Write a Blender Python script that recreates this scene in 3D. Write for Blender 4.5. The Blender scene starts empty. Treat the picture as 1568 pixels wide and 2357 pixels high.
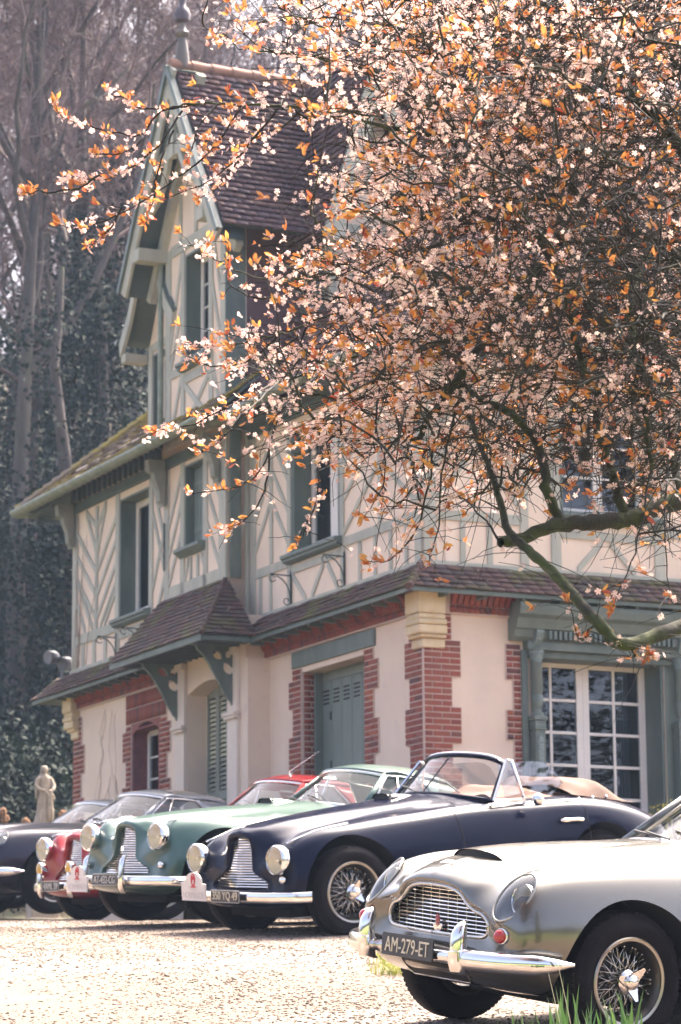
import bpy, bmesh, math, random
import numpy as np
from mathutils import Vector, Matrix
random.seed(7)
RNG = np.random.default_rng(11)
R = math.radians
scene = bpy.context.scene
COL = scene.collection

# ------------------------------------------------------------------ camera, sky, sun, exposure
PITCH, ROLL = R(10.83), R(-0.43)
FPX, CX, CY = 6586.0, 784.0, 1178.0
cp, sp, cr, sr = math.cos(PITCH), math.sin(PITCH), math.cos(ROLL), math.sin(ROLL)
cam_d = bpy.data.cameras.new('camera')
cam = bpy.data.objects.new('camera', cam_d)
COL.objects.link(cam)
c_r = Vector((cr, -sr * sp, sr * cp)); c_d = Vector((sr, cr * sp, -cr * cp)); c_f = Vector((0, cp, sp))
cam.matrix_world = Matrix(((c_r.x, -c_d.x, -c_f.x, 0), (c_r.y, -c_d.y, -c_f.y, 0), (c_r.z, -c_d.z, -c_f.z, 0), (0, 0, 0, 1)))
cam_d.sensor_fit = 'VERTICAL'; cam_d.sensor_height = 36.0; cam_d.sensor_width = 24.0
cam_d.lens = 36.0 * FPX / 2356.0
cam_d.clip_start = 0.5; cam_d.clip_end = 3000
cam_d.dof.use_dof = True; cam_d.dof.focus_distance = 13.2; cam_d.dof.aperture_fstop = 7.0
scene.camera = cam

SUN_DIR = Vector((0.40, 0.62, 1.02)).normalized()
SUN_EL = math.asin(SUN_DIR.z); SUN_AZ = math.atan2(SUN_DIR.x, SUN_DIR.y)
world = bpy.data.worlds.new('World'); scene.world = world; world.use_nodes = True
wn = world.node_tree.nodes; wl = world.node_tree.links
bg = wn.get('Background') or wn.new('ShaderNodeBackground')
sky = wn.new('ShaderNodeTexSky'); sky.sky_type = 'NISHITA'; sky.sun_disc = False
sky.sun_elevation = SUN_EL; sky.sun_rotation = SUN_AZ
sky.air_density = 0.3; sky.dust_density = 6.5; sky.ozone_density = 0.0
wl.new(sky.outputs[0], bg.inputs[0]); bg.inputs[1].default_value = 0.15
wl.new(bg.outputs[0], (wn.get('World Output') or wn.new('ShaderNodeOutputWorld')).inputs[0])
sun_d = bpy.data.lights.new('sun', 'SUN'); sun_d.energy = 2.0; sun_d.angle = R(0.55); sun_d.color = (1.0, 0.87, 0.68)
sun = bpy.data.objects.new('sun', sun_d); COL.objects.link(sun)
sun.rotation_euler = (-SUN_DIR).to_track_quat('-Z', 'Y').to_euler()
vs = scene.view_settings
vs.view_transform = 'Standard'; vs.look = 'None'; vs.gamma = 1.0; vs.use_curve_mapping = False
vs.exposure = 2.75
scene.cycles.max_bounces = 8; scene.cycles.transparent_max_bounces = 24
scene.cycles.diffuse_bounces = 4; scene.cycles.glossy_bounces = 4; scene.cycles.transmission_bounces = 6
scene.cycles.volume_bounces = 0
scene.cycles.sample_clamp_indirect = 6.0
scene.cycles.use_denoising = True
scene.cycles.caustics_reflective = False; scene.cycles.caustics_refractive = False

# ------------------------------------------------------------------ helpers
def ray(u, v):
    X, Y = (u - CX) / FPX, (v - CY) / FPX
    X, Y = cr * X + sr * Y, -sr * X + cr * Y
    return np.array([X, cp + Y * sp, sp - Y * cp])
def unp(u, v, Z): return ray(u, v) * Z
YS = np.linspace(-60, 60, 1201)
_sl = np.interp(YS, [-60, -20, 8, 14, 29, 44, 47, 60], [0.0, 0.02, 0.125, 0.143, 0.045, 0.045, 0.2, 0.33])
_z = np.concatenate([[0], np.cumsum((_sl[1:] + _sl[:-1]) / 2 * np.diff(YS))])
_z += 0.045 - np.interp(14.45, YS, _z)
def gz(x, y):
    y = np.asarray(y, float)
    return np.interp(y, YS, _z) + np.where(y > 60, (y - 60) * 0.33, 0)
def slope(y): return float(np.interp(y, YS, _sl))

_mats = {}
def ramp(n, l, fac, stops):
    r = n.new('ShaderNodeValToRGB'); e = r.color_ramp.elements
    while len(e) < len(stops): e.new(0.5)
    for q, (p, c) in zip(e, stops):
        q.position = p; q.color = (c[0], c[1], c[2], 1) if hasattr(c, '__len__') else (c, c, c, 1)
    l.new(fac, r.inputs[0]); return r.outputs[0]
def mixc(n, l, fac, a, b, mode='MIX'):
    m = n.new('ShaderNodeMix'); m.data_type = 'RGBA'; m.blend_type = mode
    for s, i in ((fac, 0), (a, 6), (b, 7)):
        if hasattr(s, 'is_linked') or hasattr(s, 'links'): l.new(s, m.inputs[i])
        elif i == 0: m.inputs[0].default_value = s
        else: m.inputs[i].default_value = (s[0], s[1], s[2], 1)
    return m.outputs[2]
def mat(name, col, rough=0.6, metal=0.0, col2=None, vs_=4.0, lo=0.35, hi=0.65, rand=0.0, bump=0.0, bs=60.0, coat=0.0, spec=0.5,
        trans=0.0, stain=None, st_s=1.2, st_lo=0.55, st_hi=0.75, coords='Object', hue=0.0, detail=6.0, speck=None, sp_s=14, sp_lo=0.62, sp_hi=0.68, stretch=None):
    if name in _mats: return _mats[name]
    m = bpy.data.materials.new(name); m.use_nodes = True
    n, l = m.node_tree.nodes, m.node_tree.links
    p = n['Principled BSDF']
    tc = n.new('ShaderNodeTexCoord'); vec = tc.outputs[coords]
    oi = n.new('ShaderNodeObjectInfo')
    mp = n.new('ShaderNodeMapping'); l.new(vec, mp.inputs[0])
    if stretch: mp.inputs['Scale'].default_value = stretch
    if rand:
        a = n.new('ShaderNodeVectorMath'); a.operation = 'SCALE'; a.inputs[0].default_value = (37, 17, 29); l.new(oi.outputs['Random'], a.inputs[3])
        l.new(a.outputs[0], mp.inputs['Location'])
    vec = mp.outputs[0]
    def noise(s, d=detail):
        q = n.new('ShaderNodeTexNoise'); q.inputs['Scale'].default_value = s; q.inputs['Detail'].default_value = d; q.inputs['Roughness'].default_value = 0.6
        l.new(vec, q.inputs['Vector']); return q.outputs['Fac']
    c = col
    if col2 is not None: c = ramp(n, l, noise(vs_), [(lo, col), (hi, col2)])
    if stain is not None:
        f = ramp(n, l, noise(st_s), [(st_lo, 0.0), (st_hi, 1.0)]); c = mixc(n, l, f, c, stain)
    if speck is not None:
        f = ramp(n, l, noise(sp_s, 3), [(sp_lo, 0.0), (sp_hi, 1.0)]); c = mixc(n, l, f, c, speck)
    if rand:
        h = n.new('ShaderNodeHueSaturation')
        mr = n.new('ShaderNodeMapRange'); l.new(oi.outputs['Random'], mr.inputs[0]); mr.inputs[3].default_value = 1 - rand; mr.inputs[4].default_value = 1 + rand
        l.new(mr.outputs[0], h.inputs['Value'])
        if hasattr(c, 'links'): l.new(c, h.inputs['Color'])
        else: h.inputs['Color'].default_value = (*c, 1)
        if hue:
            sn = n.new('ShaderNodeMath'); sn.operation = 'MULTIPLY'; sn.inputs[1].default_value = 7.31; l.new(oi.outputs['Random'], sn.inputs[0])
            fr = n.new('ShaderNodeMath'); fr.operation = 'FRACT'; l.new(sn.outputs[0], fr.inputs[0])
            m2 = n.new('ShaderNodeMapRange'); l.new(fr.outputs[0], m2.inputs[0]); m2.inputs[3].default_value = 0.5 - hue; m2.inputs[4].default_value = 0.5 + hue
            l.new(m2.outputs[0], h.inputs['Hue'])
        c = h.outputs[0]
    if hasattr(c, 'links'): l.new(c, p.inputs['Base Color'])
    else: p.inputs['Base Color'].default_value = (*c, 1)
    p.inputs['Roughness'].default_value = rough; p.inputs['Metallic'].default_value = metal
    p.inputs['Coat Weight'].default_value = coat; p.inputs['Coat Roughness'].default_value = 0.04
    p.inputs['Specular IOR Level'].default_value = spec
    if bump:
        b = n.new('ShaderNodeBump'); b.inputs['Strength'].default_value = bump; b.inputs['Distance'].default_value = 0.02
        l.new(noise(bs), b.inputs['Height']); l.new(b.outputs[0], p.inputs['Normal'])
    if trans:
        t = n.new('ShaderNodeBsdfTranslucent')
        if hasattr(c, 'links'): l.new(c, t.inputs['Color'])
        else: t.inputs['Color'].default_value = (*c, 1)
        mx = n.new('ShaderNodeMixShader'); mx.inputs[0].default_value = trans
        l.new(p.outputs[0], mx.inputs[1]); l.new(t.outputs[0], mx.inputs[2]); l.new(mx.outputs[0], n['Material Output'].inputs[0])
    _mats[name] = m
    return m
def glass(name, tint=(0.85, 0.9, 0.9), refl=0.08, rough=0.01, gl=1.0):
    if name in _mats: return _mats[name]
    m = bpy.data.materials.new(name); m.use_nodes = True
    n, l = m.node_tree.nodes, m.node_tree.links
    n.remove(n['Principled BSDF'])
    t = n.new('ShaderNodeBsdfTransparent'); t.inputs[0].default_value = (*tint, 1)
    g = n.new('ShaderNodeBsdfGlossy'); g.inputs['Roughness'].default_value = rough; g.inputs[0].default_value = (gl, gl, gl, 1)
    ge = n.new('ShaderNodeNewGeometry'); dt = n.new('ShaderNodeVectorMath'); dt.operation = 'DOT_PRODUCT'; l.new(ge.outputs['Incoming'], dt.inputs[0]); l.new(ge.outputs['Normal'], dt.inputs[1])
    ab = n.new('ShaderNodeMath'); ab.operation = 'ABSOLUTE'; l.new(dt.outputs['Value'], ab.inputs[0]); iv = n.new('ShaderNodeMath'); iv.operation = 'SUBTRACT'; iv.inputs[0].default_value = 1.0; iv.use_clamp = True; l.new(ab.outputs[0], iv.inputs[1])
    pw = n.new('ShaderNodeMath'); pw.operation = 'POWER'; pw.inputs[1].default_value = 5.0; l.new(iv.outputs[0], pw.inputs[0])
    a = n.new('ShaderNodeMath'); a.operation = 'MULTIPLY_ADD'; a.inputs[1].default_value = 0.92; a.inputs[2].default_value = 0.05 + refl; a.use_clamp = True; l.new(pw.outputs[0], a.inputs[0])
    mx = n.new('ShaderNodeMixShader'); l.new(a.outputs[0], mx.inputs[0]); l.new(t.outputs[0], mx.inputs[1]); l.new(g.outputs[0], mx.inputs[2])
    l.new(mx.outputs[0], n['Material Output'].inputs[0])
    _mats[name] = m; return m

class MB:
    def __init__(s): s.v = []; s.f = []; s.n = 0
    def add(s, v, f):
        v = np.asarray(v, float).reshape(-1, 3); k = s.n
        s.v.append(v); s.f.extend([tuple(i + k for i in q) for q in f]); s.n += len(v); return s
    def box(s, x0, x1, y0, y1, z0, z1, M=None):
        v = np.array([[x, y, z] for x in (x0, x1) for y in (y0, y1) for z in (z0, z1)], float)
        if M is not None: v = v @ np.asarray(M)[:3, :3].T + np.asarray(M)[:3, 3]
        return s.add(v, [(0, 1, 3, 2), (4, 6, 7, 5), (0, 4, 5, 1), (2, 3, 7, 6), (0, 2, 6, 4), (1, 5, 7, 3)])
    def beam(s, p, q, w, d, up=(0, 0, 1)):
        p, q, up = np.array(p, float), np.array(q, float), np.array(up, float)
        t = q - p; t /= np.linalg.norm(t); a = np.cross(t, up); a /= np.linalg.norm(a); b = np.cross(a, t)
        a *= w / 2; b *= d / 2
        return s.add([p - a - b, p - a + b, p + a - b, p + a + b, q - a - b, q - a + b, q + a - b, q + a + b],
                     [(0, 1, 3, 2), (4, 6, 7, 5), (0, 4, 5, 1), (2, 3, 7, 6), (0, 2, 6, 4), (1, 5, 7, 3)])
    def prism(s, poly, o, ux, uy, un, d):
        poly = np.array(poly, float); o, ux, uy, un = (np.array(k, float) for k in (o, ux, uy, un))
        a = o + poly[:, :1] * ux + poly[:, 1:] * uy; k = len(poly)
        f = [tuple(range(k)), tuple(range(2 * k - 1, k - 1, -1))] + [(i, (i + 1) % k, k + (i + 1) % k, k + i) for i in range(k)]
        return s.add(np.concatenate([a, a + un * d]), f)
    def tube(s, path, r, n=6, cap=True):
        P = np.array(path, float); m = len(P); r = np.broadcast_to(np.asarray(r, float), (m,))
        T = np.gradient(P, axis=0); T /= np.linalg.norm(T, axis=1)[:, None] + 1e-12
        u = np.array([0, 0, 1.0]) if abs(T[0][2]) < 0.9 else np.array([1.0, 0, 0])
        ang = np.arange(n) * 2 * math.pi / n; V = []
        for i in range(m):
            a = np.cross(T[i], u); a /= np.linalg.norm(a) + 1e-12; b = np.cross(a, T[i]); u = b
            V.append(P[i] + r[i] * (np.cos(ang)[:, None] * a + np.sin(ang)[:, None] * b))
        f = [(i * n + j, i * n + (j + 1) % n, (i + 1) * n + (j + 1) % n, (i + 1) * n + j) for i in range(m - 1) for j in range(n)]
        if cap: f += [tuple(range(n - 1, -1, -1)), tuple((m - 1) * n + j for j in range(n))]
        return s.add(np.concatenate(V), f)
    def lathe(s, prof, n=24, M=None, closed=False):
        prof = np.array(prof, float); m = len(prof); ang = np.arange(n) * 2 * math.pi / n
        v = np.stack([prof[:, :1] * np.cos(ang), prof[:, :1] * np.sin(ang), np.repeat(prof[:, 1:], n, 1)], -1).reshape(-1, 3)
        if M is not None: v = v @ np.asarray(M)[:3, :3].T + np.asarray(M)[:3, 3]
        k = m if closed else m - 1
        f = [(i * n + j, i * n + (j + 1) % n, ((i + 1) % m) * n + (j + 1) % n, ((i + 1) % m) * n + j) for i in range(k) for j in range(n)]
        return s.add(v, f)
    def grid(s, G, cu=False, cv=False, keep=None):
        G = np.asarray(G, float); a, b = G.shape[:2]
        f = []
        for i in range(a if cu else a - 1):
            for j in range(b if cv else b - 1):
                if keep is None or keep(i, j): f.append((i * b + j, ((i + 1) % a) * b + j, ((i + 1) % a) * b + (j + 1) % b, i * b + (j + 1) % b))
        return s.add(G.reshape(-1, 3), f)
    def sphere(s, c, r, n=12, m=8):
        t = np.linspace(0, math.pi, m + 1)
        rr = np.broadcast_to(np.asarray(r, float), (3,))
        M = np.eye(4); M[:3, :3] = np.diag(rr); M[:3, 3] = c
        return s.lathe(np.stack([np.sin(t) + 1e-5, -np.cos(t)], 1), n, M)
    def mesh(s, name, recalc=True, smooth=False):
        me = bpy.data.meshes.new(name)
        V = np.concatenate(s.v) if s.v else np.zeros((0, 3))
        me.from_pydata(V.tolist(), [], s.f)
        if recalc or smooth is not False:
            bm = bmesh.new(); bm.from_mesh(me)
            if recalc: bmesh.ops.recalc_face_normals(bm, faces=bm.faces)
            bm.to_mesh(me); bm.free()
        if smooth is not False:
            me.polygons.foreach_set('use_smooth', [True] * len(me.polygons))
            if smooth is not True: me.set_sharp_from_angle(angle=R(smooth))
        me.update(); return me
    def build(s, name, m, parent=None, recalc=True, smooth=False, bevel=0):
        return link(name, s.mesh(name, recalc, smooth), m, parent, bevel)
def link(name, me, m, parent=None, bevel=0):
    o = bpy.data.objects.new(name, me); COL.objects.link(o)
    if m is not None:
        if len(me.materials) == 0: me.materials.append(m)
    if parent is not None: o.parent = parent
    if bevel:
        b = o.modifiers.new('bevel', 'BEVEL'); b.width = bevel; b.segments = 2; b.limit_method = 'ANGLE'; b.angle_limit = R(40)
    return o
def fast_mesh(name, V, F4=None, F3=None):
    me = bpy.data.meshes.new(name); V = np.asarray(V, np.float32).reshape(-1, 3)
    me.vertices.add(len(V)); me.vertices.foreach_set('co', V.ravel())
    fs = [np.asarray(f, np.int32) for f in (F4, F3) if f is not None and len(f)]
    loops = np.concatenate([f.ravel() for f in fs]); sizes = np.concatenate([np.full(len(f), f.shape[1], np.int32) for f in fs])
    me.loops.add(len(loops)); me.loops.foreach_set('vertex_index', loops)
    me.polygons.add(len(sizes)); st = np.concatenate([[0], np.cumsum(sizes)[:-1]]).astype(np.int32)
    me.polygons.foreach_set('loop_start', st); me.polygons.foreach_set('loop_total', sizes)
    me.update(calc_edges=True); me.validate(); return me
def tag(o, label=None, cat=None, group=None, kind=None):
    for k, v in (('label', label), ('category', cat), ('group', group), ('kind', kind)):
        if v: o[k] = v
    return o
def empty(name, loc=(0, 0, 0), rz=0.0, M=None):
    o = bpy.data.objects.new(name, None); COL.objects.link(o); o.empty_display_size = 0.2
    if M is not None: o.matrix_world = M
    else: o.location = loc; o.rotation_euler = (0, 0, rz)
    return o
def text_mesh(body, size, depth=0.002, sx=1.0):
    cu = bpy.data.curves.new('lettering', 'FONT'); cu.body = body; cu.size = size; cu.extrude = depth; cu.align_x = 'CENTER'; cu.align_y = 'CENTER'; cu.resolution_u = 3
    o = bpy.data.objects.new('lettering_tmp', cu); COL.objects.link(o)
    dg = bpy.context.evaluated_depsgraph_get(); me = bpy.data.meshes.new_from_object(o.evaluated_get(dg))
    bpy.data.objects.remove(o); bpy.data.curves.remove(cu)
    v = np.empty(len(me.vertices) * 3); me.vertices.foreach_get('co', v); v = v.reshape(-1, 3)
    c = (v.max(0) + v.min(0)) / 2; v[:, 0] = (v[:, 0] - c[0]) * sx; v[:, 1] -= c[1]
    me.vertices.foreach_set('co', v.ravel()); me.materials.clear(); me.update(); return me, (v[:, 0].max() - v[:, 0].min())
def crom(P, n):
    """Catmull-Rom through points P (k,...) -> n samples"""
    P = np.asarray(P, float); k = len(P); t = np.linspace(0, k - 1, n); i = np.minimum(t.astype(int), k - 2); u = (t - i).reshape((-1,) + (1,) * (P.ndim - 1))
    Q = np.concatenate([[2 * P[0] - P[1]], P, [2 * P[-1] - P[-2]]]); a, b, c, d = Q[i], Q[i + 1], Q[i + 2], Q[i + 3]
    return 0.5 * (2 * b + (c - a) * u + (2 * a - 5 * b + 4 * c - d) * u ** 2 + (3 * b - a - 3 * c + d) * u ** 3)
# ------------------------------------------------------------------ ground
def terrain(name, x0, x1, y0, y1, dx, dy, m, lift=0.0, nz=0.0):
    xs = np.arange(x0, x1 + dx / 2, dx); ys = np.arange(y0, y1 + dy / 2, dy)
    X, Y = np.meshgrid(xs, ys, indexing='ij'); Z = gz(X, Y) + lift
    if nz: Z = Z + nz * (np.sin(X * 1.7 + Y * 0.9) + np.sin(X * 0.6 - Y * 1.3 + 1) + np.sin(X * 3.1 + 2 * Y)) / 3
    return MB().grid(np.stack([X, Y, Z], -1)).build(name, m, smooth=True)
GRAVEL = mat('gravel_ground', (0.135, 0.099, 0.075), 0.95, col2=(0.23, 0.175, 0.135), vs_=55, lo=0.3, hi=0.7, bump=1.0, bs=70, stain=(0.36, 0.29, 0.25), st_s=0.5, st_lo=0.5, st_hi=0.75, speck=(0.24, 0.19, 0.17), sp_s=60, sp_lo=0.6, sp_hi=0.68)
FOREST = mat('forest_floor', (0.05, 0.06, 0.03), 0.95, col2=(0.10, 0.075, 0.045), vs_=0.8, bump=0.8, bs=4)
LAWN = mat('lawn_turf', (0.09, 0.12, 0.03), 0.95, col2=(0.14, 0.17, 0.05), vs_=3, bump=0.7, bs=40)
tag(terrain('ground', -26, 18, 9.5, 33.5, 0.4, 0.25, GRAVEL, nz=0.012), kind='structure')
tag(terrain('lawn', -110, 110, -60, 9.5, 6, 1.25, LAWN), kind='structure')
g = MB()
for x0, x1, y0, y1 in ((-110, -26, 9.5, 33.5), (18, 110, 9.5, 33.5)):
    xs = np.linspace(x0, x1, 24); ys = np.arange(y0, y1 + .1, 1.0); X, Y = np.meshgrid(xs, ys, indexing='ij'); g.grid(np.stack([X, Y, gz(X, Y)], -1))
tag(g.build('grounds', LAWN, smooth=True), kind='structure')
tag(terrain('terrain', -110, 110, 33.5, 170, 4, 0.5 if False else 1.5, FOREST, nz=0.12), kind='structure')

# ------------------------------------------------------------------ villa
YAW = R(64.08)
VB = Vector((math.sin(YAW), math.cos(YAW), 0)); VA = Vector((-math.cos(YAW), math.sin(YAW), 0))
VO = Vector((0.93375, 31.82448, 1.55))
villa = empty('villa', VO, R(90) - YAW)
tag(villa, 'half-timbered villa with steep purple tiled roofs, brick quoins and sage green woodwork', 'house')

PLASTER = mat('plaster_cream', (0.78, 0.62, 0.49), 0.9, col2=(0.72, 0.56, 0.44), vs_=1.3, bump=0.15, bs=120, stain=(0.60, 0.47, 0.385), st_s=0.9, st_lo=0.55, st_hi=0.85, speck=(0.66, 0.52, 0.43), sp_s=5, sp_lo=.6, sp_hi=.75)
INFILL = mat('infill_plaster', (0.82, 0.66, 0.53), 0.9, col2=(0.76, 0.60, 0.475), vs_=2.0, bump=0.15, bs=90, stain=(0.66, 0.53, 0.44), st_s=1.6, st_lo=.52, st_hi=.85, stretch=(1, 1, .45))
TIMBER = mat('timber_paint', (0.46, 0.44, 0.365), 0.7, col2=(0.36, 0.355, 0.30), vs_=5, bump=0.3, bs=40, stretch=(1, 1, 0.2), stain=(0.30, 0.30, 0.25), st_s=3, st_lo=.55, st_hi=.8)
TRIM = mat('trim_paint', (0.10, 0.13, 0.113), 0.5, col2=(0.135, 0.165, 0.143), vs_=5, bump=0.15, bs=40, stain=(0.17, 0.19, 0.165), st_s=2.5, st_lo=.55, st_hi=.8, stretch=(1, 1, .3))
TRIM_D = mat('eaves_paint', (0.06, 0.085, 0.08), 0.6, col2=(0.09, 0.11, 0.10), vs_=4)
SHUT = mat('shutter_paint', (0.145, 0.18, 0.153), 0.5, col2=(0.185, 0.22, 0.187), vs_=4, bump=0.12, bs=30, stain=(0.12, 0.145, 0.125), st_s=1.5, st_lo=.5, st_hi=.8, stretch=(1, 1, .25))
WHITE = mat('white_paint', (0.80, 0.745, 0.69), 0.5, col2=(0.75, 0.69, 0.63), vs_=8)
STONE = mat('corbel_stone', (0.62, 0.47, 0.27), 0.85, col2=(0.70, 0.57, 0.38), vs_=6, bump=0.3, bs=60, stain=(0.35, 0.25, 0.15), st_s=3, st_lo=0.6, st_hi=0.8)
MORTAR = mat('mortar', (0.64, 0.49, 0.39), 0.95, bump=0.4, bs=90, col2=(0.54, 0.41, 0.36), vs_=9)
PANE = glass('window_pane', (0.75, 0.8, 0.82), 0.02, gl=.7)
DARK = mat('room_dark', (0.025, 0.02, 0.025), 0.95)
CURTAIN = mat('curtain_cloth', (0.10, 0.11, 0.13), 0.95)
ZINC = mat('gutter_zinc', (0.26, 0.28, 0.23), 0.55, metal=0.2, col2=(0.17, 0.20, 0.14), vs_=5, bump=0.1, bs=30)
IRON = mat('wrought_iron', (0.03, 0.055, 0.05), 0.5)
def attr_mat(name, stops, moss=None, m_s=1.4, m_lo=0.5, m_hi=0.7, lich=None, l_s=16, rough=0.85, bump=0.3, bs=70):
    m = bpy.data.materials.new(name); m.use_nodes = True; n, l = m.node_tree.nodes, m.node_tree.links; p = n['Principled BSDF']
    at = n.new('ShaderNodeAttribute'); at.attribute_name = 'tint'; oi = n.new('ShaderNodeObjectInfo')
    ad = n.new('ShaderNodeMath'); ad.operation = 'ADD'; l.new(at.outputs['Fac'], ad.inputs[0]); l.new(oi.outputs['Random'], ad.inputs[1])
    fr = n.new('ShaderNodeMath'); fr.operation = 'FRACT'; l.new(ad.outputs[0], fr.inputs[0])
    c = ramp(n, l, fr.outputs[0], stops)
    ge = n.new('ShaderNodeNewGeometry')
    def noise(s, d=5):
        q = n.new('ShaderNodeTexNoise'); q.inputs['Scale'].default_value = s; q.inputs['Detail'].default_value = d; q.inputs['Roughness'].default_value = 0.65; l.new(ge.outputs['Position'], q.inputs['Vector']); return q.outputs['Fac']
    c = mixc(n, l, 0.35, c, mixc(n, l, noise(22), (0.3, 0.3, 0.3), (1.0, 1.0, 1.0)), 'MULTIPLY')
    if moss: c = mixc(n, l, ramp(n, l, noise(m_s, 7), [(m_lo, 0.0), (m_hi, 1.0)]), c, moss)
    if lich: c = mixc(n, l, ramp(n, l, noise(l_s, 4), [(0.64, 0.0), (0.70, 1.0)]), c, lich)
    l.new(c, p.inputs['Base Color']); p.inputs['Roughness'].default_value = rough
    b = n.new('ShaderNodeBump'); b.inputs['Strength'].default_value = bump; b.inputs['Distance'].default_value = 0.01; l.new(noise(bs), b.inputs['Height']); l.new(b.outputs[0], p.inputs['Normal'])
    return m
BRICK = attr_mat('brick_red', [(0.0, (0.22, 0.052, 0.036)), (0.35, (0.33, 0.08, 0.048)), (0.7, (0.28, 0.09, 0.06)), (0.92, (0.13, 0.055, 0.05)), (1.0, (0.40, 0.11, 0.055))])
TILES = attr_mat('roof_tile_purple', [(0.0, (0.10, 0.056, 0.064)), (0.3, (0.155, 0.085, 0.088)), (0.6, (0.115, 0.075, 0.09)), (0.85, (0.18, 0.10, 0.088)), (1.0, (0.08, 0.055, 0.07))], lich=(0.32, 0.29, 0.28), l_s=11)
TILES_M = attr_mat('roof_tile_mossy', [(0.0, (0.10, 0.055, 0.048)), (0.4, (0.15, 0.085, 0.073)), (0.7, (0.11, 0.078, 0.072)), (1.0, (0.075, 0.055, 0.052))], moss=(0.115, 0.11, 0.038), m_s=1.7, m_lo=0.50, m_hi=0.64, lich=(0.42, 0.37, 0.34), l_s=13)
TILES_MM = attr_mat('roof_tile_moss_thick', [(0.0, (0.17, 0.12, 0.10)), (0.5, (0.26, 0.20, 0.17)), (1.0, (0.16, 0.12, 0.10))], moss=(0.30, 0.235, 0.045), m_s=2.4, m_lo=0.46, m_hi=0.60, bump=0.8, bs=40)
TERRA = mat('ridge_terracotta', (0.36, 0.19, 0.13), 0.85, col2=(0.24, 0.14, 0.11), vs_=5, bump=0.2)

class Fac:
    def __init__(s, k, off): s.k, s.off = k, off
    def p(s, a, z, o=0.0): return (s.off - o, a, z) if s.k == 'L' else (a, s.off - o, z)
    def box(s, mb, a0, a1, z0, z1, o0, o1):
        if s.k == 'L': return mb.box(s.off - o1, s.off - o0, a0, a1, z0, z1)
        return mb.box(a0, a1, s.off - o1, s.off - o0, z0, z1)
    def poly(s, mb, pts, o0, o1):
        if s.k == 'L': return mb.prism(pts, (s.off - o0, 0, 0), (0, 1, 0), (0, 0, 1), (-1, 0, 0), o1 - o0)
        return mb.prism(pts, (0, s.off - o0, 0), (1, 0, 0), (0, 0, 1), (0, -1, 0), o1 - o0)
    def wall(s, name, a0, a1, z0, z1, holes, m, th=0.28, o=0.0):
        A = sorted({a0, a1, *[h[0] for h in holes], *[h[1] for h in holes]}); Z = sorted({z0, z1, *[h[2] for h in holes], *[h[3] for h in holes]})
        A = [q for q in A if a0 <= q <= a1]; Z = [q for q in Z if z0 <= q <= z1]; mb = MB()
        for i in range(len(A) - 1):
            run = None
            for j in range(len(Z) - 1):
                ca, cz = (A[i] + A[i + 1]) / 2, (Z[j] + Z[j + 1]) / 2
                if any(h[0] < ca < h[1] and h[2] < cz < h[3] for h in holes):
                    if run is not None: s.box(mb, A[i], A[i + 1], run, Z[j], o - th, o); run = None
                elif run is None: run = Z[j]
            if run is not None: s.box(mb, A[i], A[i + 1], run, Z[-1], o - th, o)
        return mb.build(name, m, villa)
FL0, FL3, FR0 = Fac('L', 0.0), Fac('L', -0.3), Fac('R', 0.0)
def tim(fac, kind, *a, o0=0.0, o1=0.022, m=None):
    mb = MB()
    if kind == 'post' or kind == 'rail': fac.box(mb, *a, o0, o1)
    else:
        (s0, z0), (s1, z1), w = a; h = w / 2 * math.hypot(s1 - s0, z1 - z0) / max(abs(s1 - s0), 1e-3)
        fac.poly(mb, [(s0, z0 - h), (s0, z0 + h), (s1, z1 + h), (s1, z1 - h)], o0, o1 - 0.003)
    return mb.build('timber_' + kind, m or TIMBER, villa, bevel=0.006)
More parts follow.
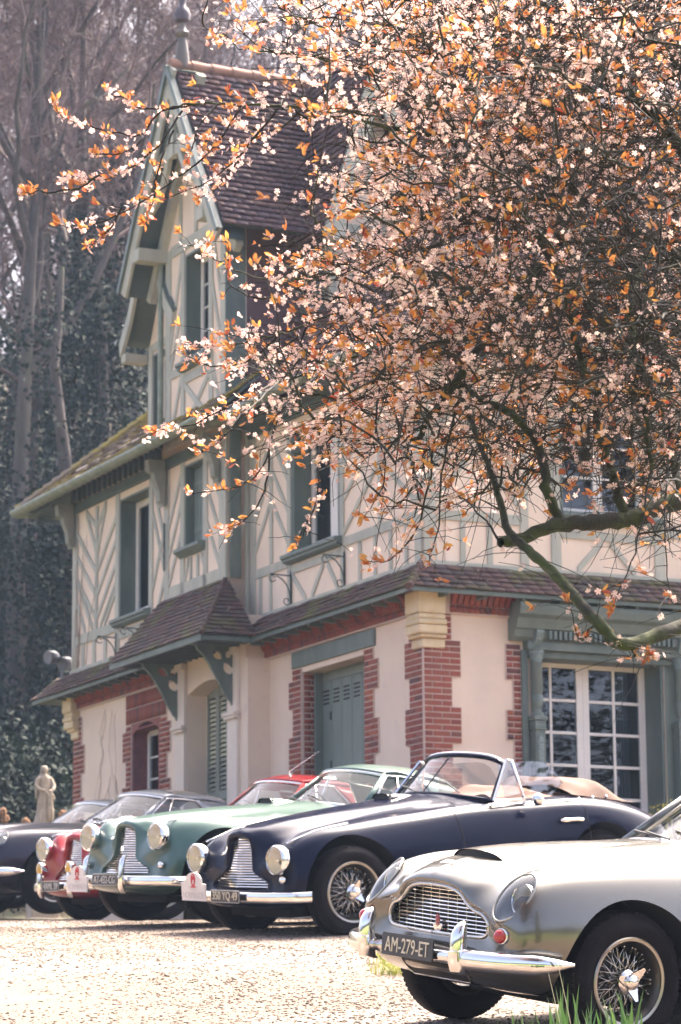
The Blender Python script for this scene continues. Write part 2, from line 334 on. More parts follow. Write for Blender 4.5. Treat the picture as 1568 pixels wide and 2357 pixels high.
def window(fac, a0, a1, z0, z1, rec, cols, rows, fw=0.06, bw=0.025, lining=TRIM, glass_dark=True, leaf=2, sill=True, frame_m=None):
    """lining boards, painted frame with bars and panes, sill, dark room behind"""
    fm = frame_m or WHITE; d = 0.03
    mb = MB(); fac.box(mb, a0, a0 + d, z0, z1, -rec - .05, 0.01); fac.box(mb, a1 - d, a1, z0, z1, -rec - .05, 0.01); fac.box(mb, a0 + d, a1 - d, z1 - d, z1, -rec - .05, 0.01); fac.box(mb, a0 + d, a1 - d, z0, z0 + d, -rec - .05, 0.01)
    mb.build('window_lining', lining, villa)
    a0 += d; a1 -= d; z0 += d; z1 -= d
    fr = MB(); w = (a1 - a0) / leaf
    panes = []
    for k in range(leaf):
        b0, b1 = a0 + k * w, a0 + (k + 1) * w
        fac.box(fr, b0, b0 + fw, z0, z1, -rec - .045, -rec); fac.box(fr, b1 - fw, b1, z0, z1, -rec - .045, -rec)
        fac.box(fr, b0 + fw, b1 - fw, z0, z0 + fw * 1.3, -rec - .045, -rec); fac.box(fr, b0 + fw, b1 - fw, z1 - fw, z1, -rec - .045, -rec)
        i0, i1, j0, j1 = b0 + fw, b1 - fw, z0 + fw * 1.3, z1 - fw
        for c in range(1, cols): x = i0 + (i1 - i0) * c / cols; fac.box(fr, x - bw / 2, x + bw / 2, j0, j1, -rec - .035, -rec - .008)
        for r in range(1, rows):
            z = j0 + (j1 - j0) * r / rows
            for c in range(cols): fac.box(fr, i0 + (i1 - i0) * c / cols + (bw / 2 if c else 0), i0 + (i1 - i0) * (c + 1) / cols - (bw / 2 if c < cols - 1 else 0), z - bw / 2, z + bw / 2, -rec - .033, -rec - .01)
        panes += [(i0 + (i1 - i0) * c / cols, i0 + (i1 - i0) * (c + 1) / cols, j0 + (j1 - j0) * r / rows, j0 + (j1 - j0) * (r + 1) / rows) for c in range(cols) for r in range(rows)]
    f = fr.build('window_frame', fm, villa, bevel=0.004)
    for q in panes: fac.box(MB(), 0, 0, 0, 0, 0, 0); mb = MB(); fac.box(mb, q[0], q[1], q[2], q[3], -rec - .024, -rec - .02); mb.build('pane', PANE, f)
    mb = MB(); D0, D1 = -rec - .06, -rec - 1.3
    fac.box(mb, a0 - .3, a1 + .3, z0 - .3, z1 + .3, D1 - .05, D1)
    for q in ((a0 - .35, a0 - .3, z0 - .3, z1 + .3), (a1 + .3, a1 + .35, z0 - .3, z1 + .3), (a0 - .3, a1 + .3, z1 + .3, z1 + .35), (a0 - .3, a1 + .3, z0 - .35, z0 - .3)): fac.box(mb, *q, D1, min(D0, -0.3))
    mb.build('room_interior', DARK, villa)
    if sill:
        mb = MB(); e = 0.09
        pr = [(-0.02, 0), (0.13, -0.02), (0.13, -0.06), (0.10, -0.075), (0.10, -0.10), (0.03, -0.13), (-0.02, -0.13)]
        zb = z0 - d + 0.012
        if fac.k == 'L': mb.prism([(o, zb + z) for o, z in pr], (fac.off, a0 - d - e, 0), (-1, 0, 0), (0, 0, 1), (0, 1, 0), a1 - a0 + 2 * (d + e))
        else: mb.prism([(o, zb + z) for o, z in pr], (a0 - d - e, fac.off, 0), (0, -1, 0), (0, 0, 1), (1, 0, 0), a1 - a0 + 2 * (d + e))
        mb.build('window_sill', TRIM, villa)
    return f

# ---- walls
door_g = (1.50, 3.25, 0.0, 3.10); entry = (4.75, 6.13, 0.0, 3.26); smw = (7.05, 8.08, 0.9, 2.96)
FL0.wall('wall_ground_floor', 0.02, 4.27, -1.2, 3.95, [door_g], PLASTER)
FL3.wall('wall_porch', 4.27, 10.30, -1.2, 3.95, [entry, smw], PLASTER)
mb = MB(); mb.box(-0.3, 0.0, 4.20, 4.27, -1.2, 3.4); mb.build('wall_return', PLASTER, villa)
fwd = (1.36, 3.14, -0.26, 3.02)
FR0.wall('wall_garden_front', 0.28, 9.0, -1.2, 3.95, [fwd, (5.0, 6.5, 0.9, 2.9)], PLASTER)
w1 = (7.47, 8.57, 4.48, 6.18); w2 = (5.60, 6.22, 5.10, 6.22); wr = (2.14, 3.52, 4.60, 6.15); wR1 = (1.80, 3.05, 4.66, 6.0)
FL3.wall('wall_upper_wing', 4.80, 10.38, 3.95, 6.95, [w1, w2], INFILL)
FL0.wall('wall_upper_side', 0.02, 4.8, 3.95, 6.6, [wr], INFILL)
mb = MB(); mb.box(-0.3, 0.0, 4.80, 5.0, 3.95, 6.6); mb.build('wall_return', INFILL, villa)
FR0.wall('wall_upper_garden', 0.28, 9.0, 3.95, 6.6, [wR1, (5.2, 6.4, 4.66, 6.0)], INFILL)
mb = MB(); mb.box(-0.3, 3.0, 10.10, 10.30, -1.2, 3.95); mb.box(-0.3, 3.0, 10.18, 10.38, 3.95, 6.9); mb.box(2.9, 3.0, 4.6, 10.3, -1.2, 6.9); mb.build('wall_end', PLASTER, villa)
# ---- timber frame, wing (left block)
P3 = lambda *a, **k: tim(FL3, *a, **k)
for q in ((10.24, 10.41), (8.58, 8.72), (7.34, 7.46), (6.77, 6.93), (6.23, 6.36), (5.46, 5.59)): P3('post', *q, 4.48 if q[0] < 6.9 else 3.98, 6.28)
P3('post', 9.41, 9.51, 4.48, 6.25); P3('post', 4.80, 5.03, 4.49, 6.45, o1=0.045)
P3('rail', 8.73, 10.23, 4.33, 4.475); P3('rail', 5.04, 6.76, 4.50, 4.66); P3('rail', 7.47, 8.57, 4.20, 4.33)
P3('rail', 6.94, 10.42, 3.90, 3.99, o1=0.05); P3('rail', 5.04, 10.45, 6.28, 6.42, o1=0.06, m=TRIM_D)
for a in (9.97, 9.53, 9.10): P3('post', a - .05, a + .05, 4.0, 4.325)
P3('post', 8.60, 8.70, 4.0, 4.325)
for k in range(6):
    zc = 6.0 - 0.335 * k
    if zc > 4.55:
        P3('brace', (10.235, min(zc + 0.62, 6.24)), (9.515, zc if zc + .62 < 6.24 else zc + 0.0), 0.075) if zc + .62 < 6.26 else P3('brace', (9.9, 6.24), (9.515, zc - 0.02), 0.075)
        P3('brace', (9.405, zc), (8.725, zc + 0.62), 0.075) if zc + .62 < 6.26 else P3('brace', (9.405, zc - .02), (9.1, 6.24), 0.075)
P3('brace', (10.235, 4.95), (9.9, 4.5), 0.075); P3('brace', (10.235, 5.28), (9.6, 4.5), 0.075); P3('brace', (9.15, 4.5), (8.725, 4.9), 0.075); P3('brace', (9.3, 4.5), (8.725, 5.02), 0.06)
P3('brace', (7.335, 6.2), (6.935, 5.35), 0.07); P3('brace', (7.335, 5.75), (6.935, 4.95), 0.07); P3('brace', (7.335, 4.75), (6.935, 5.45), 0.07); P3('brace', (7.335, 4.1), (6.935, 4.8), 0.07)
for z in (5.75, 5.35, 4.95): P3('brace', (6.765, z - .25), (6.365, z + .35), 0.065)
for z in (5.9, 5.45, 5.0): P3('brace', (5.455, z + .3), (5.04, z - .35), 0.065)
for a in (6.02, 5.78): P3('post', a - .035, a + .035, 4.665, 4.96)
P3('brace', (6.22, 4.67), (6.1, 4.95), 0.06); P3('brace', (5.68, 4.95), (5.5, 4.67), 0.06)
P3('brace', (8.3, 3.99), (8.0, 4.19), 0.07); P3('brace', (7.9, 4.19), (7.6, 3.99), 0.07)
# return face of the wing
RET = Fac('R', 4.80)
tim(RET, 'post', -0.29, -0.14, 4.5, 6.45, m=TRIM, o1=0.04); tim(RET, 'post', -0.07, -0.012, 3.98, 6.45); tim(RET, 'brace', (-0.14, 5.0), (-0.07, 5.35), 0.06)
# ---- timber frame, side of the main block
P0 = lambda *a, **k: tim(FL0, *a, **k)
for q in ((4.60, 4.755), (3.53, 3.63), (2.02, 2.12), (0.02, 0.18)): P0('post', *q, 3.98, 6.3)
P0('rail', 0.19, 2.01, 4.46, 4.58); P0('rail', 3.64, 4.59, 4.46, 4.58); P0('rail', 0.0, 4.755, 3.90, 3.979, o1=0.05); P0('rail', 0.0, 4.755, 6.31, 6.46, o1=0.06, m=TRIM_D); P0('rail', 2.13, 3.52, 4.36, 4.46)
P0('post', 4.08, 4.16, 4.59, 6.3); P0('post', 1.02, 1.10, 4.59, 6.3)
for z in (6.15, 5.75, 5.35, 4.95):
    if z < 6.0: P0('brace', (4.595, z - .12), (4.165, z + .40), 0.065); P0('brace', (4.075, z + .40), (3.635, z - .15), 0.065)
    if z < 6.0: P0('brace', (2.015, z - .3), (1.105, z + .35), 0.065); P0('brace', (1.015, z + .35), (0.185, z - .25), 0.065)
for a in (4.45, 4.14): P0('post', a - .035, a + .035, 3.985, 4.455)
P0('brace', (3.5, 4.35), (3.1, 3.99), 0.07); P0('brace', (2.95, 3.99), (2.6, 4.35), 0.07); P0('brace', (2.5, 4.35), (2.2, 3.99), 0.07)
for a in (1.6, 1.2, 0.8, 0.4): P0('post', a - .035, a + .035, 3.985, 4.455)
# ---- timber frame, garden front
PR = lambda *a, **k: tim(FR0, *a, **k)
for q in ((0.0, 0.16), (1.25, 1.36), (1.66, 1.79), (3.06, 3.2), (4.4, 4.52), (5.05, 5.18), (6.42, 6.55), (7.8, 7.92)): PR('post', *q, 3.98, 6.3)
for q in ((0.165, 1.245), (3.205, 4.395), (6.555, 7.795)): PR('rail', *q, 4.46, 4.58)
PR('rail', 0.0, 8.8, 3.90, 3.979, o1=0.05); PR('rail', 0.0, 8.8, 6.31, 6.46, o1=0.06, m=TRIM_D); PR('rail', 1.8, 3.05, 4.36, 4.46)
for s0 in (0.165, 3.205, 6.555):
    for z in (4.7, 5.1, 5.5): PR('brace', (s0, z), (s0 + .5, z + .6), 0.065); PR('brace', (s0 + .56, z + .6), (s0 + 1.06, z), 0.065)
for a in (0.5, 0.85, 3.5, 3.9, 4.2): PR('post', a - .035, a + .035, 3.985, 4.455)
PR('brace', (2.0, 3.99), (2.35, 4.35), 0.07); PR('brace', (2.45, 4.35), (2.8, 3.99), 0.07)
# ---- windows
window(FL3, *w1, 0.22, 1, 1, fw=0.09, leaf=1); window(FL0, *wr, 0.25, 1, 1, fw=0.10, leaf=2)
window(FR0, *wR1, 0.2, 1, 3, leaf=2); window(FR0, 5.2, 6.4, 4.66, 6.0, 0.2, 1, 3, leaf=2); window(FR0, 5.0, 6.5, 0.9, 2.9, 0.2, 2, 4, leaf=2)
def shutter(fac, a0, a1, z0, z1, o0, o1, boards=3, m=None):
    mb = MB(); w = (a1 - a0) / boards
    for k in range(boards): fac.box(mb, a0 + k * w + .004, a0 + (k + 1) * w - .004, z0, z1, o0, o1)
    for z in (z0 + .2, z1 - .25): fac.box(mb, a0 + .02, a1 - .02, z, z + .07, o1 + .001, o1 + .012)
    return mb.build('shutter', m or SHUT, villa, bevel=0.004)
# closed shutters of the narrow bay window
mb = MB(); FL3.box(mb, 5.60, 5.63, 5.10, 6.22, -.2, .01); FL3.box(mb, 6.19, 6.22, 5.10, 6.22, -.2, .01); FL3.box(mb, 5.63, 6.19, 6.19, 6.22, -.2, .01); mb.build('window_lining', TRIM, villa)
shutter(FL3, 5.635, 6.185, 5.10, 6.185, -0.15, -0.11, 5)
mb = MB(); mb.prism([(-0.02, 5.11), (0.13, 5.09), (0.13, 5.05), (0.03, 4.98), (-0.02, 4.98)], (-0.3, 5.5, 0), (-1, 0, 0), (0, 0, 1), (0, 1, 0), 0.84); mb.build('window_sill', TRIM, villa)
# folded shutters inside the reveal of side windows
mb = MB(); mb.box(0.0, 0.22, 3.46, 3.49, 4.64, 6.12); mb.build('shutter', SHUT, villa)
# ---- big green double shutter doors
mb = MB(); FL0.box(mb, 1.22, 3.50, 3.17, 3.37, -.25, .03); mb.build('door_lintel', TRIM, villa, bevel=0.01)
dg = MB(); dz = 2.98
bw_ = (3.22 - 1.53) / 6
for k in range(6): FL0.box(dg, 1.53 + k * bw_ + .004, 1.53 + (k + 1) * bw_ - .004, 0, dz, -.30, -.25)
door = dg.build('garage_door', SHUT, villa, bevel=0.004)
mb = MB(); FL0.box(mb, 3.18, 3.25, 0, 3.17, -.31, -.15); FL0.box(mb, 1.50, 1.55, 0, 3.17, -.31, -.15); FL0.box(mb, 1.55, 3.18, dz, 3.17, -.32, -.24); mb.build('door_frame', SHUT, villa)
for k in range(6):
    mb = MB(); c = 1.53 + (k + .5) * bw_
    for r in range(4): FL0.box(mb, c - .085, c + .085, 2.70 + r * .05, 2.722 + r * .05, -.249, -.246)
    mb.build('door_vent', DARK, door)
for a, z in ((2.95, 2.55), (2.95, 1.95), (1.6, 2.6), (1.6, 1.9)):
    mb = MB(); FL0.box(mb, a - .02, a + .02, z - .05, z + .05, -.249, -.235); mb.build('hinge', IRON, door)
mb = MB(); FL0.box(mb, 1.4, 3.3, 0, 3.2, -1.0, -.9); mb.build('room_interior', DARK, villa)
# ---- porch: pilasters, recessed louvred double door
for a0, a1 in ((4.44, 4.74), (6.14, 6.44)):
    mb = MB(); FL3.box(mb, a0, a1, -.3, 3.56, 0, .05); FL3.box(mb, a0 - .03, a1 + .03, 2.66, 2.70, .05, .09); FL3.box(mb, a0 - .045, a1 + .045, 2.70, 2.745, .05, .11); FL3.box(mb, a0 - .03, a1 + .03, 3.47, 3.56, .05, .1); mb.build('pilaster', mat('pilaster_render', (.76, .65, .55), .85, col2=(.70, .58, .48), vs_=2), villa, bevel=0.006)
mb = MB(); arc = [(4.75 + 1.38 * t, 3.14 + 0.12 * math.sin(math.pi * t)) for t in np.linspace(0, 1, 13)]
FL3.poly(mb, [(4.75, 3.27)] + arc + [(6.13, 3.27)], -.28, -.001); mb.build('door_arch', PLASTER, villa)
dm = mat('porch_door_paint', (0.26, 0.27, 0.22), 0.55, col2=(0.22, 0.24, 0.20), vs_=5)
mb = MB(); rc = -0.27
for k in range(4):
    b0 = 4.76 + k * .342; b1 = b0 + .336
    FL3.box(mb, b0, b0 + .05, 0, 3.25, rc - .05, rc); FL3.box(mb, b1 - .05, b1, 0, 3.25, rc - .05, rc)
    for z in (0.0, 1.75, 3.1): FL3.box(mb, b0 + .05, b1 - .05, z, z + .12, rc - .05, rc - .002)
    FL3.box(mb, b0 + .05, b1 - .05, .12, 1.75, rc - .04, rc - .025)
pd = mb.build('porch_door', dm, villa, bevel=0.004)
for k in range(4):
    b0 = 4.76 + k * .342 + .05; b1 = b0 + .236
    for r in range(20):
        z = 1.89 + r * .0605; mb = MB(); mb.prism([(0, 0), (.035, -.045), (.042, -.038), (.007, .007)], (-0.3 - (rc - .05) - .0, b0, z + .035), (-1, 0, 0), (0, 0, 1), (0, 1, 0), b1 - b0); mb.build('louver_slat', dm, pd)
mb = MB(); FL3.box(mb, 4.6, 6.3, 0, 3.3, -1.0, -.9); mb.build('room_interior', DARK, villa)
# ---- small arched window with brick surround (reveal in brick)
window(FL3, 7.08, 8.05, 0.9, 2.9, 0.2, 2, 6, fw=0.07, leaf=1, lining=mat('reveal_brick', (0.16, 0.06, 0.06), 0.9, col2=(0.24, 0.08, 0.07), vs_=14), sill=False)
mb = MB(); arc = [(7.05 + 1.03 * t, 2.80 + 0.15 * math.sin(math.pi * t)) for t in np.linspace(0, 1, 13)]
FL3.poly(mb, [(7.05, 2.965)] + arc + [(8.08, 2.965)], -.2, .011); mb.build('window_arch', mat('arch_brick', (0.20, 0.07, 0.065), 0.9, col2=(0.28, 0.10, 0.08), vs_=14), villa)
# ---- bricks
cb = MB(); c = 0.06
def chamfer_box():
    bm = bmesh.new(); bmesh.ops.create_cube(bm, size=1.0)
    me = bpy.data.meshes.new('brick'); bm.to_mesh(me); bm.free(); me.materials.append(BRICK); return me
BRK = chamfer_box(); brick_n = 0; brick_stuff = []
def put_brick(fac, a0, a1, z0, z1, o0, o1, part):
    global brick_n
    j = 0.004 * random.random()
    c = fac.p((a0 + a1) / 2, (z0 + z1) / 2, (o0 + o1 + j) / 2); d = abs(o1 + j - o0)
    sc = (d, a1 - a0, z1 - z0) if fac.k == 'L' else (a1 - a0, d, z1 - z0)
    if part and brick_n < 300:
        brick_n += 1; o = bpy.data.objects.new('brick', BRK); COL.objects.link(o); o.parent = villa; o.location = c; o.scale = sc; o.rotation_euler = (random.gauss(0, .004), random.gauss(0, .004), random.gauss(0, .004))
    else: brick_stuff.append((c, sc))
def bricks(fac, a0, a1, z0, z1, o=0.022, rev=False, ph=0, part=True, cz=0.0685):
    k = 0; z = z0
    while z < z1 - 0.03:
        t = z + cz; par = (int(round(z / cz)) + ph) % 2; s = a0; L = [0.105 if par else 0.225]
        segs = []
        while s < a1 - 0.02:
            e = min(s + L[-1], a1)
            if a1 - e < 0.05: e = a1
            segs.append((s, e)); s = e; L.append(0.225 if par or len(segs) % 2 else 0.225)
        for s0, s1 in segs:
            if rev: s0, s1 = a0 + a1 - s1, a0 + a1 - s0
            put_brick(fac, s0 + .0075, s1 - .0075, z + .0085, t - .0085, -.03, o, part)
        z = t
def quoin(fac, base, short, long_, z0, z1, sgn=1, ph=0, part=True, blocks=((2.70, 3.04), (1.97, 2.32), (1.24, 1.59), (0.51, 0.86))):
    mb = MB(); cz = 0.0685; z = z0 - (z0 % cz) + cz
    while z < z1 - .04:
        L = long_ if any(b0 - .03 < z + cz / 2 < b1 + .03 for b0, b1 in blocks) else short
        a0, a1 = (base, base + L) if sgn > 0 else (base - L, base)
        bricks(fac, a0, a1, z, z + cz - .001, rev=sgn < 0, ph=ph, part=part)
        fac.box(mb, a0 - .004, a1 + .004, z, z + cz, -.02, .016); z += cz
    mb.build('mortar_bed', MORTAR, villa)
quoin(FR0, -.024, 0.354, 0.469, 0.5, 3.40, part=True); quoin(FL0, 0.0, 0.35, 0.46, 0.8, 3.40, ph=1, part=True)
mb = MB(); mb.box(-.012, .28, -.012, .28, -1.2, 3.9); mb.build('corner_core', MORTAR, villa)
blk = ((2.68, 3.01), (1.96, 2.30), (1.23, 1.58))
quoin(FL0, 1.50, 0.23, 0.35, 1.0, 3.17, sgn=-1, blocks=blk); quoin(FL0, 3.25, 0.23, 0.34, 1.0, 3.17, blocks=blk, ph=1)
JR = Fac('R', 3.25)   # brick reveal of the door, facing the corner
mb = MB(); z = 0.96
while z < 3.14:
    bricks(JR, 0.012, 0.17, z, z + .0675, part=brick_n < 300); JR.box(mb, 0.0, 0.18, z, z + .0685, -.02, .016); z += .0685
mb.build('mortar_bed', MORTAR, villa)
quoin(FR0, 1.22, 0.10, 0.19, 0.5, 3.12, sgn=-1, part=False, blocks=((2.71, 3.03), (1.99, 2.32), (1.26, 1.6)))
quoin(FR0, 3.55, 0.10, 0.19, 0.5, 3.12, part=False, blocks=((2.71, 3.03), (1.99, 2.32), (1.26, 1.6)))
blk = ((2.5, 2.87), (1.75, 2.1), (1.05, 1.4))
quoin(FL3, 7.05, 0.24, 0.36, 0.5, 2.96, sgn=-1, part=False, blocks=blk); quoin(FL3, 8.08, 0.18, 0.30, 0.5, 2.96, part=False, blocks=blk)
quoin(FL3, 10.30, 0.30, 0.42, 0.5, 3.3, sgn=-1, part=False, blocks=blk)
mb = MB(); FL3.box(mb, 6.81, 8.26, 2.965, 3.38, -.02, .016); mb.build('mortar_bed', MORTAR, villa)
for k in range(21):   # soldier arch over the small window
    a = 6.83 + k * .0685; put_brick(FL3, a, a + .058, 2.975, 3.17, -.03, .024, False); put_brick(FL3, a, a + .058, 3.185, 3.37, -.03, .022, False)
# ---- brick cornice under the pent roof
def cornice(fac, a0, a1, z=3.40):
    n = int((a1 - a0) / .072); w = (a1 - a0) / n
    for k in range(n):
        b0, b1 = a0 + k * w + .004, a0 + (k + 1) * w - .004
        put_brick(fac, b0, b1, z, z + .075, -.03, .05, False)
        pr = [(0.0, z + .08), (.06, z + .08), (.085, z + .10), (.10, z + .135), (.125, z + .175), (.17, z + .20), (.17, z + .215), (0, z + .215)]
        cv.append((fac, pr, b0, b1))
        if k % 3: put_brick(fac, b0, b1 - .0, z + .225, z + .30, -.03, .15, False)
cv = []
cornice(FL0, 0.3, 4.26); cornice(FL3, 6.5, 10.1); cornice(FR0, 0.3, 1.22); cornice(FR0, 3.6, 8.9)
mb = MB()
for fac, pr, b0, b1 in cv:
    b0 += .006; b1 -= .006
    if fac.k == 'L': mb.prism(pr, (fac.off, b0, 0), (-1, 0, 0), (0, 0, 1), (0, 1, 0), b1 - b0)
    else: mb.prism(pr, (b0, fac.off, 0), (0, -1, 0), (0, 0, 1), (1, 0, 0), b1 - b0)
o = mb.build('cornice_brick_cove', BRICK, villa); o['kind'] = 'stuff'
at = o.data.attributes.new('tint', 'FLOAT', 'POINT'); at.data.foreach_set('value', np.repeat(RNG.random(len(cv)), 16).astype(np.float32))
mb = MB(); FL0.box(mb, 0.2, 4.27, 3.38, 3.72, 0, .04); FL3.box(mb, 6.4, 10.25, 3.38, 3.72, 0, .04); FR0.box(mb, 0.2, 9.0, 3.38, 3.72, 0, .04); mb.build('mortar_bed', MORTAR, villa)
def stuff_boxes(lst, name, m):
    u = np.array([[x, y, z] for x in (-.5, .5) for y in (-.5, .5) for z in (-.5, .5)]); F = np.array([(0, 1, 3, 2), (4, 6, 7, 5), (0, 4, 5, 1), (2, 3, 7, 6), (0, 2, 6, 4), (1, 5, 7, 3)])
    C = np.array([q[0] for q in lst]); S = np.array([q[1] for q in lst]); V = (u[None] * S[:, None] + C[:, None]).reshape(-1, 3); k = len(lst)
    me = fast_mesh(name, V, (F[None] + 8 * np.arange(k)[:, None, None]).reshape(-1, 4)); me.materials.append(m)
    at = me.attributes.new('tint', 'FLOAT', 'POINT'); at.data.foreach_set('value', np.repeat(RNG.random(k), 8).astype(np.float32))
    o = link(name, me, None, villa); o['kind'] = 'stuff'; return o
stuff_boxes(brick_stuff, 'brickwork', BRICK)
# ---- carved stone corner corbels
def corbel(a, b, sa, sb, m=STONE):
    """sa,sb: outward signs along a and b"""
    mb = MB()
    for z0, z1, o, i in ((3.36, 3.62, .15, .20), (3.30, 3.36, .13, .21), (3.235, 3.30, .145, .22), (3.13, 3.235, .13, .23), (3.09, 3.13, .10, .235), (2.98, 3.09, .05, .24)):
        A = sorted((a + sa * o, a - sa * i)); B = sorted((b + sb * o, b - sb * i)); mb.box(B[0], B[1], A[0], A[1], z0, z1 - .001)
    return mb.build('stone_corbel', m, villa, bevel=0.02)
corbel(0.0, 0.0, -1, -1); corbel(10.30, -0.3, 1, -1)
# ---- French window with columns and entablature on the garden front
window(FR0, 1.36, 3.12, -0.25, 3.01, 0.34, 2, 8, fw=0.085, bw=0.035, leaf=2, sill=False)
mb = MB(); xs = np.linspace(2.80, 2.98, 22); G = np.array([[(x, 0.55 + 0.02 * math.sin(i * 1.5), z) for z in (0.1, 2.9)] for i, x in enumerate(xs)]); mb.grid(G); mb.build('curtain', CURTAIN, villa, smooth=True)
ent = MB()
pr = [(0, 3.12), (.10, 3.12), (.14, 3.16), (.16, 3.24), (.20, 3.25), (.22, 3.31), (.24, 3.36), (.29, 3.40), (.31, 3.48), (.31, 3.53), (.0, 3.56)]
ent.prism(pr, (1.07, 0, 0), (0, -1, 0), (0, 0, 1), (1, 0, 0), 2.60); ent.build('entablature', TRIM, villa)
mb = MB(); FR0.box(mb, 1.26, 3.5, 3.02, 3.12, -.3, .12); FR0.box(mb, 1.3, 3.46, 2.94, 3.02, -.3, .05); mb.build('lintel_beam', TRIM, villa, bevel=0.008)
for k in range(26):
    a = 1.5 + k * .066; mb = MB(); FR0.box(mb, a, a + .036, 3.14, 3.235, .13, .20); mb.build('dentil', TRIM, villa)
for x0, x1 in ((1.22, 1.30), (3.42, 3.50)): mb = MB(); FR0.box(mb, x0, x1, 0, 3.02, -.3, .04); mb.build('frame_jamb', TRIM, villa)
mb = MB(); mb.box(3.145, 3.42, .0, .02, 0, 2.94); mb.build('side_panel', SHUT, villa)
ORN = mat('ornament_paint', (0.15, 0.20, 0.185), 0.55, col2=(0.22, 0.27, 0.25), vs_=60, lo=.45, hi=.55, bump=1.0, bs=45)
for x in (1.38, 3.30):
    T = np.eye(4); T[:3, 3] = (x, -0.10, 0)
    col = MB(); col.lathe([(0.001, 2.26), (.075, 2.26), (.075, 2.29), (.05, 2.31), (.045, 2.34), (.058, 2.36), (.066, 2.42), (.070, 2.48), (.058, 2.50), (.060, 2.52), (.068, 2.53), (.064, 2.86), (.07, 2.87), (.06, 2.89), (.001, 2.89)], 20, T)
    co = col.build('column', TRIM, villa, smooth=50)
    mb = MB(); mb.lathe([(.062, 2.89), (.075, 2.92), (.07, 2.94), (.09, 2.98), (.08, 3.0), (.10, 3.03), (.001, 3.03)], 16, T); mb.build('capital', ORN, co, smooth=40)
    mb = MB(); mb.box(x - .085, x + .085, -.185, -.015, 2.21, 2.26); mb.box(x - .07, x + .07, -.17, -.02, 2.12, 2.21); mb.box(x - .08, x + .08, -.18, -.015, 2.10, 2.12); mb.box(x - .065, x + .065, -.165, -.02, 0, 2.10); mb.build('pedestal', TRIM, co, bevel=0.005)
    mb = MB(); mb.box(x - .035, x + .035, -.175, -.165, 1.2, 2.04); mb.build('carved_panel', ORN, co)
    mb = MB(); mb.prism([(0.02, 3.03), (.12, 3.06), (.17, 3.12), (.21, 3.2), (.21, 3.24), (.02, 3.24)], (x - .045, 0, 0), (0, -1, 0), (0, 0, 1), (1, 0, 0), .09); mb.build('console', ORN, co)
# ------------------------------------------------------------------ tiled roofs
def unit_tile():
    me = bpy.data.meshes.new('tile')
    # x across 0..1, y up-slope 0..1, z thickness; bottom edge slightly rounded
    v = [(0, 0, .5), (1, 0, .5), (1, 1, 0), (0, 1, 0), (0, .02, 1), (1, .02, 1), (1, 1, .3), (0, 1, .3)]
    f = [(0, 3, 2, 1), (4, 5, 6, 7), (0, 1, 5, 4), (1, 2, 6, 5), (2, 3, 7, 6), (3, 0, 4, 7)]
    me.from_pydata(v, [], f); me.update(); return me, np.array(v, float), np.array(f)
TME, TV, TF = unit_tile()
TILE_OBJ = {}
def tile_field(P0, al, up, width, length, tw=0.17, ex=0.1, clip=None, th=0.032, jit=1.0, lift=0.0):
    """list of (origin, X, Y, Z) frames; clip(row) -> (smin, smax)"""
    al = np.array(al, float) / np.linalg.norm(al); up = np.array(up, float) / np.linalg.norm(up); nr = np.cross(al, up)
    if nr[2] < 0: nr = -nr
    out = []; rows = int(length / ex)
    for r in range(rows):
        t = r * ex; s0, s1 = clip(t) if clip else (0, width)
        s = s0 - (tw / 2 if r % 2 else 0)
        while s < s1 - 0.01:
            a, b = max(s, s0), min(s + tw, s1)
            if b - a > 0.03:
                j = RNG.normal(0, 0.004 * jit, 3); k = RNG.normal(0, 0.012 * jit)
                X = al * (b - a - .006) + nr * k * 0.15
                Y = up * (ex * 1.28) + al * k * 0.02 - nr * 0.0
                Z = nr * (th + abs(j[0]))
                out.append((np.array(P0) + al * (a + .003) + up * (t + j[1] - .012) + nr * (lift + 0.012 + j[2] * .5), X, Y, Z))
            s += tw
    return out
def tile_objs(fr, m, parent):
    if m.name not in TILE_OBJ: TILE_OBJ[m.name] = TME.copy(); TILE_OBJ[m.name].materials.append(m)
    for o, X, Y, Z in fr:
        q = bpy.data.objects.new('tile', TILE_OBJ[m.name]); COL.objects.link(q); q.parent = parent
        q.matrix_parent_inverse = Matrix.Identity(4)
        q.matrix_local = Matrix(((X[0], Y[0], Z[0], o[0]), (X[1], Y[1], Z[1], o[1]), (X[2], Y[2], Z[2], o[2]), (0, 0, 0, 1)))
def tile_stuff(fr, m, name, parent):
    O, X, Y, Z = (np.array([q[i] for q in fr]) for i in range(4)); k = len(fr)
    V = O[:, None] + TV[None, :, :1] * X[:, None] + TV[None, :, 1:2] * Y[:, None] + TV[None, :, 2:] * Z[:, None]
    me = fast_mesh(name, V, (TF[None] + 8 * np.arange(k)[:, None, None]).reshape(-1, 4)); me.materials.append(m)
    at = me.attributes.new('tint', 'FLOAT', 'POINT'); at.data.foreach_set('value', np.repeat(RNG.random(k), 8).astype(np.float32))
    o = link(name, me, None, parent); o['kind'] = 'stuff'; return o
def deck(name, pts, th=0.03, m=None, parent=None):
    P = np.array(pts, float); n = np.cross(P[1] - P[0], P[2] - P[0]); n /= np.linalg.norm(n); n = n if n[2] > 0 else -n; k = len(P)
    return MB().add(np.concatenate([P, P - n * th]), [tuple(range(k)), tuple(range(2 * k - 1, k - 1, -1))] + [(i, (i + 1) % k, k + (i + 1) % k, k + i) for i in range(k)]).build(name, m or TRIM_D, parent or villa)
# local coordinates are (b, a, z)
e = 0.36
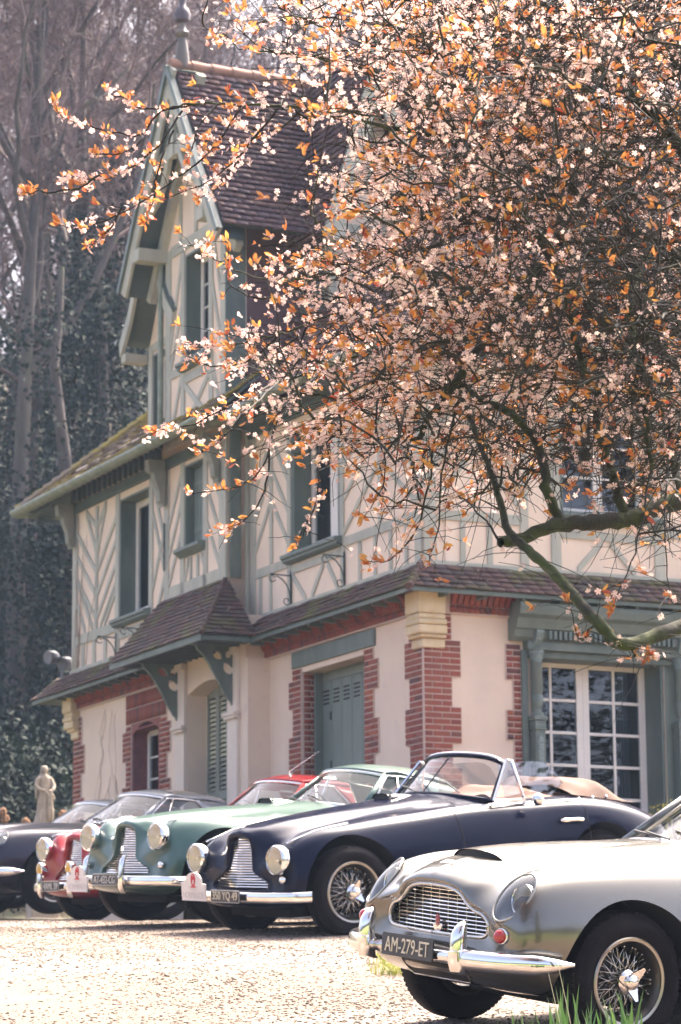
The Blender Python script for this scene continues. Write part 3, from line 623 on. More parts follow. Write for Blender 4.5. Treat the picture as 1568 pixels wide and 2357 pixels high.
# pent roof: three runs with a hip at the corner
up_l = (e, 0, 0.36); L_l = math.hypot(e, 0.36)
sl = e / L_l
fr_l = tile_field((-e, -e, 3.60), (0, 1, 0), up_l, 0, L_l, clip=lambda t: (t * sl, 4.63 + 0.0 * t), ex=0.088)
fr_r = tile_field((-e, -e, 3.60), (1, 0, 0), (0, e, 0.36), 0, L_l, clip=lambda t: (t * sl, 9.6), ex=0.088)
fr_w = tile_field((-.3 - e, 6.4, 3.60), (0, 1, 0), up_l, 0, L_l, clip=lambda t: (0, 4.75 - t * sl * 1.0), ex=0.088)
pent_l = deck('pent_roof', [(-e, -e, 3.60), (-e, 4.27, 3.60), (0, 4.27, 3.96), (0, 0, 3.96)])
pent_r = deck('pent_roof', [(-e, -e, 3.60), (9.2, -e, 3.60), (9.2, 0, 3.96), (0, 0, 3.96)])
pent_w = deck('pent_roof', [(-.3 - e, 6.4, 3.60), (-.3 - e, 11.15, 3.60), (-.3, 10.4, 3.96), (-.3, 6.4, 3.96)])
deck('pent_roof', [(-.3 - e, 11.15, 3.60), (3.0, 11.15, 3.60), (3.0, 10.4, 3.96), (-.3, 10.4, 3.96)])
tile_objs(fr_l[:60], TILES_M, pent_l)
tile_stuff(fr_l[60:], TILES_M, 'tiling', pent_l); tile_stuff(fr_r, TILES_M, 'tiling', pent_r); tile_stuff(fr_w, TILES_M, 'tiling', pent_w)
# rafter ends
for k in range(12): mb = MB(); a = 0.35 + k * .34; mb.box(-.30, 0, a, a + .05, 3.60 - .06 + .0, 3.60 + .0); mb.build('rafter_end', TRIM, pent_l)
for k in range(10): mb = MB(); a = 7.2 + k * .34; mb.box(-.60, -.3, a, a + .05, 3.54, 3.60); mb.build('rafter_end', TRIM, pent_w)
for k in range(7): mb = MB(); a = 0.1 + k * .5; mb.box(a, a + .05, -.30, 0, 3.54, 3.60); mb.build('rafter_end', TRIM, pent_r)
for p, q in (((-e + .015, -e, 3.585), (-e + .015, 4.25, 3.585)), ((-e, -e + .015, 3.585), (9.0, -e + .015, 3.585)), ((-.3 - e + .015, 6.4, 3.585), (-.3 - e + .015, 11.1, 3.585))):
    MB().beam(p, q, .03, .05).build('fascia', TRIM, villa)
# hip tiles at the corner
mb = MB()
for k in range(6):
    t = k / 6; c = np.array((-e + e * t, -e + e * t, 3.63 + .36 * t)); mb.tube([c - (0.04, 0.04, .035), c + (0.05, 0.05, .045)], [.05, .038], 8)
mb.build('hip_tiles', TILES_M, pent_l)['kind'] = 'stuff'
# ---- entrance canopy
cz0, cz1, cf = 3.62, 4.49, -1.03
canopy = empty('canopy'); canopy.parent = villa
deck('canopy_boarding', [(cf, 3.95, cz0), (cf, 7.08, cz0), (-.3, 7.0, cz1), (-.3, 4.87, cz1)], 0.04, TRIM_D, canopy)
deck('canopy_boarding', [(cf, 3.95, cz0), (-.3, 4.87, cz1), (-.3, 4.26, cz0 + .27), (-.28, 3.95, cz0)], 0.04, TRIM_D, canopy)
upc = (0.73, 0, .87); Lc = math.hypot(.73, .87)
fc = tile_field((cf, 3.95, cz0), (0, 1, 0), upc, 0, Lc, clip=lambda t: (0.92 * t / Lc, 3.13 - .08 * t / Lc), ex=0.087, tw=0.165)
uph = (0, .92, .87); Lh = math.hypot(.92, .87)
fh = tile_field((cf, 3.95, cz0), (1, 0, 0), uph, 0, Lh, clip=lambda t: (0.73 * t / Lh, .74), ex=0.090, tw=0.165)
tile_objs(fh, TILES_M, canopy); left = 300 - 60 - len(fh); tile_objs(fc[:left], TILES_M, canopy)
if len(fc) > left: tile_stuff(fc[left:], TILES_M, 'tiling', canopy)
mb = MB()
for k in range(12):
    t = k / 12; c = np.array((cf + .73 * t, 3.95 + .92 * t, cz0 + .03 + .87 * t)); d = np.array((.73, .92, .87)) / 12; mb.tube([c - d * .15, c + d], [.035, .028], 8)
mb.build('hip_tiles', TILES_M, canopy)['kind'] = 'stuff'
for p, q in (((cf + .02, 3.97, cz0 - .03), (cf + .02, 7.06, cz0 - .03)), ((cf + .02, 3.99, cz0 - .03), (-.3, 3.99, cz0 - .03)), ((cf + .02, 7.05, cz0 - .03), (-.3, 6.98, cz1 - .05))): MB().beam(p, q, .05, .08).build('canopy_fascia', TRIM, canopy)
for k in range(16): a = 4.1 + k * .19; MB().beam((cf + .06, a, cz0 - .02), (-.3, a, cz0 - .02), .05, .05).build('canopy_rafter', TRIM_D, canopy)
def ell(c, rx, ry, ang, n=14):
    t = np.arange(n) * 2 * math.pi / n; q = np.stack([rx * np.cos(t), ry * np.sin(t) * (1 - .25 * np.cos(2 * t)) * np.abs(np.sin(t)) ** .15], 1)
    return np.array(c) + q @ np.array([[math.cos(ang), math.sin(ang)], [-math.sin(ang), math.cos(ang)]])
def bracket(a0, th=0.05):
    # outline in (out, z): wall side at out=0; trefoil cut right through
    out = [(0.0, 2.84), (.05, 2.83), (.07, 2.88), (.10, 2.90), (.13, 2.95), (.18, 3.02), (.28, 3.20), (.38, 3.36), (.46, 3.46), (.53, 3.52), (.54, 3.56), (.66, 3.58), (.66, 3.60), (0, 3.60)]
    P1, P2, P3_ = ell((.235, 3.445), .105, .038, -.54 + math.pi), ell((.105, 3.455), .066, .034, .8), ell((.10, 3.32), .105, .04, -1.0)
    P1 = ell((.255, 3.46), .080, .044, .54); P3_ = ell((.11, 3.295), .088, .050, .95)
    P2 = ell((.10, 3.475), .054, .036, -.8)
    bm = bmesh.new(); edges = []
    for loop in (out, P1, P2, P3_):
        vs = [bm.verts.new((-0.3 - q[0], a0, q[1])) for q in loop]
        edges += [bm.edges.new((vs[i], vs[(i + 1) % len(vs)])) for i in range(len(vs))]
    bmesh.ops.triangle_fill(bm, edges=edges, use_beauty=True)
    g = bmesh.ops.extrude_face_region(bm, geom=bm.faces[:]); bmesh.ops.translate(bm, verts=[v for v in g['geom'] if isinstance(v, bmesh.types.BMVert)], vec=(0, th, 0))
    bmesh.ops.recalc_face_normals(bm, faces=bm.faces); me = bpy.data.meshes.new('bracket'); bm.to_mesh(me); bm.free()
    o = link('canopy_bracket', me, TRIM, canopy)
    return o
bracket(4.56); bracket(6.36)
# ---- hooks: wrought iron brackets on the upper wall
def iron(fac, a, z0=4.0, z1=4.34, L=0.30):
    mb = MB(); P = lambda o, z: fac.p(a, z, o)
    mb.tube([P(.02, z0 - .02), P(.02, z1 + .06)], .011, 6); mb.tube([P(.02, z1), P(L, z1 + .01)], .009, 6)
    arc = [P(.03 + .22 * (1 - math.cos(t)), z0 + .05 + (z1 - z0 - .06) * math.sin(t)) for t in np.linspace(0, 1.45, 10)]; mb.tube(arc, .008, 6)
    for (o0, zc, r, d) in ((.075, z0 + .02, .04, 1), (L - .03, z1 - .04, .04, -1)):
        mb.tube([P(o0 + r * math.cos(t) * (1 - t / 11), zc + r * math.sin(t) * (1 - t / 11)) for t in np.linspace(-2.6, 3.2, 16)], .007, 6)
    mb.build('iron_bracket', IRON, villa, smooth=True)
iron(FL0, 3.52); iron(FL0, 2.01); iron(FL3, 8.66, 3.92, 4.24); iron(FL3, 7.75, 3.92, 4.24)
mb = MB(); mb.tube([FL3.p(6.84, 4.9, .05), FL3.p(6.84, 5.55, .05)], .012, 6); mb.build('shutter_stay', IRON, villa)
# ---- wing roof with hipped end
kz = 0.85; eb, ea, ez = -0.75, 11.5, 6.5
ru = np.array((1, 0, kz)); RL = math.hypot(1, kz); T = 2.35
wing = deck('wing_roof', [(eb, 4.35, ez), (eb, ea, ez), (eb + T, ea - T, ez + kz * T), (eb + T, 4.35, ez + kz * T)])
wing2 = deck('wing_roof', [(eb, ea, ez), (eb + 5.2, ea, ez), (eb + 5.2 - T, ea - T, ez + kz * T), (eb + T, ea - T, ez + kz * T)])
fw = tile_field((eb, 4.4, ez), (0, 1, 0), ru, 0, T * RL, clip=lambda t: (0, 7.1 - t / RL), ex=0.10, th=0.028, jit=2.6)
tile_stuff(fw, TILES_MM, 'tiling', wing)
fw = tile_field((eb, ea, ez), (1, 0, 0), (0, -1, kz), 0, T * RL, clip=lambda t: (t / RL, 5.2 - t / RL), ex=0.10, th=0.028, jit=2.6)
tile_stuff(fw, TILES_MM, 'tiling', wing2)
mb = MB()
for k in range(22):
    t = T * k / 22; c = np.array((eb + t, ea - t, ez + .05 + kz * t)); mb.tube([c - (.03, -.03, .03), c + (.10, -.10, .07)], [.085, .065], 7)
mb.build('hip_tiles', TILES_MM, wing)['kind'] = 'stuff'
def gutter(pts, r=0.085, joints=0.0):
    mb = MB(); P = np.array(pts, float)
    for i in range(len(P) - 1):
        a, b = P[i], P[i + 1]; d = (b - a) / np.linalg.norm(b - a); s = np.cross(d, (0, 0, 1)); n = max(2, int(np.linalg.norm(b - a) / .35))
        G = []
        for k in range(n * 2 + 1):
            c = a + (b - a) * k / (n * 2); rr = r * (1.12 if (k % 2 == 0 and joints) else 1.0)
            G.append([c + s * rr * math.cos(t) + np.array((0, 0, rr * math.sin(t))) for t in np.linspace(math.pi, 2 * math.pi, 9)])
        mb.grid(G)
    o = mb.build('gutter', ZINC, villa, smooth=True); so = o.modifiers.new('thick', 'SOLIDIFY'); so.thickness = 0.006; return o
gutter([(eb - .05, 4.3, ez), (eb - .05, ea + .06, ez), (eb + 5.0, ea + .06, ez)], joints=1)
# soffit, exposed rafters with plaster between, corner brackets
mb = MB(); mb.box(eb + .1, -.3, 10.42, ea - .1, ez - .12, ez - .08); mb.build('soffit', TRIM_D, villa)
for k in range(17):
    a = 7.0 + k * .2; mb = MB(); mb.box(-.40, -.34, a, a + .085, 6.425, 6.62); mb.build('rafter', TRIM_D, villa)
    mb = MB(); mb.box(-.345, -.325, a + .09, a + .195, 6.425, 6.68); mb.build('eaves_infill', mat('eaves_plaster', (0.50, 0.30, 0.20), 0.9), villa)
for a in (10.33, 6.84, 5.0):
    mb = MB(); pr = [(0, 5.62), (.05, 5.60), (.06, 5.66), (.10, 5.70), (.12, 5.9), (.20, 6.08), (.21, 6.16), (.30, 6.2), (.32, 6.40), (0, 6.40)]
    pr = [(o_ * .8, 6.40 - (6.40 - z_) * .8) for o_, z_ in pr]; mb.prism(pr, (-.36, a - .07, 0), (-1, 0, 0), (0, 0, 1), (0, 1, 0), .14); mb.build('eaves_corbel', mat('corbel_paint', (.26, .255, .21), .7, col2=(.2, .2, .165), vs_=6), villa, bevel=0.008)
for a in (10.42, 10.9): MB().beam((-.4, 10.42, ez - .35), (-.5, ea - .15, ez - .13), .07, .07).build('eaves_strut', TRIM_D, villa)
# ---- main block lower roof (two planes and a hip) with gutter
k2 = 1.15; mz = 6.52; T2 = 2.1; me_ = 0.48
mainl = deck('main_roof', [(-me_, -me_, mz), (-me_, 4.8, mz), (-me_ + T2, 4.8, mz + k2 * T2), (-me_ + T2, -me_ + T2, mz + k2 * T2)])
mainr = deck('main_roof', [(-me_, -me_, mz), (9.5, -me_, mz), (9.5, -me_ + T2, mz + k2 * T2), (-me_ + T2, -me_ + T2, mz + k2 * T2)])
r2 = math.hypot(1, k2)
tile_stuff(tile_field((-me_, -me_, mz), (0, 1, 0), (1, 0, k2), 0, T2 * r2, clip=lambda t: (t / r2, 5.28)), TILES, 'tiling', mainl)
tile_stuff(tile_field((-me_, -me_, mz), (1, 0, 0), (0, 1, k2), 0, T2 * r2, clip=lambda t: (t / r2, 9.9)), TILES, 'tiling', mainr)
mainu = deck('main_roof', [(-me_ + T2, -me_ + T2, mz + k2 * T2), (9.5, -me_ + T2, mz + k2 * T2), (9.5, 4.85, mz + k2 * T2 + .5), (-me_ + T2, 4.85, mz + k2 * T2 + .5)], m=TILES)
gutter([(9.3, -me_ - .05, mz), (-me_ - .05, -me_ - .05, mz), (-me_ - .05, 4.8, mz)])
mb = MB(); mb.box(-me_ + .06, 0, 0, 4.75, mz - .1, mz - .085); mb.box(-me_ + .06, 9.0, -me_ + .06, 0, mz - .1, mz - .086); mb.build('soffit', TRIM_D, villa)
# ---- tower
TB = Fac('L', -0.3); tw0, tw1, tc = 4.85, 6.90, 5.86; ap = 11.62; he = 1.66; ze = 9.0
tz = (5.42, 6.22, 7.62, 9.12)
TB.wall('tower_wall', tw0, tw1, 6.45, 9.35, [tz], INFILL)
mb = MB(); TB.poly(mb, [(tw0, 9.35), (tw1, 9.35), (tc, 11.3)], -.28, 0); mb.build('tower_gable_wall', INFILL, villa)
mb = MB(); mb.box(-.02, 7.0, tw0, tw0 + .2, 6.4, 9.4); mb.box(-.02, 7.0, tw1 - .2, tw1, 6.4, 9.4); mb.build('tower_side_wall', TILES, villa)
tile_stuff(tile_field((-.04, tw0 - .005, 6.5), (1, 0, 0), (0, .04, 1), 0, 2.7, clip=lambda t: (0, 2.6)), TILES, 'tile_hanging', villa)
tim(RET2 := Fac('R', tw0), 'post', -.33, -.04, 6.6, 9.3, m=TRIM)
P3('post', 4.85, 5.02, 6.62, 9.33); P3('post', 6.73, 6.91, 6.62, 9.33); P3('rail', 5.03, 6.72, 9.20, 9.36); P3('rail', 4.9, 6.9, 6.55, 6.70)
P3('post', 5.29, 5.41, 6.71, 9.19); P3('post', 6.24, 6.36, 6.71, 9.19); P3('rail', 5.42, 6.23, 7.34, 7.47); P3('rail', 6.37, 6.72, 7.50, 7.62)
for z0, z1 in ((9.15, 8.3), (8.45, 7.65), (7.35, 6.72)): P3('brace', (5.285, z0), (5.025, z1), 0.07)
for z0, z1 in ((8.0, 9.1), (7.65, 8.4), (6.72, 7.45)): P3('brace', (6.725, z0), (6.365, z1), 0.07)
P3('brace', (6.235, 7.32), (5.415, 6.72), 0.085, o1=.024); P3('brace', (6.235, 6.72), (5.415, 7.32), 0.085, o1=.020)
P3('post', tc - .05, tc + .05, 9.37, 11.0); P3('post', 6.35, 6.44, 9.37, 10.3); P3('post', 5.28, 5.37, 9.37, 10.3)
window(TB, *tz, 0.2, 2, 4, fw=0.075, leaf=1)
tr = np.array([0, -he, ze - ap]); RLt = math.hypot(he, ap - ze)
tower_r = deck('tower_roof', [(-.66, tc, ap), (7.2, tc, ap), (7.2, tc - he, ze), (-.66, tc - he, ze)], .05)
deck('tower_roof', [(-.66, tc, ap), (7.2, tc, ap), (7.2, tc + he, ze), (-.66, tc + he, ze)], .05, TRIM)
tile_stuff(tile_field((-.66, tc - he - .03, ze - .04), (1, 0, 0), (0, he, ap - ze), 0, RLt + .05, clip=lambda t: (0, 7.8), ex=0.106, tw=0.175, th=.052), TILES, 'tiling', tower_r)
mb = MB()
for k in range(26): x = -.7 + k * .3; mb.tube([(x, tc, ap + .03), (x + .31, tc, ap + .03)], [.095, .08], 10)
mb.build('ridge_tile', TERRA, villa, smooth=40)['kind'] = 'stuff'
for sgn in (-1, 1):
    d = np.array((0, sgn * he, ze - ap)); d /= np.linalg.norm(d); f_ = sgn
    A = np.array((-.70, tc, ap + .02)); E_ = np.array((-.70, tc + sgn * (he + .08), ze - .10))
    nrm = np.array((0, sgn * (ap - ze), he)); nrm /= np.linalg.norm(nrm)
    MB().beam(A - nrm * .12, E_ - nrm * .12, .05, .24, up=nrm).build('bargeboard', TIMBER, villa, bevel=.008)
    MB().beam(A + np.array((-.045, 0, 0)) - nrm * .03, E_ + np.array((-.045, 0, 0)) - nrm * .03, .045, .07, up=nrm).build('barge_moulding', TRIM, villa)
    MB().beam(A + np.array((.35, 0, 0)) - nrm * .30, E_ + np.array((.35, 0, 0)) - nrm * .30, .10, .14, up=nrm).build('verge_rafter', TIMBER, villa)
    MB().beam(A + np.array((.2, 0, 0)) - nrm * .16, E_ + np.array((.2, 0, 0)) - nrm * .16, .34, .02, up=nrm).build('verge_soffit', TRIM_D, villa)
    # purlin ends
    c = A + (E_ - A) * .80 - nrm * .34; MB().box(-.74, -.3, c[1] - .11, c[1] + .11, c[2] - .09, c[2] + .09).build('purlin_end', TIMBER, villa, bevel=.01)
    mb = MB(); mb.tube([(-.62, tc + sgn * (1.15 - 1.0 * math.sin(t)), 9.75 + .95 * (1 - math.cos(t))) for t in np.linspace(0.1, 1.5, 8)], .055, 6); mb.build('arch_brace', TIMBER, villa)
mb = MB(); mb.box(-.68, -.58, tc - .06, tc + .06, 10.35, ap - .1); mb.build('king_post', TIMBER, villa, bevel=.008)
mb = MB(); mb.box(-.66, -.60, tc - .62, tc + .62, 10.36, 10.52); mb.build('collar_beam', TIMBER, villa, bevel=.008)
mb = MB(); mb.box(-.62, -.60, tc - .40, tc + .40, 10.53, 11.0); mb.build('gable_panel', TRIM, villa)
# finial
Tm = np.eye(4); Tm[:3, 3] = (-.52, tc, 0)
fin = MB().lathe([(.12, 11.62), (.13, 11.75), (.10, 11.95), (.075, 12.05), (.13, 12.08), (.14, 12.12), (.08, 12.16), (.05, 12.22), (.06, 12.26)], 14, Tm @ np.diag([.75, .75, 1, 1])).build('finial', mat('finial_lead', (.14, .12, .11), .6), villa, smooth=45)
MB().lathe([(.03, 12.26), (.10, 12.30), (.115, 12.38), (.09, 12.46), (.05, 12.5), (.045, 12.62), (.08, 12.66), (.05, 12.7)], 14, Tm).build('finial_urn', mat('finial_clay', (.09, .07, .09), .6), fin, smooth=45)
MB().lathe([(.05, 12.7), (.055, 12.9), (.09, 12.95), (.10, 13.0), (.05, 13.05), (.03, 13.2), (.001, 13.3)], 14, Tm).build('finial_top', TERRA, fin, smooth=45)
# ---- garden-side gable dormer on the tower roof
GD = Fac('R', 4.0); gc, gh, gz0 = 1.38, 0.62, 6.9
GD.wall('dormer_wall', gc - gh, gc + gh, gz0, 9.05, [(1.1, 1.66, 7.55, 8.9)], INFILL, th=.15)
mb = MB(); GD.poly(mb, [(gc - gh, 9.05), (gc + gh, 9.05), (gc, 11.2)], -.15, 0); mb.build('dormer_gable', INFILL, villa)
mb = MB(); mb.box(gc - gh, gc - gh + .1, 4.0, 4.9, gz0, 9.05); mb.box(gc + gh - .1, gc + gh, 4.0, 4.9, gz0, 9.05); mb.build('dormer_cheek', TRIM_D, villa)
window(GD, 1.1, 1.66, 7.55, 8.9, .1, 2, 4, leaf=1)
for q in ((gc - gh, gc - gh + .1, gz0, 9.05), (gc + gh - .1, gc + gh, gz0, 9.05), (gc - .05, gc + .05, 9.2, 11.0)): tim(GD, 'post', *q)
tim(GD, 'rail', gc - gh + .1, gc + gh - .1, 9.0, 9.13)
for sgn in (-1, 1):
    A = np.array((gc, 3.72, 11.66)); E_ = np.array((gc + sgn * .85, 3.72, 8.85)); nrm = np.array((sgn * 2.81, 0, .85)); nrm /= np.linalg.norm(nrm)
    MB().beam(A - nrm * .12, E_ - nrm * .12, .05, .24, up=nrm).build('bargeboard', TIMBER, villa, bevel=.008)
    dr = deck('dormer_roof', [A + (0, -.02, 0), E_ + (0, -.02, 0), E_ + (0, 2.2, 0), A + (0, 2.2, 0)], .05, TILES)
    if sgn < 0: tile_stuff(tile_field(E_ + np.array((0, 0, 0)), (0, 1, 0), A - E_, 0, np.linalg.norm(A - E_), clip=lambda t: (0, 2.2), ex=.106, tw=.175, th=.045), TILES, 'tiling', dr)
    c = E_ - nrm * .3; MB().box(c[0] - .1, c[0] + .1, 3.7, 4.1, c[2] + .1, c[2] + .24).build('purlin_end', TIMBER, villa, bevel=.01)
# ---- wing dormer with curved bargeboards, set back behind the tower
WD = Fac('L', 0.0); dc = 7.55
WD.wall('dormer_wall', 6.85, 8.26, 6.95, 8.35, [(7.35, 8.1, 7.1, 8.2)], INFILL, th=.15)
mb = MB(); WD.poly(mb, [(6.85, 8.35), (8.26, 8.35), (dc, 9.75)], -.15, 0); mb.build('dormer_gable', INFILL, villa)
tim(WD, 'post', 8.12, 8.26, 6.95, 8.35); tim(WD, 'rail', 6.9, 8.11, 8.24, 8.36); window(WD, 7.35, 8.1, 7.1, 8.2, .12, 2, 4, leaf=1)
cur = [(0, 9.95), (.25, 9.55), (.48, 9.1), (.68, 8.75), (.98, 8.42)]
for sgn in (-1, 1):
    C_ = crom([(q * sgn + dc, z) for q, z in cur], 14)
    G = [[(x, a, z) for x in (-.34, .9)] for a, z in C_]; o = MB().grid(G).build('dormer_roof', TRIM_D, villa, smooth=True); s_ = o.modifiers.new('t', 'SOLIDIFY'); s_.thickness = .06
    pts = [tuple(q) for q in C_] + [(a - sgn * .04, z - .2) for a, z in C_[::-1]]
    mb = MB(); mb.prism(pts, (-.36, 0, 0), (0, 1, 0), (0, 0, 1), (1, 0, 0), .05); mb.build('bargeboard', TIMBER, villa)
MB().box(-.34, 0, dc + .78, dc + .95, 8.12, 8.25).build('purlin_end', TIMBER, villa, bevel=.01)
# drainpipe between tower and dormer
mb = MB(); mb.tube([(-.36, 6.97, 6.6), (-.36, 6.97, 9.2)], .04, 10); mb.build('drainpipe', ZINC, villa, smooth=40)
# ---- dry creeper stems on the plaster
VINE = mat('dry_creeper', (0.30, 0.23, 0.17), 0.9)
vm = MB()
for s0, z0, z1 in ((9.0, 1.6, 3.3), (8.7, 0.8, 2.4)):
    for k in range(5):
        a, z = s0 + random.gauss(0, .15), z1 - random.random() * .4; pts = []
        for i in range(14):
            pts.append(FL3.p(a, z, .008)); a += random.gauss(0, .06); z -= (z1 - z0) / 14 * random.uniform(.5, 1.4)
        vm.tube(pts, np.linspace(.003, .0015, 14), 4)
for k in range(5):
    a, z, pts = 10.0 + random.gauss(0, .15), 4.0, []
    for i in range(18): pts.append(FL3.p(a, z, .045)); a -= random.gauss(0.015, .03); z += random.uniform(.05, .16)
    vm.tube(pts, np.linspace(.007, .003, 18), 4)
vm.build('creeper_stems', VINE, villa)['kind'] = 'stuff'
# ---- floodlights on the corner
LAMP = mat('lamp_shell', (.16, .16, .18), .4, metal=.4)
fl = empty('floodlight', VO + VB * -.42 + VA * 10.55 + Vector((0, 0, 3.86)), R(90) - YAW); tag(fl, 'pair of grey spotlight heads on the far corner of the pent roof', 'floodlight')
MB().tube([(0, 0, 0), (0, 0, .12)], .02, 8).build('bracket', LAMP, fl)
for dx, dz in ((-.16, .34), (.06, .26)):
    Tm = np.eye(4); Tm[:3, :3] = np.array(Matrix.Rotation(R(-100), 3, 'Y') @ Matrix.Rotation(R(20), 3, 'X')); Tm[:3, 3] = (dx, 0, dz)
    MB().lathe([(.001, -.12), (.06, -.11), (.095, -.05), (.10, .05), (.095, .07), (.001, .06)], 18, Tm).build('lamp_head', LAMP, fl, smooth=50)
    MB().tube([(0, 0, .12), (dx * .6, 0, dz - .06)], .015, 6).build('lamp_arm', LAMP, fl)
# ------------------------------------------------------------------ cars
def pose(u, v, Z, loc, ang, gx, gy):
    n = Vector((-gx, -gy, 1)).normalized(); f = Vector((-math.cos(R(ang)), -math.sin(R(ang)), 0)); f = (f - n * f.dot(n)).normalized(); l = n.cross(f)
    M = Matrix(((f.x, l.x, n.x, 0), (f.y, l.y, n.y, 0), (f.z, l.z, n.z, 0), (0, 0, 0, 1)))
    T = Vector(unp(u, v, Z)) - M.to_3x3() @ Vector(loc); M.translation = T; return M
CHROME = mat('chrome', (0.80, 0.78, 0.76), 0.08, metal=1.0)
CHROME_D = mat('chrome_worn', (0.62, 0.60, 0.57), 0.2, metal=1.0, col2=(0.52, 0.5, 0.46), vs_=20)
RUBBER = mat('tyre_rubber', (0.004, 0.003, 0.0045), 0.8, bump=0.15, bs=60, spec=.15, col2=(0.008, 0.0065, 0.0075), vs_=10)
BLACK = mat('car_black', (0.008, 0.007, 0.009), 0.6)
WELL = mat('wheel_well', (0.006, 0.005, 0.006), 0.95)
TRIMB = mat('car_leather', (0.22, 0.11, 0.07), 0.6, col2=(0.17, 0.085, 0.055), vs_=6, bump=0.1, bs=40)
HOODC = mat('tonneau_cloth', (0.12, 0.058, 0.038), 0.85, col2=(0.09, 0.042, 0.028), vs_=3, bump=0.15, bs=60)
SEATD = mat('car_interior', (0.05, 0.035, 0.03), 0.8)
LENS = mat('lamp_lens', (0.55, 0.53, 0.48), 0.12, metal=0.35, coat=1.0, bump=0.25, bs=70, stretch=(1, 6, 0.3))
HLENS = glass('headlight_glass', (0.93, 0.90, 0.80), 0.03, 0.05); REFL = mat('reflector', (0.78, 0.72, 0.58), 0.42, metal=.45, bump=0.5, bs=30, stretch=(1, 5, .2))
AMBER = mat('amber_lens', (0.55, 0.30, 0.02), 0.15, coat=1.0); REDL = mat('red_lens', (0.45, 0.012, 0.012), 0.12, coat=1.0)
PLATE = mat('plate_black', (0.012, 0.011, 0.012), 0.4, coat=0.3); PLATET = mat('plate_letters', (0.68, 0.60, 0.44), 0.5); PLATEG = mat('plate_letters_silver', (0.62, 0.58, 0.52), 0.4)
RALLY = mat('rally_board', (0.78, 0.70, 0.63), 0.6, col2=(0.72, 0.64, 0.57), vs_=8); RALLYR = mat('rally_red', (0.60, 0.06, 0.06), 0.6); RALLYT = mat('rally_print', (0.55, 0.48, 0.44), 0.7)
CGLASS = glass('car_glass', (0.86, 0.88, 0.87), 0.03, gl=.7); SGLASS = glass('raised_side_glass', (0.84, 0.84, 0.84), .10, gl=.7); HGLASS = glass('headlight_cover', (0.82, 0.86, 0.88), 0.06)
def paint(name, col, metal=0.0, rough=0.32, coat=1.0, spec=0.4):
    if name in _mats: return _mats[name]
    m = mat(name, col, rough, metal=metal, coat=coat, spec=spec)
    n, l = m.node_tree.nodes, m.node_tree.links; p = n['Principled BSDF']; p.inputs['Coat Roughness'].default_value = 0.03
    tx = n.new('ShaderNodeTexNoise'); tx.inputs['Scale'].default_value = 2.2; tx.inputs['Detail'].default_value = 4
    g = n.new('ShaderNodeTexCoord'); l.new(g.outputs['Object'], tx.inputs[0]); mr = n.new('ShaderNodeMapRange'); mr.inputs[3].default_value = rough * .85; mr.inputs[4].default_value = rough * 1.2
    l.new(tx.outputs['Fac'], mr.inputs[0]); l.new(mr.outputs[0], p.inputs['Roughness'])
    return m
def half_grid(net, nu, nv, hl=0.0):
    N = np.array(net, float)
    c0 = N[0].mean(0) * [0, 0, 1]; back = (N[0] - c0) * [1, .94, .94] + c0 - [.16, 0, 0]; N = np.concatenate([back[None], (N[0] - [.012, 0, 0])[None] * 1.0, N[1:]])
    if hl:
        for i_, w_ in ((3, .8), (4, 1.0), (5, .55)):
            for j_, q_ in ((3, .6), (4, 1.0), (5, .8), (6, .3)): N[i_, j_, 2] += hl * w_ * q_
    A = crom(N, nu); return np.swapaxes(crom(np.swapaxes(A, 0, 1), nv), 0, 1)
def loft_mesh(H, m, cuts):
    """mirrored shell, welded on the centre line, with wheel wells etc. cut out"""
    H = H.copy(); H[:, 0, 1] = 0; H[:, -1, 1] = 0
    Mi = H * np.array([1, -1, 1]); mb = MB().grid(H).grid(Mi)
    me = mb.mesh('body', recalc=False); bm = bmesh.new(); bm.from_mesh(me)
    bmesh.ops.remove_doubles(bm, verts=bm.verts, dist=0.0015)
    be = [e_ for e_ in bm.edges if e_.is_boundary]; bmesh.ops.holes_fill(bm, edges=be, sides=0)
    bmesh.ops.recalc_face_normals(bm, faces=bm.faces); bm.to_mesh(me); bm.free(); me.materials.append(m)
    ob = bpy.data.objects.new('tmp_body', me); COL.objects.link(ob); tmp = []
    for cm in cuts:
        c = bpy.data.objects.new('tmp_cut', cm); COL.objects.link(c); tmp.append(c)
        b = ob.modifiers.new('cut', 'BOOLEAN'); b.operation = 'DIFFERENCE'; b.object = c; b.solver = 'EXACT'; b.material_mode = 'TRANSFER'
    dg = bpy.context.evaluated_depsgraph_get(); out = bpy.data.meshes.new_from_object(ob.evaluated_get(dg))
    for c in tmp: bpy.data.objects.remove(c)
    bpy.data.objects.remove(ob)
    out.polygons.foreach_set('use_smooth', [True] * len(out.polygons)); out.set_sharp_from_angle(angle=R(35)); return out
def rotx(axis):
    """matrix taking local z to axis"""
    return Vector((0, 0, 1)).rotation_difference(Vector(axis)).to_matrix()
def frame(loc, axis):
    M = np.eye(4); M[:3, :3] = np.array(rotx(axis)); M[:3, 3] = loc; return M
def cyl_cut(loc, axis, r, depth, m=WELL, n=56):
    mb = MB().lathe([(.0001, -depth / 2), (r, -depth / 2), (r, depth / 2), (.0001, depth / 2)], n, frame(loc, axis)); me = mb.mesh('cut'); bm = bmesh.new(); bm.from_mesh(me); bmesh.ops.remove_doubles(bm, verts=bm.verts, dist=.0005); bmesh.ops.recalc_face_normals(bm, faces=bm.faces); bm.to_mesh(me); bm.free(); me.materials.append(m); return me
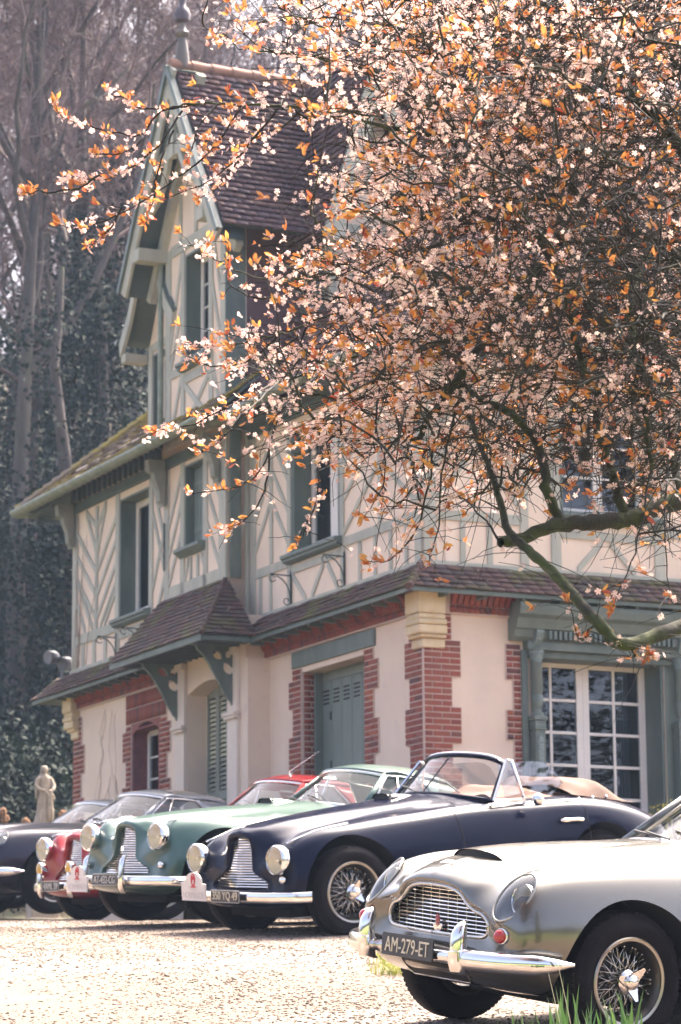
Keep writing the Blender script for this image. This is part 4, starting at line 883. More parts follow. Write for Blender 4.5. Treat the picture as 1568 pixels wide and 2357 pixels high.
def ell_cut(M3, loc, rad, m):
    mb = MB(); t = np.linspace(0, math.pi, 15); T_ = np.eye(4); T_[:3, :3] = np.array(M3) @ np.diag(rad); T_[:3, 3] = loc
    mb.lathe(np.stack([np.sin(t) + 1e-4, -np.cos(t)], 1), 36, T_); me = mb.mesh('cut'); bm = bmesh.new(); bm.from_mesh(me); bmesh.ops.remove_doubles(bm, verts=bm.verts, dist=.0004); bmesh.ops.holes_fill(bm, edges=[e_ for e_ in bm.edges if e_.is_boundary], sides=0); bmesh.ops.recalc_face_normals(bm, faces=bm.faces); bm.to_mesh(me); bm.free(); me.materials.append(m); return me
WHEELS = {}; RIMD = mat('rim_barrel', (0.10, 0.095, 0.085), 0.4, metal=1.0); RIMM = mat('rim_metal', (0.36, 0.34, 0.30), 0.3, metal=1.0)
def wheel(parent, x, y, tr, rr, steer=0.0, spin=0.0, wire=True):
    """wheel with its axis along local y (outer face +y), built once per size"""
    key = (tr, rr, wire)
    if key not in WHEELS:
        w = .085; ty = [(rr - .005, -.07), (rr + .02, -.085), (rr + .06, -w - .012), (tr - .045, -w - .006), (tr - .012, -.065), (tr, -.05), (tr, .05), (tr - .012, .065), (tr - .045, w + .006), (rr + .06, w + .012), (rr + .02, .085), (rr - .005, .07)]
        T = frame((0, 0, 0), (0, 1, 0)); mb = MB().lathe(ty, 64, T)
        for k in range(72):   # tread blocks on the shoulders
            a = k * 2 * math.pi / 72
            for s in (-1, 1):
                c = np.array([math.cos(a) * (tr - .004), s * .052, math.sin(a) * (tr - .004)]); u = np.array([-math.sin(a), 0, math.cos(a)]); nn = np.array([math.cos(a), 0, math.sin(a)])
                mb.beam(c - u * .010 - nn * .009, c + u * .010 - nn * .009, .026, .02, up=nn)
        tyre = mb.mesh('tyre', smooth=40)
        rim = MB().lathe([(rr - .045, -.065), (rr - .03, -.075), (rr, -.08), (rr + .004, -.075), (rr - .012, -.06), (rr - .02, -.02), (rr - .035, 0), (rr - .035, .03), (rr - .02, .05), (rr - .01, .07), (rr + .006, .08), (rr + .008, .072), (rr - .004, .07), (rr - .02, .045), (rr - .045, .02), (rr - .045, -.02)], 64, T, closed=True).mesh('rim', smooth=50)
        lip = MB().lathe([(rr + .004, .078), (rr + .010, .084), (rr + .004, .090), (rr - .010, .086), (rr - .012, .078)], 64, T, closed=True).mesh('rim_lip', smooth=60)
        sp = MB()
        for k in range(60):
            a = k * 2 * math.pi / 60; off = (0.42 if k % 2 else -0.42); hr = .045 if k % 4 < 2 else .05; hy = .06 if k % 4 < 2 else -.02; ry = .015 if k % 4 < 2 else .0
            p = (hr * math.cos(a + off * 1.6), hy, hr * math.sin(a + off * 1.6)); q = ((rr - .035) * math.cos(a), ry + (.02 if k % 3 else -.01), (rr - .035) * math.sin(a)); sp.tube([p, q], .0028, 5)
            sp.tube([np.array(q) * .93 + np.array(p) * .07, q], .0055, 5)
        spk = sp.mesh('spokes', smooth=True)
        hb = MB().lathe([(.001, -.08), (.06, -.08), (.06, -.03), (.046, -.01), (.046, .06), (.058, .065), (.06, .075), (.05, .085), (.038, .088), (.04, .10), (.037, .115), (.022, .125), (.001, .128)], 28, T)
        for k in range(3):
            a = k * 2 * math.pi / 3 + .5; d = np.array([math.cos(a), 0, math.sin(a)]); s_ = np.array([-math.sin(a), 0, math.cos(a)])
            q0 = d * .03 + np.array([0, .088, 0]); q1 = d * .095 + np.array([0, .108, 0])
            hb.add([q0 - s_ * .03, q0 + s_ * .03, q1 + s_ * .008, q1 - s_ * .008, q0 - s_ * .03 + np.array([0, .014, 0]), q0 + s_ * .03 + np.array([0, .014, 0]), q1 + s_ * .008 + np.array([0, .012, 0]), q1 - s_ * .008 + np.array([0, .012, 0])], [(0, 1, 2, 3), (4, 7, 6, 5), (0, 4, 5, 1), (1, 5, 6, 2), (2, 6, 7, 3), (3, 7, 4, 0)])
        hub = hb.mesh('hub', smooth=40)
        drum = MB().lathe([(.001, -.075), (.135, -.075), (.14, -.03), (.13, -.025), (.001, -.02)], 32, T).mesh('brake', smooth=40)
        for me, m in ((tyre, RUBBER), (rim, RIMD), (spk, CHROME_D), (lip, RIMM), (hub, CHROME), (drum, BLACK)): me.materials.append(m)
        WHEELS[key] = (tyre, rim, spk, hub, drum, lip)
    e_ = empty('wheel'); e_.parent = parent; e_.location = (x, y, tr); e_.rotation_euler = (0, spin, (0 if y > 0 else math.pi) + steer)
    for nm, me in zip(('tyre', 'rim', 'spokes', 'hub', 'brake_drum', 'rim_lip'), WHEELS[key]): link(nm, me, None, e_)
    return e_
def side_y(H, x, z, j0=.42, j1=.85):
    A = H[:, int(H.shape[1] * j0):int(H.shape[1] * j1)].reshape(-1, 3); d = (A[:, 0] - x) ** 2 + (A[:, 2] - z) ** 2; i = np.argsort(d)[:4]; w = 1 / (d[i] + 1e-6); return float((A[i, 1] * w).sum() / w.sum())
def top_z(H, x, y, j1=.5):
    A = H[:, :int(H.shape[1] * j1)].reshape(-1, 3); d = (A[:, 0] - x) ** 2 + (A[:, 1] - abs(y)) ** 2; i = np.argsort(d)[:4]; w = 1 / (d[i] + 1e-6); return float((A[i, 2] * w).sum() / w.sum())
def plate(parent, loc, text, w, h, tm, pitch=0.0, size=None, border=None, name='number_plate'):
    M = Matrix.Translation(loc) @ Matrix(((0, 0, 1, 0), (1, 0, 0, 0), (0, 1, 0, 0), (0, 0, 0, 1))) @ Matrix.Rotation(pitch, 4, 'X')
    r = .012; c = [(w / 2 - r + r * math.cos(t + k * math.pi / 2), h / 2 - r + r * math.sin(t + k * math.pi / 2)) if k == 0 else None for k in range(1) for t in (0,)]
    pts = [(sx * (w / 2 - r) + r * math.cos(a), sy * (h / 2 - r) + r * math.sin(a)) for sx, sy, a0 in ((1, 1, 0), (-1, 1, math.pi / 2), (-1, -1, math.pi), (1, -1, 1.5 * math.pi)) for a in np.linspace(a0, a0 + math.pi / 2, 5)]
    mb = MB().prism(pts, (0, 0, -.006), (1, 0, 0), (0, 1, 0), (0, 0, 1), .008); o = mb.build(name, PLATE, parent); o.matrix_local = M
    if border: q = MB().tube([(x * .985, y * .96, .002) for x, y in pts + pts[:1]], .0022, 5).build('plate_border', border, o)
    me, tw_ = text_mesh(text, size or h * .95, .0025); s = w * .86 / tw_
    t = link('lettering', me, tm, o); t.scale = (s, 1.0, 1); t.location = (0, 0, .003)
    return o
def rally(parent, loc):
    M = Matrix.Translation(loc) @ Matrix(((0, 0, 1, 0), (1, 0, 0, 0), (0, 1, 0, 0), (0, 0, 0, 1)))
    pts = [(-.19, -.11), (.19, -.11), (.19, .05), (.13, .055)] + [(.13 * math.cos(t), .055 + .105 * math.sin(t) ** .8) for t in np.linspace(.15, math.pi - .15, 13)] + [(-.13, .065), (-.20, .06)]
    o = MB().prism(pts, (0, 0, 0), (1, 0, 0), (0, 1, 0), (0, 0, 1), .012).build('rally_plate', RALLY, parent); o.matrix_local = M @ Matrix.Diagonal((.88, .82, 1, 1))
    mb = MB()
    mb.tube([(.030 * math.cos(t), .088 + .056 * math.sin(t), .0135) for t in np.linspace(0, 2 * math.pi, 21)], .0055, 4)
    for a, b in (((-.018, .06), (-.014, .135)), ((-.014, .135), (0, .09)), ((0, .09), (.014, .135)), ((.014, .135), (.018, .06))): mb.tube([(a[0], a[1], .0135), (b[0], b[1], .0135)], .0045, 4)
    mb.box(-.04, .04, .014, .03, .012, .015); mb.box(-.012, .012, .03, .05, .012, .015); mb.build('emblem', RALLYR, o)
    mb = MB()
    for k in range(5): mb.tube([(-.085 + k * .012, .024 - k * .009, .0125), (.085 - k * .012, .024 - k * .009, .0125)], .0018, 4)
    mb.build('wings_print', RALLYT, o)
    me, tw_ = text_mesh('NORMANDE', .085, .001); t = link('lettering', me, RALLYT, o); t.scale = (.34 / tw_, 1, 1); t.location = (0, -.055, .0125)
    return o
def ruled(A, B, n=2, bulge=0.0, off=(0, 0, 0)):
    A, B = np.array(A, float), np.array(B, float); t = np.linspace(0, 1, n)[:, None, None]
    return A[None] * (1 - t) + B[None] * t + bulge * np.sin(math.pi * t) * np.array(off)
def sweep(path, prof, closed=False):
    """sweep a closed 2-D profile (side, up) along a path lying roughly level"""
    P = np.array(path, float); T = np.gradient(P, axis=0); T[:, 2] = 0; T /= np.linalg.norm(T, axis=1)[:, None]; S = np.stack([T[:, 1], -T[:, 0], 0 * T[:, 0]], 1); U = np.array([0, 0, 1.])
    return np.array([[P[i] + S[i] * a * (1 if callable(prof) is False else 1) + U * b for a, b in (prof(i / (len(P) - 1)) if callable(prof) else prof)] for i in range(len(P))])
def ovl(a, b, n=14, p=1.0): return [(a * math.copysign(abs(math.cos(t)) ** p, math.cos(t)), b * math.copysign(abs(math.sin(t)) ** p, math.sin(t))) for t in np.arange(n) * 2 * math.pi / n]
def greenhouse(car, g, pm, H, chrome=CHROME, frame_m=None):
    s = np.linspace(-1, 1, 25)
    cur = lambda w, x0, cx, z0, cz, pw=2: np.stack([x0 - cx * np.abs(s) ** pw, s * w, z0 - cz * np.abs(s) ** pw], 1)
    Bc, Tc, Mc, Uc, Vc = (cur(*g[k]) for k in ('base', 'top', 'mid', 'rear_top', 'rear_base'))
    wg = MB().grid(ruled(Bc * [1, .97, 1], Tc * [1, .97, 1], 5)).build('windscreen', CGLASS, car, recalc=False, smooth=True)
    roof = crom(np.array([Tc, (Tc * .5 + Mc * .5) + [0, 0, .018], Mc, (Mc * .5 + Uc * .5) + [0, 0, .02], Uc]), 25); MB().grid(roof).build('roof', pm, car, recalc=False, smooth=True).modifiers.new('t', 'SOLIDIFY').thickness = .03
    MB().grid(ruled(Uc * [1, .9, 1], Vc * [1, .9, 1], 5)).build('rear_window', CGLASS, car, recalc=False, smooth=True)
    MB().tube(np.concatenate([Bc, Tc[::-1], Bc[:1]]), .016, 8).build('windscreen_frame', frame_m or chrome, car, smooth=True)
    zq = g['quarter']
    for sg, i in ((1, -1), (-1, 0)):
        drip = crom(np.array([Tc[i], Mc[i], Uc[i]]), 25); n = 25
        belt = np.array([Bc[i] + (Vc[i] - Bc[i]) * t for t in np.linspace(0, 1, n)]); belt[:, 1] = sg * np.linspace(abs(Bc[i][1]), abs(Vc[i][1]), n) + sg * .02 * np.sin(np.linspace(0, math.pi, n))
        k = int(n * zq); ins = np.array([0, -sg * .008, 0])
        # A pillar, side glass, sail panel, chrome frame
        MB().tube([Bc[i], Tc[i]], .026, 8).build('windscreen_pillar', pm, car, smooth=True)
        MB().grid(ruled(belt[1:k] + ins, drip[1:k] + ins, 4)).build('side_window', CGLASS, car, recalc=False, smooth=True)
        MB().grid(ruled(belt[k - 1:], drip[k - 1:], 6)).build('rear_quarter', pm, car, recalc=False, smooth=True).modifiers.new('t', 'SOLIDIFY').thickness = .02
        o_ = np.array([0, sg * .006, 0])
        MB().tube(np.concatenate([belt[1:k] + o_, drip[1:k][::-1] + o_, belt[1:2] + o_]), .011, 6).build('window_trim', chrome, car, smooth=True)
        q = int(k * g.get('vent', .42)); MB().tube([belt[q] + o_, drip[q] + o_], .011, 6).build('quarterlight_bar', chrome, car, smooth=True)
    # seats and wheel
    for y in (-.34, .34):
        mb = MB(); c = np.array(g['seat']); mb.box(c[0] - .06, c[0] + .06, y - .22, y + .22, c[2] - .45, c[2]); mb.build('seat', TRIMB, car, bevel=.04)
    Tm = frame(np.array(g['wheel']), Vector((-.9, 0, .45)).normalized()); MB().lathe([(.185, -.01), (.195, 0), (.185, .01), (.175, 0)], 28, Tm, closed=True).build('steering_wheel', BLACK, car, smooth=True)
    return Bc, Tc
def wipers(car, pts, m=BLACK):
    for a, b in pts:
        a, b = np.array(a), np.array(b); mb = MB().tube([a, a * .4 + b * .6 + (.02, 0, .015)], .006, 5); d = (b - a) * .5; mid = a * .35 + b * .65; mb.tube([mid - d * .75, mid + d * .75], .007, 5); mb.build('wiper', CHROME_D if m is None else m, car)

# ---------------- fifties tourer body (x forward from the front axle, y left, z up)
NA = [
 [(.535, 0, .795), (.53, .09, .785), (.528, .135, .755), (.528, .155, .69), (.535, .165, .60), (.545, .19, .53), (.53, .32, .465), (.525, .365, .445), (.53, .365, .405), (.56, .18, .395), (.575, 0, .395)],
 [(.545, 0, .835), (.54, .11, .82), (.53, .175, .775), (.525, .20, .69), (.53, .225, .59), (.535, .28, .53), (.525, .38, .50), (.52, .43, .46), (.535, .43, .375), (.575, .2, .36), (.59, 0, .36)],
 [(.50, 0, .865), (.485, .15, .84), (.46, .26, .77), (.46, .33, .70), (.495, .42, .665), (.515, .56, .62), (.50, .66, .55), (.52, .66, .44), (.54, .58, .32), (.59, .3, .29), (.61, 0, .29)],
 [(.40, 0, .885), (.385, .18, .865), (.36, .31, .80), (.36, .41, .765), (.40, .52, .765), (.44, .635, .70), (.41, .725, .58), (.43, .735, .43), (.45, .66, .29), (.5, .33, .25), (.52, 0, .25)],
 [(.18, 0, .925), (.17, .19, .905), (.16, .34, .84), (.16, .44, .825), (.17, .56, .845), (.18, .69, .80), (.17, .785, .64), (.17, .80, .45), (.17, .74, .25), (.2, .38, .22), (.2, 0, .22)],
 [(-.25, 0, .975), (-.25, .20, .955), (-.25, .37, .90), (-.25, .48, .885), (-.25, .59, .89), (-.25, .715, .835), (-.25, .81, .66), (-.25, .815, .45), (-.25, .76, .24), (-.25, .4, .21), (-.25, 0, .21)],
 [(-.75, 0, 1.02), (-.75, .22, 1.005), (-.75, .41, .96), (-.75, .53, .935), (-.75, .63, .92), (-.75, .735, .86), (-.75, .82, .68), (-.75, .82, .45), (-.75, .76, .22), (-.75, .4, .2), (-.75, 0, .2)],
 [(-1.3, 0, 1.06), (-1.3, .25, 1.05), (-1.3, .46, 1.01), (-1.3, .58, .98), (-1.3, .67, .95), (-1.3, .755, .88), (-1.3, .83, .69), (-1.3, .825, .45), (-1.3, .76, .21), (-1.3, .4, .2), (-1.3, 0, .2)],
 [(-1.9, 0, 1.02), (-1.9, .25, 1.02), (-1.9, .48, 1.0), (-1.9, .60, .98), (-1.9, .69, .95), (-1.9, .765, .88), (-1.9, .835, .69), (-1.9, .825, .45), (-1.9, .76, .21), (-1.9, .4, .2), (-1.9, 0, .2)],
 [(-2.45, 0, 1.02), (-2.45, .25, 1.02), (-2.45, .47, 1.0), (-2.45, .59, .98), (-2.45, .69, .95), (-2.45, .775, .88), (-2.45, .84, .68), (-2.45, .83, .45), (-2.45, .76, .22), (-2.45, .4, .2), (-2.45, 0, .2)],
 [(-2.95, 0, .97), (-2.95, .25, .965), (-2.95, .43, .94), (-2.95, .54, .915), (-2.95, .64, .885), (-2.95, .74, .81), (-2.95, .80, .64), (-2.95, .79, .46), (-2.95, .70, .27), (-2.95, .4, .24), (-2.95, 0, .24)],
 [(-3.35, 0, .83), (-3.35, .22, .825), (-3.35, .38, .80), (-3.35, .47, .78), (-3.35, .55, .75), (-3.35, .63, .69), (-3.35, .68, .58), (-3.35, .67, .46), (-3.35, .58, .34), (-3.35, .3, .3), (-3.35, 0, .3)],
 [(-3.58, 0, .66), (-3.58, .12, .66), (-3.58, .22, .645), (-3.58, .28, .63), (-3.58, .33, .61), (-3.58, .37, .58), (-3.58, .40, .54), (-3.58, .39, .48), (-3.58, .33, .43), (-3.58, .2, .41), (-3.58, 0, .41)],
]
GA = dict(base=(.66, -1.24, .20, 1.045, .06), top=(.50, -1.64, .14, 1.335, .05), mid=(.52, -2.05, .0, 1.37, .10), rear_top=(.47, -2.55, .0, 1.30, .10), rear_base=(.60, -3.1, -.05, .95, .05), quarter=.62, seat=(-2.25, 0, 1.08), wheel=(-1.65, -.33, 1.0))
def grille_a_w(z):
    return float(np.interp(z, [.40, .445, .465, .53, .60, .69, .755, .785, .797], [.362, .362, .315, .185, .163, .153, .132, .085, .0]))
def classic(name, label, M, pm, open_top=False, plate_t=None, plate_y=0.0, plate_m=None, over=True, rally_y=None, hl=0.0, group=None):
    car = empty(name, M=M); tag(car, label, 'car', group)
    H = half_grid(NA, 108, 78, hl); cuts = []
    for x in (0.0, -2.515):
        for s in (-1, 1): cuts.append(cyl_cut((x, s * .80, .37), (0, 1, 0), .425 if x == 0 else .40, .62))
    if open_top:
        c = MB(); c.box(-2.42, -1.42, -.56, .56, .55, 1.4); me = c.mesh('cut'); me.materials.append(TRIMB); cuts.append(me)
    bm_ = loft_mesh(H, pm, cuts); body = link('body', bm_, None, car)
    # grille: dark well, vee-shaped bars, surround
    bk = MB(); zs = np.linspace(.402, .796, 20); bk.grid([[(.50 + .02 * (1 - abs(t)) - (z - .4) * .03, t * grille_a_w(z), z) for t in np.linspace(-1, 1, 9)] for z in zs]); gr = bk.build('grille', BLACK, car, recalc=False)
    for k in range(19):
        z = .413 + k * .0204; w = grille_a_w(z) - .004; xb = .572 - (z - .4) * .11
        MB().tube([(xb - .03 - .12 * max(w - .16, 0), -w, z), (xb, 0, z), (xb - .03 - .12 * max(w - .16, 0), w, z)], .0062, 5).build('grille_bar', CHROME, gr)
    # headlights
    for s in (-1, 1):
        T = frame((.50, s * .56, .625 + hl), (1, 0, .02)); hlo = MB().lathe([(.075, -.02), (.114, .02), (.119, .055), (.116, .085), (.107, .094), (.102, .088)], 36, T).build('headlight', CHROME, car, smooth=50)
        MB().lathe([(.103, .086), (.100, .097), (.07, .112), (.03, .119), (.001, .120)], 30, T).build('lens', HLENS, hlo, smooth=True); MB().lathe([(.100, .084), (.085, .05), (.06, .028), (.03, .016), (.001, .014)], 30, T).build('reflector', REFL, hlo, smooth=True); MB().sphere(T[:3, :3] @ np.array((0, 0, .055)) + T[:3, 3], .016, 10, 8).build('bulb', CHROME, hlo, smooth=True)
        MB().lathe([(.001, .0), (.03, .0), (.033, .02), (.03, .03), (.022, .036), (.001, .04)], 16, frame((.53, s * .60, .475), (1, 0, 0))).build('side_light', CHROME, car, smooth=50)
        MB().tube([(.47, s * .56, .752 + hl), (.40, s * .56, .775 + hl * .9), (.2, s * .575, top_z(H, .2, .575) + .004), (-.1, s * .58, top_z(H, -.1, .58) + .002)], [.010, .006, .004, .003], 6).build('wing_crest', CHROME, car, smooth=True)
    # bumper
    bp = crom([(.42, -.80, .345), (.58, -.70, .345), (.675, -.45, .345), (.70, 0, .345), (.675, .45, .345), (.58, .70, .345), (.42, .80, .345)], 41)
    MB().grid(sweep(bp, ovl(.022, .042, 14, .8)), cv=True).build('bumper', CHROME, car, smooth=True)
    mb = MB()
    for y in (-.35, .35): mb.box(.5, .68, y - .02, y + .02, .325, .365)
    mb.build('bumper_iron', BLACK, car)
    if over:
        for y in (-.30, .30):
            q = [(.715, .24, .020, .022), (.74, .28, .028, .03), (.745, .36, .026, .032), (.745, .45, .024, .03), (.735, .52, .022, .026), (.71, .555, .016, .016)]
            G = [[(x + a, y + b, z) for a, b in ovl(rx, ry, 12)] for x, z, rx, ry in q]; MB().grid(G, cv=True).build('overrider', CHROME, car, smooth=True)
    mb = MB(); 
    for y in (-.42, -.2, .2, .42): mb.prism([(y - .07, .285), (y + .05, .285), (y + .06, .33), (y - .05, .335)], (.60 - .10 * abs(y), 0, 0), (0, 1, 0), (0, 0, 1), (-1, 0, 0), .06)
    mb.build('air_slots', BLACK, car)
    if plate_t: plate(car, (.748, plate_y, .352), plate_t, .40, .095, plate_m or PLATEG, border=PLATEG)
    if rally_y is not None: rally(car, (.76, rally_y, .40 - hl * .75))
    for x in (0, -2.515):
        for s in (-1, 1): wheel(car, x, s * .70, .355, .228, steer=0.0 if x else -.10, spin=random.random() * 3)
    # shut lines, handle, sill, badge, scoop
    sy = lambda x, z: side_y(H, x, z) + .001
    for s in (-1, 1):
        for x0 in (-1.08, -2.36):
            P_ = [(x0 + (.03 * math.sin((z - .3) * 3) if x0 > -2 else .06 * max(0, .6 - z)), s * sy(x0, z), z) for z in np.linspace(.28, .93, 14)]; MB().tube(P_, .0045, 4).build('door_seam', BLACK, car)
        y = sy(-2.2, .80); hd = MB().tube([(-2.06, s * (y + .004), .80), (-2.09, s * (y + .03), .803), (-2.18, s * (y + .042), .805), (-2.27, s * (y + .036), .80), (-2.30, s * (y + .002), .79)], [.016, .019, .015, .017, .018], 8).build('door_handle', CHROME, car, smooth=True)
        MB().tube([(x, s * (sy(x, .955) - .004), .955) for x in np.linspace(-1.35, -2.4, 14)], .008, 6).build('belt_trim', CHROME, car, smooth=True)
        MB().tube([(x, s * sy(x, .26), .25) for x in np.linspace(-.5, -2.0, 14)], .012, 6).build('sill_trim', CHROME_D, car, smooth=True)
    zt = top_z(H, .44, 0); mb = MB()
    mb.add([(.47, -.06, zt - .008), (.455, 0, zt + .006), (.47, .06, zt - .008), (.43, .045, zt + .002), (.425, 0, zt + .012), (.43, -.045, zt + .002)], [(0, 1, 4, 5), (1, 2, 3, 4)]); mb.build('badge', CHROME, car)
    sc = MB(); zs_ = top_z(H, -.95, 0) + .004
    G = [[(-.86 - t * .28, s_ * .12 * (1 - .25 * t), zs_ - .012 + .045 * (1 - t) ** .7 * math.sqrt(max(0, 1 - s_ ** 4)) + .02 * t) for s_ in np.linspace(-1, 1, 13)] for t in np.linspace(0, 1, 8)]; sc.grid(G); so = sc.build('bonnet_scoop', pm, car, recalc=False, smooth=True)
    MB().box(-.885, -.875, -.11, .11, zs_ - .02, zs_ + .026).build('scoop_mouth', BLACK, so)
    mb = MB(); mb.box(-3.0, -.42, -.56, .56, .13, .24); mb.box(-.42, .36, -.40, .40, .17, .26); mb.build('underbody_shade', WELL, car)  # chassis box and crossmember, added near-black to deepen the shade beneath
    # tail lamps and rear bumper
    MB().grid(sweep(crom([(-3.2, -.74, .42), (-3.5, -.62, .42), (-3.64, 0, .42), (-3.5, .62, .42), (-3.2, .74, .42)], 25), ovl(.022, .042, 12)), cv=True).build('rear_bumper', CHROME, car, smooth=True)
    return car, H
def coupe(car, H, pm, g=GA):
    b, t = greenhouse(car, g, pm, H); wipers(car, [((-1.19, .05, 1.06), (-1.30, -.32, 1.10)), ((-1.21, .38, 1.05), (-1.30, .02, 1.11))])
# dark blue open tourer
PB = paint('paint_navy', (0.003, 0.005, 0.020), rough=0.2, coat=.2, spec=.06); PG = paint('paint_green', (0.045, 0.10, 0.082), rough=0.3, metal=0.1, coat=.5); PRD = paint('paint_red', (0.30, 0.008, 0.012), rough=0.3, coat=.3, spec=.15)
blue, HB = classic('convertible_car', 'dark navy open-top convertible with tan cloth and rally board, behind the silver coupe', pose(803, 2052, 22.1, (0, .70, .355), 36, .03, .115), PB, True, '350 YQ 49', .10, PLATET, False, -.31, group='classic cars parked on the gravel')
s = np.linspace(-1, 1, 21)
Bc = np.stack([-1.28 - .20 * s ** 2, s * .66, 1.055 - .07 * s ** 2], 1); Tc = np.stack([-1.60 - .13 * s ** 2, s * .53, 1.36 - .045 * s ** 2 - .05 * np.abs(s) ** 8], 1)
MB().grid(ruled(Bc, Tc, 5)).build('windscreen', CGLASS, blue, recalc=False, smooth=True)
MB().tube(np.concatenate([Bc, Tc[::-1], Bc[:1]]), .021, 8).build('windscreen_frame', PB, blue, smooth=True)
MB().tube(Tc + [-.012, 0, .018], .012, 6).build('header_trim', CHROME, blue, smooth=True)
MB().tube([Bc[10], Tc[10]], .007, 6).build('windscreen_divider', BLACK, blue)
wipers(blue, [((-1.21, .02, 1.075), (-1.33, -.33, 1.12)), ((-1.22, .34, 1.065), (-1.36, .0, 1.14))])
for sg in (-1, 1):
    a, b, c_ = np.array((-1.47, sg * .70, .985)), np.array((-1.72, sg * .575, 1.31)), np.array((-1.80, sg * .685, .985)); b2 = np.array((-1.765, sg * .585, 1.30))
    ql = MB().tube([a, b, b2, c_, a], .014, 6).build('quarterlight', CHROME, blue)
    MB().add([a, b, b2, c_], [(0, 1, 2, 3)]).build('quarterlight_glass', CGLASS, ql)
    o_ = [(-1.80, .985), (-1.775, 1.28), (-2.16, 1.285), (-2.26, 1.27), (-2.33, 1.23), (-2.41, 1.14), (-2.52, .985)]
    MB().prism([(x, z) for x, z in o_], (0, sg * .66, 0), (1, 0, 0), (0, -sg * .22, 1), (0, sg, 0), .005).build('side_window', SGLASS, blue)
    bpy.data.objects[blue.children[-1].name].location = (0, sg * .235, 0)
mi = MB().sphere((-1.80, .86, .985), (.045, .055, .05), 16, 10).tube([(-1.72, .76, .955), (-1.77, .82, .965)], [.014, .009], 6); mi.build('door_mirror', CHROME, blue, smooth=True)
# folded hood and seats
def cloth(x0, x1, w, zf, m, name, car, seed=1, n=34, k=26):
    rg = np.random.default_rng(seed); ph = rg.random(6) * 6
    G = []
    for i in range(n):
        u = i / (n - 1); x = x0 + (x1 - x0) * u; row = []
        for j in range(k):
            v = -1 + 2 * j / (k - 1); z0, h = zf(u); ed = (1 - abs(v) ** 6)
            z = z0 + h * ed + .013 * ed * (math.sin(9 * u + 2.5 * v + ph[0]) + .7 * math.sin(17 * u - 4 * v + ph[1]) + .6 * math.sin(6 * v + 5 * u + ph[2])); row.append((x + .012 * math.sin(6 * v + ph[3]), v * w, z))
        G.append(row)
    return MB().grid(G).build(name, m, car, recalc=False, smooth=True)
cloth(-2.38, -3.08, .60, lambda u: (1.0 - .10 * u, .165 * math.sin(math.pi * min(1, u * 1.12 + .05)) ** .5 + .02 * u), HOODC, 'folded_hood', blue, 3)
cloth(-1.62, -2.40, .55, lambda u: (.95, .08 + .075 * math.exp(-((u - .55) / .16) ** 2) - .03 * u), mat('dust_cover', (.27, .145, .105), .85, col2=(.22, .115, .08), vs_=4), 'cockpit_cover', blue, 5)
for x in (-2.45, -2.6, -2.75): MB().sphere((x, .605, .965), .014, 10, 6).build('press_stud', CHROME, blue, smooth=True)
# sea green coupe
green, HG = classic('coupe_car', 'sea green fixed-head coupe with yellowish headlights and rally board', pose(353.4, 1923, 23.6, (.60, .56, .715), 35, -.02, .06), PG, False, 'AT-432-CG', .03, PLATEG, True, -.385, .085, group='classic cars parked on the gravel')
coupe(green, HG, PG)
# red coupe
red, HR = classic('coupe_car', 'deep red coupe between the green coupe and the grey car', pose(94, 1953.5, 27.9, (.60, -.56, .715), 33, .02, .06), PRD, False, '2 4AML 59', -.1, PLATEG, True, None, .085, group='classic cars parked on the gravel')
coupe(red, HR, PRD)
for y in (-.30, .30):
    T = frame((.72, y, .46 + .06), (1, 0, 0)); fo = MB().lathe([(.03, -.05), (.062, -.01), (.066, .03), (.058, .038)], 24, T).build('fog_lamp', CHROME, red, smooth=50); MB().lathe([(.058, .034), (.03, .05), (.001, .054)], 20, T).build('lens', AMBER, fo, smooth=True)
zt = top_z(HR, -1.0, .0); MB().tube([(-1.75, .30, 1.37), (-1.74, .30, 1.42), (-2.05, .38, 1.62)], [.012, .004, .002], 6).build('aerial', CHROME, red)

